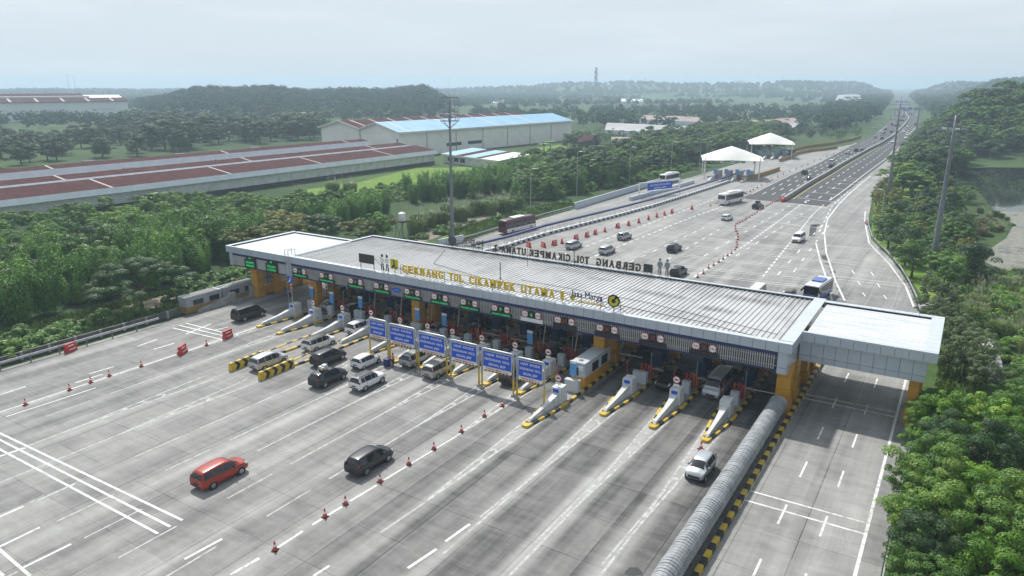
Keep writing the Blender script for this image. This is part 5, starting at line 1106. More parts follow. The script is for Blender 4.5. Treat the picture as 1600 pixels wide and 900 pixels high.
x, y = mid((1100, 752), (1118, 735), 'hatch'); car('hatch', 'lightsilver', x, y, 'pale silver hatchback driving towards the camera on the right', rz=math.pi)
car('suv', 'black', -24.9, 72.2, 'black off-roader facing the camera under the right part of the canopy', rz=math.pi)
car('minibus', 'lightsilver', -19.8, 73.4, 'silver minibus facing the camera at the right edge of the canopy', 'minibus', rz=math.pi, roof='paint_silver')
car('minibus', 'champagne', -19.8, 82., 'pale van behind the silver minibus under the right part of the canopy', 'van', rz=math.pi)
for k, (kind, c, p, lb) in enumerate((('mpv', 'lightsilver', (898, 388), 'silver minivan behind the gate next to the red water barriers'), ('mpv', 'lightsilver', (950, 396), 'silver minivan behind the gate, nearest to the reversed roof letters'), ('suv', 'silver', (977, 374), 'silver off-roader behind the gate, furthest of the three silver cars'), ('suv', 'black', (1055, 393), 'black car behind the gate, left of the cone row'), ('mpv', 'black', (1062, 430), 'black minivan just behind the gate beside the figure cutouts'), ('hatch', 'white', (1137, 344), 'white hatchback behind the gate left of the bend in the cone row'), ('suv', 'black', (1185, 326), 'dark car with a roof box beside the upper cone row'))):
    x, y = g(*p); t = car(kind, c, x-.2, y, lb, rz=-.12 if k > 4 else -.03)
    if k == 6: b = MB(); b.cbox((0, -.3, 1.95), (.9, 1.5, .32)); b.build('roof_box', 'black_paint', t)
x, y = g(1247, 377); car('van', 'white', x, y, 'white van driving towards the camera behind the gate', 'van', rz=math.pi-.05)
x, y = g(1181, 468); car('minibus', 'white', x, y, 'white van just behind the right part of the canopy', 'van', rz=math.pi); x, y = g(1230, 470); car('mpv', 'brown', x, y, 'brown car roof just behind the canopy beside the blue and white minibus', rz=math.pi)
# buses
def bus(x, y, rz, L, body, upper, roof, label, cat_='bus', H=3.3, stripe=None, name='bus'):
    t = thing(name, label, cat_, (x, y, .006), rz); W = 1.22; b = MB()
    v = []
    prof = [(-L/2, .45, 1.12, H*.9), (-L/2+.12, .4, W, H*.97), (-L/2+.5, .38, W, H), (L/2-.9, .38, W, H), (L/2-.25, .38, W, H*.95), (L/2, .45, 1.1, H*.42)]
    for yy, zs, w, zt in prof: v += [(-w, yy, zs), (-w*1.0, yy, zt*.45), (-w*.99, yy, zt*.86), (-w*.86, yy, zt*.985), (0, yy, zt), (w*.86, yy, zt*.985), (w*.99, yy, zt*.86), (w, yy, zt*.45), (w, yy, zs)]
    n = 9; f = [(i*n+j, i*n+(j+1) % n, (i+1)*n+(j+1) % n, (i+1)*n+j) for i in range(5) for j in range(n)]+[tuple(range(n)), tuple(range(5*n, 6*n))[::-1]]
    b.add(v, f); bo = b.build('body', body, t); md = bo.modifiers.new('round', 'BEVEL'); md.width = .07; md.segments = 2; md.limit_method = 'ANGLE'
    for s in (-1, 1):
        b = MB(); b.box(s*(W+.004), -L/2+.35, H*.42, s*(W-.02), L/2-.5, H*.86); b.build('window_band', upper, t)
        b = MB(); k = int((L-1.2)/1.35); [b.box(s*(W+.006), -L/2+.6+i*1.35, H*.48, s*(W+.012), -L/2+1.8+i*1.35, H*.8) for i in range(k)]; b.build('window', 'glass', t)
        if stripe: b = MB(); b.box(s*(W+.003), -L/2+.3, H*.14, s*(W+.009), L/2-.4, H*.4); b.build('stripe', stripe, t)
    b = MB(); b.box(-1.0, -L/2-.012, H*.52, 1.0, -L/2+.06, H*.84); b.build('rear_window', 'glass', t)
    b = MB(); b.add([(-1.08, L/2+.012, H*.43), (1.08, L/2+.012, H*.43), (1.12, L/2-.22, H*.9), (-1.12, L/2-.22, H*.9)], [(0, 1, 2, 3)]); b.build('windscreen', 'glass', t)
    b = MB(); b.box(-.8, -L*.2, H-.02, .8, L*.16, H+.2); b.build('roof_unit', roof, t)
    for s in (-1, 1):
        for yy in (-L*.28, L*.33): b = MB(); b.tube([(s*(W-.28), yy, .48), (s*(W+.01), yy, .48)], .48, 16); w = b.build('wheel', 'tyre', t); b = MB(); b.tube([(s*(W+.01), yy, .48), (s*(W+.02), yy, .48)], .27, 12); b.build('rim', 'rim', w)
        b = MB(); b.cbox((s*.95, -L/2-.01, H*.3), (.22, .05, .35)); b.build('taillight', 'lamp_red', t); b = MB(); b.cbox((s*.85, L/2+.0, H*.25), (.35, .06, .2)); b.build('headlight', 'lamp_clear', t); b = MB(); b.beam((s*1.1, L/2-.1, H*.8), (s*1.42, L/2+.3, H*.62), .1, .3); b.build('mirror', 'trim_black', t)
    return t
a = g(1140, 319); bus(a[0]-.3, a[1]+2, -.18, 11.5, 'paint_white', 'paint_graphite', 'white_plain', 'big white coach with dark window band leaving the gate beside the cones')
a, c = g(795, 367), g(833, 357); bus((a[0]+c[0])/2-1, (a[1]+c[1])/2, -.13, 10.8, 'paint_maroon', 'paint_maroon', 'white_plain', 'white coach with maroon upper half on the far left lane behind the gate', stripe='paint_white')
b_ = [o for o in S.objects if o.name.startswith('bus')][-1]
a = g(1041, 286.5); bus(a[0], a[1]+3, -.1, 11., 'paint_white', 'paint_graphite', 'white_plain', 'white coach on the ramp behind the far blue sign')
a = g(1228, 245); bus(a[0], a[1]+4, -.3, 10., 'paint_olive', 'paint_graphite', 'paint_yellow', 'olive and yellow bus passing under the further white tent')
a = g(1274, 468); t = bus(a[0], a[1]+1.5, math.pi-.12, 7.4, 'paint_white', 'paint_graphite', 'paint_busblue', 'white minibus with blue front and blue roof unit coming towards the gate', 'minibus', 2.75, 'paint_busblue', 'small_bus')
b = MB(); b.box(-1.1, 3.72, .5, 1.1, 3.76, 1.15); b.build('front_panel', 'paint_busblue', t)
# far traffic
FT = [(1257, 272, 'mpv', 'graphite', 0), (1266, 282, 'sedan', 'black', 0), (1299, 256, 'van', 'white', 0), (1299, 262.5, 'mpv', 'graphite', 0), (1324, 240.5, 'sedan', 'lightsilver', 0), (1338, 237, 'suv', 'graphite', 0), (1348, 237, 'mpv', 'black', 0), (1378, 218, 'mpv', 'darkblue', 0), (1368, 216, 'hatch', 'silver', 0), (1378, 211.5, 'minibus', 'white', 0), (1381, 209, 'suv', 'graphite', 0), (1384, 203.5, 'mpv', 'black', 0), (1393, 207.5, 'mpv', 'darkblue', 0), (1394, 196, 'minibus', 'graphite', 0), (1399, 197.5, 'mpv', 'black', 0), (1407, 189, 'mpv', 'darkblue', 0), (1411, 189.5, 'mpv', 'graphite', 0), (1403, 182, 'mpv', 'black', 0), (1408, 183, 'hatch', 'silver', 0), (1412, 183, 'mpv', 'graphite', 0), (1405, 197, 'hatch', 'maroon', 0), (1404, 175, 'minibus', 'graphite', 0), (1409, 174, 'suv', 'graphite', 0),
      (1395, 223, 'sedan', 'white', 1), (1412, 207, 'hatch', 'white', 1), (1417, 212, 'van', 'white', 1), (1418, 199, 'hatch', 'white', 1), (1430, 196, 'minibus', 'maroon', 1), (1424, 180, 'minibus', 'darkblue', 1), (1432, 182, 'minibus', 'white', 1), (1415, 217, 'sedan', 'white', 1), (1421, 178, 'mpv', 'graphite', 1)]
for u, v, kind, c, rev in FT:
    x, y = g(u, v); dx = at_y(HM, y+15)-at_y(HM, y-15); rz = math.atan2(-dx, 30)+(math.pi if rev else 0)
    nm = {'mpv': 'minivan', 'hatch': 'hatchback', 'suv': 'off-roader', 'van': 'van', 'minibus': 'minibus', 'sedan': 'sedan'}[kind]
    car(kind, c, x, y, '%s %s on the highway %s' % ({'lightsilver': 'pale silver', 'graphite': 'dark grey', 'darkblue': 'dark blue'}.get(c, c), nm, ('heading away' if not rev else 'coming back')+(' near the start of the median' if v > 265 else ' abreast of the further tent' if v > 250 else ' on the straight after the plaza' if v > 214 else ' in the far traffic')), nm.replace('-', ' '), rz, 'far %s %ss %s' % (c, nm, 'coming back' if rev else 'heading away') if v < 230 else None, None, v > 215, .03)
# ------------------------------------------------------------------ the man in the orange vest with a blue bin
def person(x, y, rz, label):
    J = dict(pelvis=(0, 0, .95), spine=(0, 0, 1.15), chest=(0, .03, 1.36), neck=(0, .04, 1.5), head=(0, .07, 1.6), crown=(0, .07, 1.74), lh=(-.1, 0, .9), lk=(-.13, .14, .5), la=(-.12, .02, .08), lt=(-.13, .2, .04), rh=(.1, 0, .9), rk=(.12, .06, .5), ra=(.12, -.16, .1), rt=(.12, -.02, .04),
             ls=(-.19, .03, 1.42), le=(-.27, .02, 1.14), lw=(-.3, .12, .9), lf=(-.3, .15, .8), rs=(.19, .03, 1.42), re=(.27, .04, 1.15), rw=(.25, .22, 1.0), rf=(.24, .3, .96))
    rad = dict(pelvis=.14, spine=.13, chest=.15, neck=.055, head=.085, crown=.06, lh=.09, lk=.06, la=.045, lt=.035, rh=.09, rk=.06, ra=.045, rt=.035, ls=.065, le=.045, lw=.032, lf=.028, rs=.065, re=.045, rw=.032, rf=.028)
    E = [('pelvis', 'spine'), ('spine', 'chest'), ('chest', 'neck'), ('neck', 'head'), ('head', 'crown'), ('pelvis', 'lh'), ('lh', 'lk'), ('lk', 'la'), ('la', 'lt'), ('pelvis', 'rh'), ('rh', 'rk'), ('rk', 'ra'), ('ra', 'rt'), ('chest', 'ls'), ('ls', 'le'), ('le', 'lw'), ('lw', 'lf'), ('chest', 'rs'), ('rs', 're'), ('re', 'rw'), ('rw', 'rf')]
    t = thing('person', label, 'person', (x, y, .006), rz); K = list(J)
    def skin(name, keys, grow, mat, lo=None):
        idx = {k: i for i, k in enumerate(keys)}; me = bpy.data.meshes.new(name); me.from_pydata([(lo or J)[k] for k in keys], [(idx[a], idx[c]) for a, c in E if a in idx and c in idx], [])
        o = link(me, name, t); me.materials.append(MATS[mat]); md = o.modifiers.new('skin', 'SKIN'); 
        for i, k in enumerate(keys): r_ = rad[k]+grow; me.skin_vertices[0].data[i].radius = (r_, r_); me.skin_vertices[0].data[i].use_root = i == 0
        sm = o.modifiers.new('smooth', 'SUBSURF'); sm.levels = 1; sm.render_levels = 1; return o
    skin('body', K, 0, 'skin'); skin('vest', ['pelvis', 'spine', 'chest', 'ls', 'rs', 'le', 're'], .022, 'vest')
    skin('trousers', ['pelvis', 'lh', 'lk', 'la', 'rh', 'rk', 'ra'], .02, 'cloth_dark'); b = MB(); b.tube([(0, .05, 1.62), (0, .05, 1.7), (0, .06, 1.78), (0, .06, 1.8)], [.105, .11, .07, .02], 10); b.build('hair', 'hair', t, True)
    b = MB(); b.box(-.1, .165, 1.2, -.06, .185, 1.42); b.box(.06, .165, 1.2, .1, .185, 1.42); b.box(-.12, -.185, 1.12, .12, -.165, 1.2); b.build('reflective_tape', 'white_plain', t)
    return t
x, y = g(614, 574); person(x, y, -.4, 'man in an orange safety vest and dark trousers walking beside a blue bin')
x, y = g(606, 573); b = MB(); t = thing('waste_bin', 'blue wheeled waste bin beside the man in the orange vest', 'bin', (x-.1, y, .006)); b.prism([(-.27, -.3), (.27, -.3), (.27, .3), (-.27, .3)], .08, .9); b.build('body', 'bin_blue', t); b = MB(); b.box(-.31, -.35, .9, .31, .34, .98); b.build('lid', 'bin_blue', t); b = MB(); [b.disc((s*.25, .28, .1), .1, 'x', .06) for s in (-1, 1)]; b.build('wheels', 'tyre', t)
# ------------------------------------------------------------------ warehouses and far buildings
def shed_frame(P0, e):
    """local frame: x = depth away from the front wall, y = along the wall"""
    return math.atan2(e[1], e[0])-math.pi/2
P0 = (-192.5, 245.)
_a = g(0, 313, 5.7); E_WH = nrm(np.array([P0[0]-_a[0], P0[1]-_a[1]])); e_ = E_WH
t = thing('warehouse', 'very long low warehouse with three rows of rusty red roofs and pale grey gutters', 'warehouse', P0+(0,), shed_frame(P0, e_)); L = -240
def rx(lst): return [(-d, z) for d, z in lst]
b = MB(); b.box(-58, L, 0, 0, 0, 1.2); b.build('base_wall', 'shed_base', t)
b = MB(); b.extr(rx([(0, 1.2), (0, 5.4), (10.3, 6.9), (14.6, 6.0), (20, 7.8), (34, 5.4), (38, 5.8), (42, 8.4), (58, 4.2), (58, 1.2)]), L+.5, -.3); b.build('wall', 'shed_wall', t)
for k in range(1, 16): b = MB(); b.box(.0, -k*15.4-.2, 1.2, .14, -k*15.4+.2, 5.0); b.build('downpipe', 'cream_trim', t)
for d0, z0, d1, z1, d2, z2 in ((-.6, 5.7, 10.4, 7.25, 10.5, 7.2), (14.4, 7.2, 20, 8.05, 35, 5.6), (37.6, 8.0, 42, 8.8, 59, 4.4)):
    b = MB()
    b.extr(rx([(d0, z0), (d1, z1), (d2, z2), (d2, z2-.15), (d1, z1-.15), (d0, z0-.15)]), L, .6); o = b.build('roof', 'rust_roof', t)
    b = MB(); b.extr(rx([(d0-.02, z0+.06), (d0-.02, z0-.25), (d0-(.7 if d0 < 0 else 1.0), z0-(1.5 if d0 < 0 else 2.0)), (d0-(.85 if d0 < 0 else 1.15), z0-(1.45 if d0 < 0 else 1.95))]), L, .62); b.build('gutter', 'shed_grey', o)
    b = MB()
    for k in range(6 if d0 < 0 else 3): y = -9-k*(37. if d0 < 0 else 61)-(d0*2.1 % 19); b.extr(rx([(d0, z0+.02), (d1, z1+.02), (d1, z1+.05), (d0, z0+.05)]), y-.35, y+.35)
    b.build('pale_sheets', 'pale_strip', o)
    b = MB(); [b.extr(rx([(d0+3.8+k % 3, z0+(.05 if d0 < 0 else .8)), (d0+4.9+k % 3, z0+1.05), (d0+4.9+k % 3, z0+.95), (d0+3.8+k % 3, z0-.05)]), -60-k*31, -56-k*31) for k in range(3)] if d0 > 0 else None
    if b.v: b.build('roof_holes', 'dark_opening', o)
t = thing('warehouse', 'tall cream warehouse with twin gables, one roof sky blue and the other rusty red', 'warehouse', (-223.6, 259., 0), shed_frame(None, (.0913, .9958)))
L = 144.6
b = MB(); b.extr(rx([(0, 0), (0, 11.4), (14.8, 15.2), (26.4, 12.0), (41, 15.2), (55.5, 12.2), (55.5, 0)]), 0, L); b.build('wall', 'cream_wall', t)
for lst, m, nm in (([(-1.2, 11.35), (14.8, 15.5), (26.3, 12.3)], 'blue_roof', 'bright blue sheet roof'), ([(26.5, 12.3), (41, 15.6), (57, 12.1)], 'rust_roof', 'rusty red sheet roof')):
    b = MB(); b.extr(rx(lst+[(d, z-.2) for d, z in lst[::-1]]), -1, L+1); o = tag(b.build('roof', m, t), nm)
    b = MB(); b.extr(rx([(d, z+.06) for d, z in lst]+[(d, z-.7) for d, z in lst[::-1]]), -1.3, -1.02); b.build('gable_trim', 'cream_trim', o)
    if m[0] == 'b': b = MB(); b.extr(rx([(-1.25, 11.45), (-1.25, 10.6), (-1.5, 10.6), (-1.5, 11.45)]), -1.2, L+1.2); b.build('gutter', 'cream_trim', o)
    b = MB(); (d0, z0), (d1, z1) = (lst[0], lst[1]) if m[0] == 'b' else (lst[0], lst[1])
    for k in range(11 if m[0] == 'r' else 4): y = 6+k*(12.5 if m[0] == 'r' else 33); b.extr(rx([(d0, z0+.03), (d1, z1+.03), (d1, z1+.07), (d0, z0+.07)]), y-.6, y+.6)
    b.build('pale_sheets', 'pale_strip' if m[0] == 'r' else 'grey_panel_light', o)
b = MB(); [b.box(0, 18+k*21-.12, 0, .2, 18+k*21+.12, 11.2) for k in range(6)]; b.box(-26.8, -.2, 0, -26.4, 0, 11.9); b.box(-1.6, -.25, 4, -.9, 0, 8.5); b.build('downpipe', 'dull_steel', t)
for k in range(2): b = MB(); b.box(0, 32+k*16, 3.0, .06, 43+k*16, 4.6); b.build('window', 'dark_opening', t)
a, c = g(693, 254), g(778, 266)
t = thing('small_shed', 'small pale shed with blue and rust roof sheets in front of the tall cream warehouse', 'shed', (a[0], a[1], 0), math.atan2(c[1]-a[1], c[0]-a[0])); L = math.dist(a, c); D = 16
b = MB(); b.extr([(0, 0), (L, 0), (L, 3.6), (0, 3.6)], .3, D); b.extr([(.3, 3.6), (L-.3, 3.6), (L-.3, 3.7), (.3, 3.7)], .5, D); b.build('wall', 'shed_wall', t)
b = MB(); [b.box(3+k*4.5, .2, 1.0, 6.3+k*4.5, .29, 2.6) for k in range(3)]; b.build('window', 'dark_opening', t)
for k, (f0, f1, m) in enumerate(((-.03, .25, 'blue_roof'), (.25, .4, 'rust_roof'), (.4, .62, 'blue_roof'), (.62, .72, 'rust_roof'), (.72, 1.03, 'white_paint'))):
    b = MB(); v = [(L*f0, -.8, 3.75), (L*f1, -.8, 3.75), (L*f1, D+.5, 5.4), (L*f0, D+.5, 5.4)]; b.add(v+[(x, y, z-.15) for x, y, z in v], [(0, 1, 2, 3), (7, 6, 5, 4), (0, 4, 5, 1), (1, 5, 6, 2), (2, 6, 7, 3), (3, 7, 4, 0)]); b.build('roof', m, t)
b = MB(); b.box(-.5, -.95, 3.2, L+.5, -.82, 3.85); b.build('gutter', 'cream_trim', t)
t = thing('warehouse', 'far cream warehouse with dark red roof strips at the left edge of the picture', 'warehouse', (-710.8, 421.5, 0), shed_frame(None, nrm(np.array((.25, .97)))))
L = -330; b = MB(); b.extr(rx([(0, 0), (0, 17.5), (26, 23), (52, 17.5), (52, 0)]), L, 0); b.build('wall', 'far_white', t)
b = MB(); b.extr(rx([(-1.5, 17.4), (13, 20.6), (13, 20.1), (-1.5, 16.9)]), L, 1.5); b.extr(rx([(16, 22.5), (26, 24.6), (54, 17.6), (54, 17.2), (26, 24.1), (16, 22.)]), L, -34); o = b.build('roof', 'rust_roof', t)
b = MB(); b.extr(rx([(13, 20.3), (16, 20.6), (16, 22.4), (13, 22.2)]), L, -30); b.build('clerestory', 'cream_trim', t)
b = MB(); [b.extr(rx([(-1.5, 17.5), (13, 20.7), (13, 20.8), (-1.5, 17.6)]), -14-k*21, -12-k*21) for k in range(14)]; b.build('pale_sheets', 'pale_strip', o)
for k in range(7): b = MB(); b.box(0, -30-k*44, 9, .1, -12-k*44, 11); b.build('window', 'shed_grey', t)
def lowbuild(pts, h, roof, wallm, label, name='far_building', catg='building', pitch=1.5):
    """a wide far-off building given by photo pixels of its roof corners at height h"""
    P = [g(u, v, h) for u, v in pts]; t = thing(name, label, catg, (P[0][0], P[0][1], 0)); P = [(p[0]-P[0][0], p[1]-P[0][1]) for p in P]
    b = MB(); b.prism(P, 0, h-.3); b.build('wall', wallm, t); c = np.mean(P, axis=0)
    b = MB(); n = len(P); m0 = ((P[0][0]+P[-1][0])/2, (P[0][1]+P[-1][1])/2); m1 = ((P[1][0]+P[2][0])/2, (P[1][1]+P[2][1])/2)
    v = [p+(h-.3,) for p in P]+[m0+(h+pitch,), m1+(h+pitch,)]; b.add(v, [(0, 1, 5, 4), (3, 4, 5, 2), (0, 4, 3), (1, 2, 5), (3, 2, 1, 0)]); b.build('roof', roof, t); return t
lowbuild(((945, 202), (1092, 209), (1084, 197), (950, 191)), 5, 'grey_roof', 'shed_grey', 'wide low grey-roofed factory hall beyond the trees, behind the nearer tent')
lowbuild(((1120, 198), (1250, 190), (1232, 184), (1095, 192)), 6, 'pink_roof', 'shed_grey', 'low factory hall with brownish roof on the left of the highway')
lowbuild(((1110, 204), (1240, 199), (1258, 190), (1130, 198)), 5, 'grey_roof', 'shed_base', 'long grey open-sided hall right behind the further tent')
lowbuild(((1000, 186), (1098, 190), (1085, 182), (1005, 179)), 5, 'pink_roof', 'shed_grey', 'dull brown-roofed hall behind the grey factory hall')
lowbuild(((1105, 208), (1130, 211), (1130, 205), (1108, 204)), 4, 'far_white', 'far_white', 'small white house among trees left of the further tent')
lowbuild(((970, 158), (1005, 158), (1003, 155), (970, 154)), 7, 'far_white', 'far_white', 'long white roof far away right of the telecom tower')
lowbuild(((918, 158), (930, 158), (929, 155), (918, 155)), 6, 'far_white', 'far_white', 'small white roof far away left of the telecom tower foot')
lowbuild(((902, 222), (925, 218), (935, 212), (905, 214)), 4, 'rust_roof', 'shed_base', 'small open shelter with a rust red roof at the end of the tall cream warehouse')
lowbuild(((955, 221), (1005, 222), (1003, 216), (955, 215)), 3, 'pink_roof', 'shed_wall', 'low brown shed behind the trees right of the tall cream warehouse')
lowbuild(((418, 186), (440, 183), (440, 180), (420, 182)), 5, 'pink_roof', 'far_white', 'small pinkish house left in the far valley'); lowbuild(((445, 182), (490, 178), (495, 175), (450, 177)), 6, 'pink_roof', 'pink_roof', 'long pinkish roof in the far valley under the hill')
lowbuild(((1305, 156), (1345, 154), (1344, 147), (1310, 148)), 12, 'grey_roof', 'shed_grey', 'pale factory block in the haze left of the highway'); lowbuild(((770, 160), (788, 160), (788, 157), (770, 157)), 6, 'far_white', 'far_white', 'tiny white house in the haze right of the hill')
lowbuild(((1585, 150), (1600, 151), (1600, 147), (1586, 147)), 8, 'column_orange', 'far_white', 'small yellow-walled house at the far right edge above the trees')
x, y = at_dist(1153, 3000); t = thing('tower_block', 'pale grey multi-storey building on the far skyline', 'building', (x, y, 0), .3); b = MB(); b.box(-32, -9, 0, 32, 9, 44); b.box(-12, -7, 44, 20, 7, 50); b.build('wall', 'far_white', t)
for k in range(6): b = MB(); b.box(-30, -9.2, 8+k*6, 30, -9.02, 10.5+k*6); b.build('window_row', 'shed_grey', t)
def lattice(u, v0, d, h, label, w=3., kind='telecom_tower'):
    x, y = at_dist(u, d); t = thing(kind, label, 'tower', (x, y, 0)); b = MB(); n = 8
    for k in range(n):
        a0, a1 = w*(1-.75*k/n)/2, w*(1-.75*(k+1)/n)/2; z0, z1 = h*k/n, h*(k+1)/n
        for sx in (-1, 1):
            for sy in (-1, 1): b.beam((sx*a0, sy*a0, z0), (sx*a1, sy*a1, z1), w*.08, w*.08)
        for s in (-1, 1): b.beam((-a0, s*a0, z0), (a1, s*a1, z1), w*.05, w*.05); b.beam((s*a0, -a0, z0), (s*a1, a1, z1), w*.05, w*.05)
    b.build('mast', 'steel', t)
    if w > 4:
        for k, z in enumerate((.68, .75, .8, .87, .93)): b = MB(); b.cbox(((-1)**k*w*.25, 0, h*z), (w*.42, w*.42, h*.035)); b.build('antenna', 'far_white', t)
    return t
lattice(931, 0, 1300, 62, 'tall lattice telecom tower with dish antennas on the far plain', 7.)
for k, (u, d, h, w) in enumerate(((1008, 1700, 48, 2.2), (1000, 1500, 40, 1.6), (107, 2000, 58, 1.8), (117, 2000, 55, 1.6), (702, 1600, 48, 1.4), (1320, 2200, 58, 2.2), (1324, 2300, 52, 1.8), (1101, 2000, 42, 1.6))): lattice(u, 0, d, h, 'thin distant radio mast, %s of a scattered row on the skyline' % ORD[k], w, 'radio_mast')
# sign gantries far up the highway
for k, (u0, u1, v) in enumerate(((1398, 1440, 181), (1393, 1421, 167))):
    a, c = g(u0, v), g(u1, v); t = thing('highway_gantry', ('nearer' if k == 0 else 'further')+' blue sign gantry across the far highway', 'sign gantry', a+(0,), math.atan2(c[1]-a[1], c[0]-a[0])); L = math.dist(a, c); b = MB(); b.beam((0, 0, 0), (0, 0, 8), .6, .6); b.beam((L, 0, 0), (L, 0, 8), .6, .6); b.beam((0, 0, 7.6), (L, 0, 7.6), .7, .9); b.build('frame', 'dull_steel', t)
    for q in range(3): b = MB(); b.box(L*(.2+.24*q), -.5, 6.4, L*(.36+.24*q), -.36, 8.8); b.build('sign_board', 'sign_blue', t)
# ------------------------------------------------------------------ vegetation
def leafmesh(name, C, N, size, tint, mat, aspect=.55):
    C = np.asarray(C); n = len(C); N = N/np.linalg.norm(N, axis=1, keepdims=True)
    r = rng.normal(size=(n, 3)); A = np.cross(N, r); A /= np.linalg.norm(A, axis=1, keepdims=True); B = np.cross(N, A)
    s = np.asarray(size)[:, None]
    V = np.stack([C-A*s*.5, C+B*s*aspect*.5-A*s*.05, C+A*s*.5, C-B*s*aspect*.5-A*s*.05], 1).reshape(-1, 3)
    return quadmesh(name, V, tint, mat)
def quadmesh(name, V, tint, mat):
    n = len(V)//4; me = bpy.data.meshes.new(name); me.vertices.add(4*n); me.loops.add(4*n); me.polygons.add(n)
    me.vertices.foreach_set('co', V.astype(np.float32).ravel()); me.loops.foreach_set('vertex_index', np.arange(4*n, dtype=np.int32)); me.polygons.foreach_set('loop_start', np.arange(0, 4*n, 4, dtype=np.int32))
    me.materials.append(MATS[mat]); at = me.attributes.new('tint', 'FLOAT', 'FACE'); at.data.foreach_set('value', np.asarray(tint, dtype=np.float32)); me.update(calc_edges=True); return me
UP3 = np.array([0, 0, 1.])
def fill(centers, rad, squash, per, leaf, low=-.3, tints=None):
    C = []; N = []; S_ = []; T = []
    for ci, (c, r) in enumerate(zip(centers, rad)):
        k = max(4, int(per*(r/np.mean(rad))**2)); d = rng.normal(size=(k, 3)); d /= np.linalg.norm(d, axis=1, keepdims=True); d[:, 2] = np.where(d[:, 2] < low, -d[:, 2], d[:, 2])
        rr = r*(.7+.35*rng.random(k)**.6); p = c+d*rr[:, None]*np.array([1, 1, squash]); C.append(p); N.append(d*1.0+UP3*.35+rng.normal(size=(k, 3))*.28); S_.append(leaf*(.6+.8*rng.random(k))); T.append(np.full(k, rng.random() if tints is None else tints[ci]))
    return np.concatenate(C), np.concatenate(N), np.concatenate(S_), np.concatenate(T)
def trunk_mesh(h, r, targets, mat, lean=0., low=.45):
    b = MB(); p = [Vector((0, 0, -.1)), Vector((lean*.3, 0, h*low*.5)), Vector((lean, lean*.4, h*low))]; b.tube(p, [r*1.25, r, r*.8], 8)
    for c in targets:
        c = Vector(c); m_ = p[2].lerp(c, .5)+Vector((0, 0, -.08*h)); b.tube([p[2], m_, c], [r*.55, r*.32, r*.1], 5)
    return b.mesh('trunk', mat, True)
PL = {}
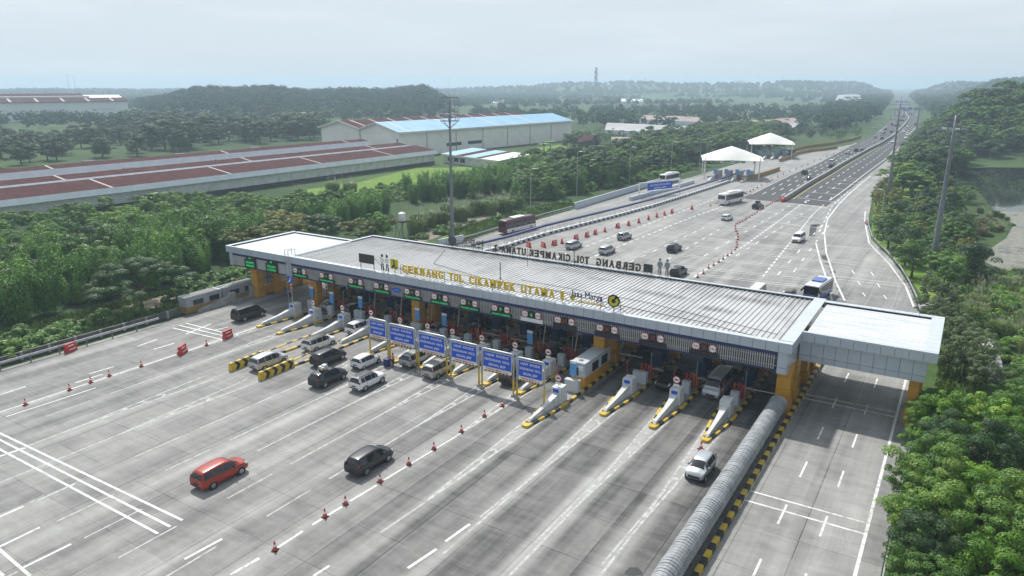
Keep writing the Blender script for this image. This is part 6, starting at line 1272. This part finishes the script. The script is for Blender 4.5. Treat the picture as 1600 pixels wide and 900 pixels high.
def plant(kind, q):
    """(crown mesh, trunk mesh or None) in metres; q = leaf fineness (1 near .. 0 far); three variants each"""
    key = (kind, q)
    if key in PL: return random.choice(PL[key])
    out = []; nv = 4 if q == 1 else 3
    leaf0, per0 = {2: (.20, 330), 1: (.36, 110), 0: (.85, 26)}[q]
    for v in range(nv):
        tm = None
        if kind in ('round', 'dark', 'pale', 'grey', 'bright', 'olive_tree'):
            Rr, H, n = {'round': (3.6, 7.5, 34), 'dark': (4.6, 9.5, 44), 'pale': (3.2, 6.0, 30), 'grey': (2.6, 5.2, 26), 'bright': (3.3, 6.2, 32), 'olive_tree': (3.2, 6.8, 26)}[kind]
            if q == 0: n = n//2
            if q == 2: n = int(n*2.2)
            a = rng.random(n)*6.283; u = rng.random(n)**.7; zz = 1-1.75*rng.random(n)**1.05; rad = np.sqrt(np.clip(1-zz**2*.9, .1, 1))*Rr*(.45+.4*u)*(1+.22*np.sin(a*3+v)); cen = np.stack([np.cos(a)*rad, np.sin(a)*rad, H*(.58 if kind != 'dark' else .5)+zz*H*(.34 if kind != 'dark' else .42)+rng.normal(size=n)*.2], 1)
            rr = Rr*((.2+.16*rng.random(n)) if q < 2 else (.09+.17*rng.random(n)**1.5)); cen *= 1 if q < 2 else (1+.13*np.clip(rng.normal(size=(n, 1)), -2, 1.6)*np.array([1, 1, .5])); C = fill(cen, rr, .72, per0*(Rr/3.4)**2*(.9 if q < 2 else .5), leaf0)
            tm = trunk_mesh(H, .05*H*.55, cen[rng.choice(n, 7 if q < 2 else 22)], 'bark', rng.normal()*.3, .38)
            mat = {'round': 'leaf_mid', 'dark': 'leaf_dark', 'pale': 'leaf_pale', 'grey': 'leaf_grey', 'bright': 'leaf_bright', 'olive_tree': 'leaf_olive'}[kind]
        elif kind in ('umbrella', 'acacia', 'brown_umbrella'):
            Rr, H, n = {'umbrella': (6.5, 7.5, 85), 'acacia': (5.5, 9.0, 60), 'brown_umbrella': (6.0, 7.0, 70)}[kind]
            if q == 0: n = n//2
            a = rng.random(n)*6.283; rad = Rr*np.sqrt(rng.random(n))*(1+.18*np.sin(a*2+v)+.1*np.sin(a*5)); drop = .42 if kind == 'umbrella' else .22; cen = np.stack([np.cos(a)*rad, np.sin(a)*rad, H-drop*H*(rad/Rr)**2-rng.random(n)*.16*H], 1)
            C = fill(cen, Rr*(.10+.09*rng.random(n)), .5, per0*1.15*(Rr/5), leaf0, -.1); tm = trunk_mesh(H, .22, cen[rng.choice(n, 12)]-np.array([0, 0, .3]), 'bark', rng.normal()*.4, .42)
            mat = {'umbrella': 'leaf_dark', 'acacia': 'leaf_mid', 'brown_umbrella': 'leaf_olive'}[kind]
        elif kind == 'bamboo':
            cen = []; rr = []; tn = []
            for k in range(12 if q else 8):
                a = rng.random()*6.283; h = 5.2+4.0*rng.random(); out_ = .4+2.0*rng.random(); b0 = 1.3*rng.random(); tt = rng.random()
                for s in np.linspace(.2, 1, 9 if q else 5):
                    rad = b0+out_*s**2; cen.append((math.cos(a)*rad, math.sin(a)*rad, h*(s-.12*s**4))); rr.append((.95*(1-s**3)+.22)*(.8+.3*rng.random())); tn.append(min(1, max(0, tt+.25*(s-.6))))
            cen = np.array(cen); C = fill(cen, np.array(rr), 1.25, per0*.55, leaf0*.85, -1, tn); mat = 'leaf_bamboo'; b = MB(); [b.tube([(0, 0, 0), (math.cos(a)*.5, math.sin(a)*.5, 3), (math.cos(a)*1.3, math.sin(a)*1.3, 5.5)], [.07, .06, .03], 5) for a in np.linspace(0, 6.28, 8)[:-1]]; tm = b.mesh('culms', 'pale_bark')
        elif kind in ('shrub', 'low_shrub'):
            Rr, H = (2.3, 3.0) if kind == 'shrub' else (1.6, 1.5); n = 22 if q else 12; a = rng.random(n)*6.283; rad = Rr*np.sqrt(rng.random(n)); cen = np.stack([np.cos(a)*rad, np.sin(a)*rad, H*(.85-.6*(rad/Rr)**2)*(.5+.5*rng.random(n))], 1); C = fill(cen, Rr*(.22+.16*rng.random(n)), .85, per0*.7, leaf0, -.4); mat = 'leaf_bright' if kind == 'shrub' else 'leaf_mid'
        elif kind in ('reed', 'dry_reed'):
            n = 420 if q else 150; a = rng.random(n)*6.283; b0 = rng.random(n)**.5*1.2; H = 1.6+1.3*rng.random(n); out_ = .3+.9*rng.random(n); V = []
            for i in range(n):
                d = np.array([math.cos(a[i]), math.sin(a[i]), 0]); s = np.array([-d[1], d[0], 0])*(.035 if q else .09); p0 = d*b0[i]; p1 = p0+d*out_[i]*.35+UP3*H[i]*.75; p2 = p0+d*out_[i]+UP3*H[i]*(.95-.25*rng.random()); V += [p0-s, p0+s, p1+s, p1-s, p1-s, p1+s, p2+s*.2, p2-s*.2]
            me = quadmesh('blades', np.array(V), rng.random(2*n), 'leaf_reed' if kind == 'reed' else 'leaf_dry'); m_ = 14; cen = np.stack([rng.normal(size=m_)*.9, rng.normal(size=m_)*.9, 2.7+.7*rng.random(m_)], 1); P_ = fill(cen, np.full(m_, .16), 2.4, 60, .07, -1); tm = leafmesh('plumes', *P_, 'plume', .3); out.append((me, tm)); continue
        elif kind == 'banana':
            V = []; T = []
            for k in range(11):
                a = rng.random()*6.283; d = np.array([math.cos(a), math.sin(a), 0]); s = np.array([-d[1], d[0], 0]); h0 = 1.5; l = 1.8+rng.random(); pr = None; tt = rng.random()
                for j in range(6):
                    f = j/5; p = d*(.2+l*f)+UP3*(h0+2.1*f*(1.25-f)); w = .42*math.sin(math.pi*min(1, .12+f*.95))+.02; q_ = (p-s*w-UP3*.1*w, p+s*w-UP3*.1*w)
                    if pr is not None: V += [pr[0], pr[1], q_[1], q_[0]]; T.append(tt)
                    pr = q_
            me = quadmesh('crown', np.array(V), T, 'leaf_bright'); b = MB(); b.tube([(0, 0, 0), (0, 0, 1.7)], [.2, .12], 7); out.append((me, b.mesh('trunk', 'pale_bark'))); continue
        me = leafmesh('crown', *C, mat, .5); out.append((me, tm))
    PL[key] = out; return random.choice(out)
NAMES = dict(round='broadleaf_tree', dark='dark_tree', pale='flowering_tree', grey='small_tree', bright='young_tree', olive_tree='olive_tree', umbrella='rain_tree', acacia='acacia_tree', brown_umbrella='rain_tree', bamboo='bamboo_clump', shrub='shrub', low_shrub='shrub', reed='reed_clump', dry_reed='reed_clump', banana='banana_plant')
COUNT = {}
GR = dict(PH=lambda x, y: 0.)
def put(kind, x, y, label, group=None, sc=1., q=1, z=0., sz=1., nm=None):
    if not visible(x, y, z, 9*sc): return None
    COUNT[kind] = COUNT.get(kind, 0)+1
    me, tm = plant(kind, q); nm = nm or NAMES[kind]
    t = thing(nm, label, 'plant' if kind in ('shrub', 'low_shrub', 'reed', 'dry_reed', 'banana') else 'bamboo' if kind == 'bamboo' else 'tree', (x, y, z-.05), random.uniform(0, 6.28), group)
    link(me, {'reed': 'blades', 'dry_reed': 'blades', 'shrub': 'foliage', 'low_shrub': 'foliage'}.get(kind, 'crown'), t)
    if tm: tm_ = link(tm, {'reed': 'plumes', 'dry_reed': 'plumes', 'bamboo': 'culms'}.get(kind, 'trunk'), t)
    if tm and 'reed' in kind: tm_['kind'] = 'stuff'
    t.scale = (sc, sc, sc*sz); return t
def visible(x, y, z, h):
    u, v, d = proj(x, y, z)
    if d < 3: return False
    v2 = proj(x, y, z+h)[1]; m = 724*1.56*h*.6/d+10
    return -m < u < 1600+m and v2 < 915 and v > -10
def inside(p, poly):
    x, y = p; c = False; n = len(poly)
    for i in range(n):
        (x0, y0), (x1, y1) = poly[i], poly[i-1]
        if (y0 > y) != (y1 > y) and x < (x1-x0)*(y-y0)/(y1-y0)+x0: c = not c
    return c
def scatter(poly, sp, jit=.42):
    xs = [p[0] for p in poly]; ys = [p[1] for p in poly]; out = []; k = 0; y = min(ys)
    while y < max(ys):
        x = min(xs)+(k % 2)*sp/2
        while x < max(xs):
            p = (x+random.uniform(-jit, jit)*sp, y+random.uniform(-jit, jit)*sp)
            if inside(p, poly): out.append(p)
            x += sp
        y += sp*.87; k += 1
    return out
def pz(pts): return [g(*p) for p in pts]
def rs(a, b_): return random.uniform(a, b_)
# 1 the thicket left of the gate: bamboo in front, bright shrubs behind it
for x, y in scatter(pz([(-160, 560), (0, 512), (120, 482), (250, 449), (340, 426), (415, 398), (425, 372), (330, 372), (150, 396), (0, 420), (-160, 450)]), 4.7):
    k = random.choice(('bamboo',)*6+('round', 'bright', 'dark'))
    if k == 'bamboo': put('bamboo', x, y, 'tall feathery bamboo clump in the dense thicket left of the gate', 'bamboo clumps in the thicket left of the gate', rs(.65, 1.2), 1)
    else: put(k, x, y, {'round': 'mid green leafy tree', 'bright': 'bright green leafy tree', 'dark': 'dark leafy tree'}[k]+' among the bamboo left of the gate', 'trees among the bamboo left of the gate: '+k, rs(.7, 1.05) if k != 'dark' else rs(.6, .8), 1)
for x, y in scatter(pz([(-160, 450), (0, 420), (150, 396), (330, 372), (425, 372), (440, 350), (400, 322), (300, 318), (150, 338), (0, 352), (-160, 380)]), 4.6): 
    k = random.choice(('shrub', 'bright', 'bright', 'round')); put(k, x, y, {'shrub': 'bright green shrub between the bamboo and the rusty-roofed warehouse', 'bright': 'bright green small tree between the bamboo and the rusty-roofed warehouse', 'round': 'mid green small tree between the bamboo and the rusty-roofed warehouse'}[k], 'greenery in front of the rusty-roofed warehouse: '+k, rs(.42, .62)*(1+.25*((x+220)/100)) if k != 'shrub' else rs(.7, 1.1), 1)
for k, (u, v) in enumerate(((15, 338), (40, 336), (52, 334), (90, 335), (235, 322), (248, 320))): x, y = g(u, v); put('banana', x, y, 'banana plant with broad leaves against the warehouse wall, %s from the left' % ORD[k], 'banana plants by the warehouse wall', rs(1.2, 1.5), 1)
for x, y in scatter(pz([(400, 320), (560, 300), (640, 285), (640, 310), (560, 330), (480, 345), (440, 350)]), 4.5): put('shrub', x, y, 'low green shrub in the rough grass in front of the warehouse middle', 'shrubs in the rough grass by the warehouse', rs(.5, .95), 1)
for u, v in ((470, 310), (520, 303), (545, 300), (548, 303)): x, y = g(u, v); put('reed', x, y, 'tall plumed grass tuft near the warehouse wall', 'plumed grass by the warehouse', rs(1.2, 1.7), 1)
x, y = g(222, 482); put('umbrella', x, y, 'wide dark umbrella-shaped tree standing alone behind the left guardrail', None, 1.08, 2, 0., .95)
put('shrub', x+3, y-3, 'dark shrub at the foot of the lone umbrella-shaped tree', None, .8, 2)
for u, v in ((10, 540), (40, 535), (75, 528), (100, 518), (60, 545), (20, 556), (130, 515), (160, 503), (0, 555), (95, 530)): x, y = g(u, v); put('low_shrub', x, y, 'low pale weedy bush behind the concrete wall at the left edge', 'weedy bushes behind the left wall', rs(.9, 1.5), 1)
for u, v in ((300, 448), (330, 438), (360, 430), (385, 425), (345, 445), (320, 455), (280, 470), (375, 440)): x, y = g(u, v); put('low_shrub', x, y, 'low green bush behind the guard building left of the gate', 'bushes behind the guard building', rs(1., 1.5), 1)
# 2 behind the left wing: flat olive trees, one bright tree
for k, (u, v, kd, s) in enumerate(((395, 408, 'brown_umbrella', .9), (450, 396, 'brown_umbrella', .95), (440, 375, 'brown_umbrella', .9), (505, 385, 'umbrella', .9), (560, 388, 'brown_umbrella', .8), (600, 378, 'olive_tree', .9), (470, 352, 'acacia', .9), (520, 345, 'acacia', .8))):
    x, y = g(u, v); put(kd, x, y, 'flat-topped %s tree behind the left end of the canopy, %s from the left' % ('olive-brown' if kd[0] == 'b' else 'green' if kd != 'olive_tree' else 'olive', ORD[k]), 'flat-topped trees behind the left wing', s, 1)
x, y = g(585, 385); put('bright', x, y, 'vivid green tree standing just behind the corner of the main roof', None, 1.15, 2)
for u, v in ((655, 358), (672, 352), (690, 350), (720, 345), (650, 365), (700, 340), (735, 338), (765, 335), (790, 332), (745, 335), (775, 328), (805, 325)): x, y = g(u, v); put('reed', x, y, 'tall dry grass clump with pale plumes along the dirt path behind the gate', 'plumed grass along the dirt path', rs(1.1, 1.7), 1)
for u, v in ((620, 378), (640, 380), (660, 372), (690, 364), (715, 358), (740, 351), (780, 344), (815, 336), (850, 327), (880, 320)): x, y = g(u, v); put('low_shrub', x, y, 'low hedge-like bush along the far left guardrail', 'bushes along the far guardrail', rs(.8, 1.2), 1)
# 3 belt left of the ramp
for x, y in scatter(pz([(440, 350), (560, 332), (640, 318), (720, 312), (830, 300), (830, 262), (760, 284), (640, 302), (600, 340), (500, 368)]), 4.6): put('bamboo', x, y, 'dark feathery bamboo clump between the lawn and the dirt path', 'bamboo clumps by the lawn', rs(.6, .95), 1)
for x, y in scatter(pz([(800, 322), (870, 312), (900, 304), (960, 292), (1010, 280), (1000, 245), (930, 252), (830, 268)]), 6.2):
    k = random.choice(('round', 'round', 'bamboo', 'dark', 'acacia')); put(k, x, y, {'round': 'mid green round tree', 'bamboo': 'bamboo clump', 'dark': 'dark round tree', 'acacia': 'spreading acacia tree'}[k]+' in the belt beside the ramp wall', 'tree belt beside the ramp wall: '+k, rs(.8, 1.1), 1)
for x, y in scatter(pz([(1010, 280), (1060, 268), (1110, 255), (1160, 244), (1215, 234), (1230, 214), (1140, 208), (1000, 230), (1000, 245)]), 8.5):
    k = random.choice(('acacia', 'acacia', 'umbrella', 'dark')); put(k, x, y, {'acacia': 'broad spreading green tree', 'umbrella': 'wide dark umbrella tree', 'dark': 'dark round tree'}[k]+' in the belt behind the white tents', 'tree belt behind the tents: '+k, rs(.85, 1.15), 1)
for x, y in scatter(pz([(830, 320), (900, 303), (1000, 285), (1080, 266), (1075, 258), (1000, 270), (880, 296), (820, 312)]), 4.5): put('shrub', x, y, 'bright low shrub on the slope along the ramp', 'shrubs along the ramp slope', rs(.7, 1.1), 1)
for x, y in scatter(pz([(890, 232), (1000, 224), (1130, 205), (1240, 214), (1330, 220), (1350, 205), (1260, 200), (1130, 203), (1000, 214), (900, 214)]), 9.5):
    k = random.choice(('acacia', 'round', 'dark')); put(k, x, y, {'acacia': 'spreading tree', 'round': 'round green tree', 'dark': 'dark tree'}[k]+' in the middle distance beyond the white tents', 'middle-distance trees: '+k, rs(.4, .65), 0)
for k, (u, v) in enumerate(((860, 232), (850, 236), (886, 232), (897, 230))): x, y = g(u, v); put('dark' if k > 1 else 'banana', x, y, 'palm-like plant against the cream warehouse wall' if k < 2 else 'round dark tree at the far corner of the cream warehouse', 'plants by the cream warehouse' if k < 2 else 'trees at the warehouse corner', 1.7 if k < 2 else .8, 1)
# 4 left middle distance: round dark trees behind the long warehouse
for x, y in scatter(pz([(-60, 284), (0, 262), (100, 252), (210, 244), (330, 232), (430, 222), (500, 218), (500, 204), (420, 202), (330, 206), (200, 208), (80, 222), (-60, 236)]), 14.):
    if random.random() < (.9 if proj(x, y, 0)[0] > 230 else .72): put('dark', x, y, 'dense dark round tree behind the long rusty-roofed warehouse', 'dark trees behind the long warehouse', rs(1.05, 1.6)*(1 if proj(x, y, 0)[0] > 230 else .72), 1, nm='dense_tree')
for x, y in scatter(pz([(190, 200), (420, 190), (500, 186), (640, 188), (640, 182), (420, 182), (190, 188)]), 17): put(random.choice(('dark', 'round')), x, y, 'far dark tree in the valley before the hill', 'far trees in the valley', rs(.8, 1.4), 0)
# 5 right side: belt along the guardrail, mound, shore
for x, y in scatter(pz([(1368, 352), (1385, 388), (1412, 420), (1446, 470), (1478, 486), (1520, 450), (1500, 395), (1495, 340), (1482, 300), (1470, 285), (1450, 300), (1438, 340), (1400, 352)]), 5.0):
    k = random.choice(('round', 'dark', 'grey', 'olive_tree', 'acacia')); put(k, x, y, {'round': 'mid green tree', 'dark': 'dark leafy tree', 'grey': 'grey-green small tree', 'olive_tree': 'olive green tree', 'acacia': 'flat-layered tree'}[k]+' in the strip between the right guardrail and the pond', 'strip by the pond: '+k, rs(.5, .75) if k in ('dark', 'acacia') else rs(.65, .9), 1)
for x, y in scatter(pz([(1358, 328), (1400, 326), (1412, 300), (1402, 290), (1378, 300)]), 4.5): put('olive_tree', x, y, 'bushy tree with yellow-green tufts at the foot of the leaning light mast', 'bushes at the foot of the light mast', rs(.5, .7), 1)
def hill(x, y):
    u, v, d = proj(x, y, CAMH) if y > 0 else (0, 0, 0); d = math.hypot(x, y)
    ss = lambda a, b_, t_: (lambda q_: q_*q_*(3-2*q_))(min(1, max(0, (t_-a)/(b_-a))))
    w = 1+.12*math.sin(u*.021)+.08*math.sin(u*.053+d*.004)
    h = 17*ss(170, 330, u)*(1-ss(655, 715, u))*math.exp(-((d-1080)/230)**2)*w
    h += (24*ss(690, 900, u)+9)*math.exp(-((d-2900)/600)**2)*w
    h += 34*ss(1440, 1580, u)*math.exp(-((d-1700)/350)**2)
    if y > 900: h *= ss(25, 160, abs(x-(at_y(HL, y)+at_y(HR, y))/2))
    xm, ym = at_dist(1545, 485); dx = (x-xm); h += ss(8, 40, x-at_y(HR, y))* 23*math.exp(-(dx/(40 if dx < 0 else 90))**2-((y-ym)/52)**2)
    return h
us = np.arange(-120, 1800, 12); ds = np.concatenate([np.arange(250, 700, 12), np.arange(700, 1600, 40), np.arange(1600, 4600, 120)])
V = []; 
for d in ds:
    for u in us: x, y = at_dist(u, d); h = hill(x, y); V.append((x, y, h-.4))
nu = len(us); b = MB(); b.add(V, [(j*nu+i, j*nu+i+1, (j+1)*nu+i+1, (j+1)*nu+i) for j in range(len(ds)-1) for i in range(nu-1)])
o = b.build('hills', 'grass_ground', None, True); o['kind'] = 'structure'
for x, y in scatter(pz([(1402, 312), (1410, 268), (1436, 232), (1476, 222), (1504, 258), (1486, 280), (1460, 300), (1428, 322)]), 7.):
    k = random.choice(('round', 'dark', 'acacia', 'dark', 'olive_tree')); put(k, x, y, {'round': 'tall mid green tree', 'dark': 'tall dark tree', 'acacia': 'tall spreading tree', 'olive_tree': 'tall olive green tree'}[k]+' beside the right shoulder of the highway', 'trees beside the right shoulder of the highway: '+k, rs(.95, 1.3), 1, hill(x, y))
for x, y in scatter([(at_y(HR, 388)+13, 395), (20, 408), (80, 408), (80, 590), (at_y(HR, 570)+13, 570)], 8.6):
    k = random.choice(('acacia', 'acacia', 'umbrella', 'round', 'round', 'umbrella')); put(k, x, y, {'dark': 'dark round tree', 'acacia': 'spreading tree', 'umbrella': 'wide flat-topped tree', 'round': 'mid green tree'}[k]+' on the wooded mound right of the highway', 'woods on the right-hand mound: '+k, rs(.95, 1.35), 1, hill(x, y))
for u, v in ((1560, 243), (1575, 244), (1590, 242), (1545, 248)): x, y = g(u, v); put('umbrella', x, y, 'flat-topped tree with visible trunk on the far bank of the pond', 'trees on the far bank of the pond', 1.1, 1)
for x, y in scatter(pz([(1512, 345), (1550, 352), (1572, 358), (1548, 374), (1522, 376)]), 4.): put(random.choice(('reed', 'dry_reed')), x, y, 'reed clump on the green spit in the pond', 'reeds on the spit in the pond', rs(.5, .9), 1)
for x, y in scatter(pz([(1486, 290), (1515, 305), (1532, 322), (1510, 330), (1486, 312)]), 4.5): put(random.choice(('acacia', 'shrub', 'round')), x, y, 'pale green tree or bush leaning over the near shore of the pond', 'greenery on the pond shore', rs(.35, .6), 1)
for x, y in scatter(pz([(1500, 395), (1528, 384), (1572, 362), (1590, 348), (1560, 336), (1532, 330), (1500, 345)]), 3.4): put(random.choice(('reed', 'low_shrub', 'reed', 'dry_reed')), x, y, 'small grass clump or weedy bush on the low spit beside the pond', 'weeds on the low spit beside the pond', rs(.35, .7), 1)
for x, y in scatter(pz([(1490, 470), (1545, 428), (1700, 440), (1720, 560), (1600, 560), (1560, 540), (1535, 520), (1500, 500)]), 2.7): put('reed' if random.random() < .7 else 'shrub', x, y, 'tall green reed clump in the marsh between the canopy and the pond', 'reeds in the marsh right of the canopy', rs(.6, 1.0), 1)
for x, y in scatter(pz([(1560, 560), (1600, 556), (1720, 560), (1720, 640), (1575, 630)]), 2.6): put('low_shrub', x, y, 'low bright ground bush in the field right of the canal wall', 'low bushes right of the canal wall', rs(.7, 1.), 2)
for k, (u, v, kd, s) in enumerate(((1450, 500, 'grey', .8), (1465, 520, 'grey', .9), (1475, 550, 'grey', .9), (1500, 560, 'grey', 1.), (1505, 590, 'grey', 1.0), (1525, 575, 'grey', .9), (1480, 585, 'grey', .75), (1450, 470, 'grey', .8), (1475, 475, 'grey', .7), (1530, 610, 'grey', .8), (1490, 520, 'grey', .75))):
    x, y = g(u, v); put(kd, x, y, 'grey-green rounded small tree beside the right end of the canopy, %s of a loose group' % ORD[k], 'small trees beside the right end of the canopy', s, 2)
# 6 bottom right: near trees hanging over the right road
for k, (x, y, kd, s) in enumerate(((2.6, 71.5, 'bright', .78), (5.8, 73, 'bright', .85), (9.3, 74.5, 'round', .8), (13., 77, 'round', .85), (3.0, 66.5, 'dark', .52), (7.2, 67.5, 'bright', .85), (11.5, 68.5, 'pale', .95), (15.5, 69.5, 'round', .9), (2.7, 61.5, 'round', .68), (6.2, 62.5, 'dark', .62), (10.3, 63, 'pale', .8), (14.3, 63., 'pale', .8), (2.2, 57, 'round', .74), (5.6, 57.5, 'bright', .8), (9.2, 57.5, 'dark', .62), (2.9, 52.5, 'round', .7), (6.4, 53, 'round', .82), (2.6, 48.3, 'dark', .52), (6.3, 48.5, 'bright', .8), (2.4, 44, 'round', .66), (2.3, 75.8, 'bright', .6), (2.2, 69., 'bright', .55), (1.3, 74.2, 'bright', .52), (1.1, 71.2, 'round', .5), (1.3, 67.4, 'bright', .5), (1.2, 59, 'round', .5), (.9, 54.6, 'bright', .45), (5.7, 44, 'bright', .72), (12.5, 57, 'dark', .6), (17, 75, 'dark', .7), (18, 64, 'round', .8))):
    put(kd, x-1.4, y, {'bright': 'bright green leafy tree', 'round': 'mid green leafy tree', 'pale': 'pale flowering tree', 'dark': 'dark green tree'}[kd]+' in the dense row along the right road', 'trees along the right road: '+kd, s*1.12, 2)
for x, y in scatter([(.6, 36), (12, 36), (16, 60), (22, 85), (3, 80), (.8, 60)], 2.7): put('shrub', x, y, 'green undergrowth bush below the trees along the right road', 'undergrowth along the right road', rs(.6, .9), 2)
for u, v in ((1590, 812), (1580, 790)): x, y = g(u, v, 2); put('reed', x, y, 'white-plumed grass among the trees at the lower right', 'plumed grass at the lower right', 1.35, 2)
# 7 far woods nobody could count: one mass each
def woods(name, label, n, dens, dr, ur, hmin, hmax, leaf, per):
    C = []; N = []; S_ = []; T = []; k = 0
    while k < n:
        u = rng.uniform(*ur); d = math.sqrt(rng.uniform(dr[0]**2, dr[1]**2)); x, y = at_dist(u, d)
        if not dens(u, d, x, y): k += .02; continue
        k += 1; h = rng.uniform(hmin, hmax); r = h*rng.uniform(.4, .62); z0 = hill(x, y); dirs_ = rng.normal(size=(per, 3)); dirs_ /= np.linalg.norm(dirs_, axis=1, keepdims=True); dirs_[:, 2] = np.abs(dirs_[:, 2])*1.2-.2
        p = np.array([x, y, z0+h*.45])+dirs_*np.array([r, r, h*.55])*(.8+.3*rng.random((per, 1))); C.append(p); N.append(dirs_+UP3*.3+rng.normal(size=(per, 3))*.2); S_.append(np.full(per, leaf)*(.7+.6*rng.random(per))*(d/900)**.3); T.append(np.full(per, rng.random()))
    me = leafmesh(name, np.concatenate(C), np.concatenate(N), np.concatenate(S_), np.concatenate(T), 'leaf_far', .7); o = link(me, name); tag(o, label, 'woods', None, 'stuff')
def dn(x, y, s=.004): return math.sin(x*s*1.3+1)+math.sin(y*s*.9+x*s*.4)+.7*math.sin(x*s*3.1-y*s*2.3)+.5*math.sin(y*s*5.+2)
def clear_road(x, y, m=14): return not (at_y(HL, y)-m < x < at_y(HR, y)+m)
woods('hill_woods', 'continuous dark woods covering the long hill on the left skyline', 2600, lambda u, d, x, y: hill(x, y) > 2.5, (760, 1420), (170, 730), 6, 15, 2.8, 80)
woods('far_woods', 'hazy far woods and tree lines on the plain up to the horizon', 5200, lambda u, d, x, y: clear_road(x, y, 25) and dn(x, y) > (-.9 if d > 1100 else -.3), (560, 2300), (-60, 1660), 7, 12, 3.0, 44)
woods('horizon_woods', 'faint woods along the horizon', 3600, lambda u, d, x, y: clear_road(x, y, 30), (2300, 3900), (-60, 1660), 9, 15, 7., 22)
woods('roadside_woods', 'dense tree rows on both sides of the far highway', 1100, lambda u, d, x, y: (lambda a, c: (a-75 < x < a-14) or (c+14 < x < c+80))(at_y(HL, y), at_y(HR, y)) and d > 520, (480, 2200), (1290, 1560), 9, 15, 2.6, 60)
woods('right_far_woods', 'far wooded rise at the right edge of the skyline', 900, lambda u, d, x, y: clear_road(x, y, 20), (600, 1900), (1440, 1660), 9, 14, 3.4, 46)
# rough grass tufts near the walls, countless
DP = pz([(0, 532), (150, 492), (225, 470), (330, 440), (420, 410), (420, 428), (330, 452), (230, 486), (150, 508), (0, 548)]); V = []; T = []
for poly, n in ((pz([(0, 565), (240, 500), (300, 478), (420, 435), (400, 420), (300, 445), (120, 490), (0, 520)]), 9000), ([(.2, 36), (3, 36), (5, 95), (.2, 95)], 3000), (pz([(700, 384), (800, 352), (900, 322), (890, 312), (800, 333), (700, 362)]), 5000)):
    xs, ys = np.array(poly).T; k = 0
    while k < n:
        p = (rng.uniform(xs.min(), xs.max()), rng.uniform(ys.min(), ys.max()))
        if not inside(p, poly): continue
        if inside(p, DP): k += 1; continue
        k += 1; a = rng.random()*3.14; h = .25+.45*rng.random()**2; s = np.array([math.cos(a), math.sin(a), 0])*(.10+.12*rng.random()); o_ = np.array([p[0], p[1], -.05]); l = rng.normal(size=3)*.15; V += [o_-s, o_+s, o_+s*.4+UP3*h+l, o_-s*.4+UP3*h+l]; T.append(rng.random())
o = link(quadmesh('grass_tufts', np.array(V), T, 'leaf_reed'), 'grass_tufts'); tag(o, 'rough grass tufts along the walls and paths', 'grass', None, 'stuff')
# ------------------------------------------------------------------ haze, sky, sun
HZ = dict(d=.00034)
m, tnt = newmat('haze_air'); pv = tnt.n('ShaderNodeVolumePrincipled', {'Color': (.68, .84, 1., 1), 'Density': HZ['d'], 'Anisotropy': .2}); oo = tnt.n('ShaderNodeOutputMaterial'); tnt.t.links.new(pv.outputs[0], oo.inputs[1])
b = MB(); b.box(-9050, -450, -1.5, 7050, 9050, 78); o = b.build('haze', 'haze_air'); o['kind'] = 'stuff'; o['label'] = 'thin pale haze over the whole plain'
w = bpy.data.worlds.new('World'); S.world = w; w.use_nodes = True; t = NT(w)
SUN = nrm(np.array([-4.7, 3.6, 8.0])); el = math.asin(SUN[2]); az = math.atan2(SUN[0], SUN[1])
sky = t.n('ShaderNodeTexSky', sky_type='NISHITA', sun_disc=False, sun_elevation=el, sun_rotation=az, altitude=0., air_density=1.0, dust_density=2.2, ozone_density=1.5)
gen = t.n('ShaderNodeTexCoord').outputs['Generated']; sp = t.n('ShaderNodeSeparateXYZ', {0: gen})
mp = t.n('ShaderNodeMapping', {'Vector': gen, 'Scale': (1, 1, 7.)}); cl = t.noise(mp.outputs[0], 2.2, 8, .6)
lum = t.n('ShaderNodeRGBToBW', {0: sky.outputs[0]}).outputs[0]
veil = t.mix(1., (.86, .97, 1.06), t.n('ShaderNodeCombineColor', {0: lum, 1: lum, 2: lum}).outputs[0], 'MULTIPLY')
base = t.mix(.7, sky.outputs[0], veil)
base = t.mix(t.ramp(sp.outputs[2], .10, .45, .92, .25), base, (3.85, 4.3, 4.62))
col = t.mix(t.ramp(cl, .47, .70, 0., .35), base, (5.6, 5.9, 6.2))
bg = t.n('ShaderNodeBackground', {'Color': col, 'Strength': .13}); ow = t.n('ShaderNodeOutputWorld'); t.t.links.new(bg.outputs[0], ow.inputs[0])
sl = bpy.data.lights.new('sun', 'SUN'); sl.energy = 3.2; sl.angle = R(2.); sl.color = (1., .965, .91); so = bpy.data.objects.new('sun', sl); COL.objects.link(so); so.rotation_euler = Vector(SUN).to_track_quat('Z', 'Y').to_euler()
S.view_settings.view_transform = 'Standard'; S.view_settings.look = 'None'; S.view_settings.gamma = 1; S.view_settings.exposure = .45; S.view_settings.use_curve_mapping = False
S.cycles.max_bounces = 6; S.cycles.diffuse_bounces = 3; S.cycles.glossy_bounces = 3; S.cycles.transmission_bounces = 3; S.cycles.volume_bounces = 2; S.cycles.transparent_max_bounces = 6
S.cycles.use_denoising = True; S.cycles.use_adaptive_sampling = True; S.cycles.adaptive_threshold = .02
print('PLANTS', COUNT)
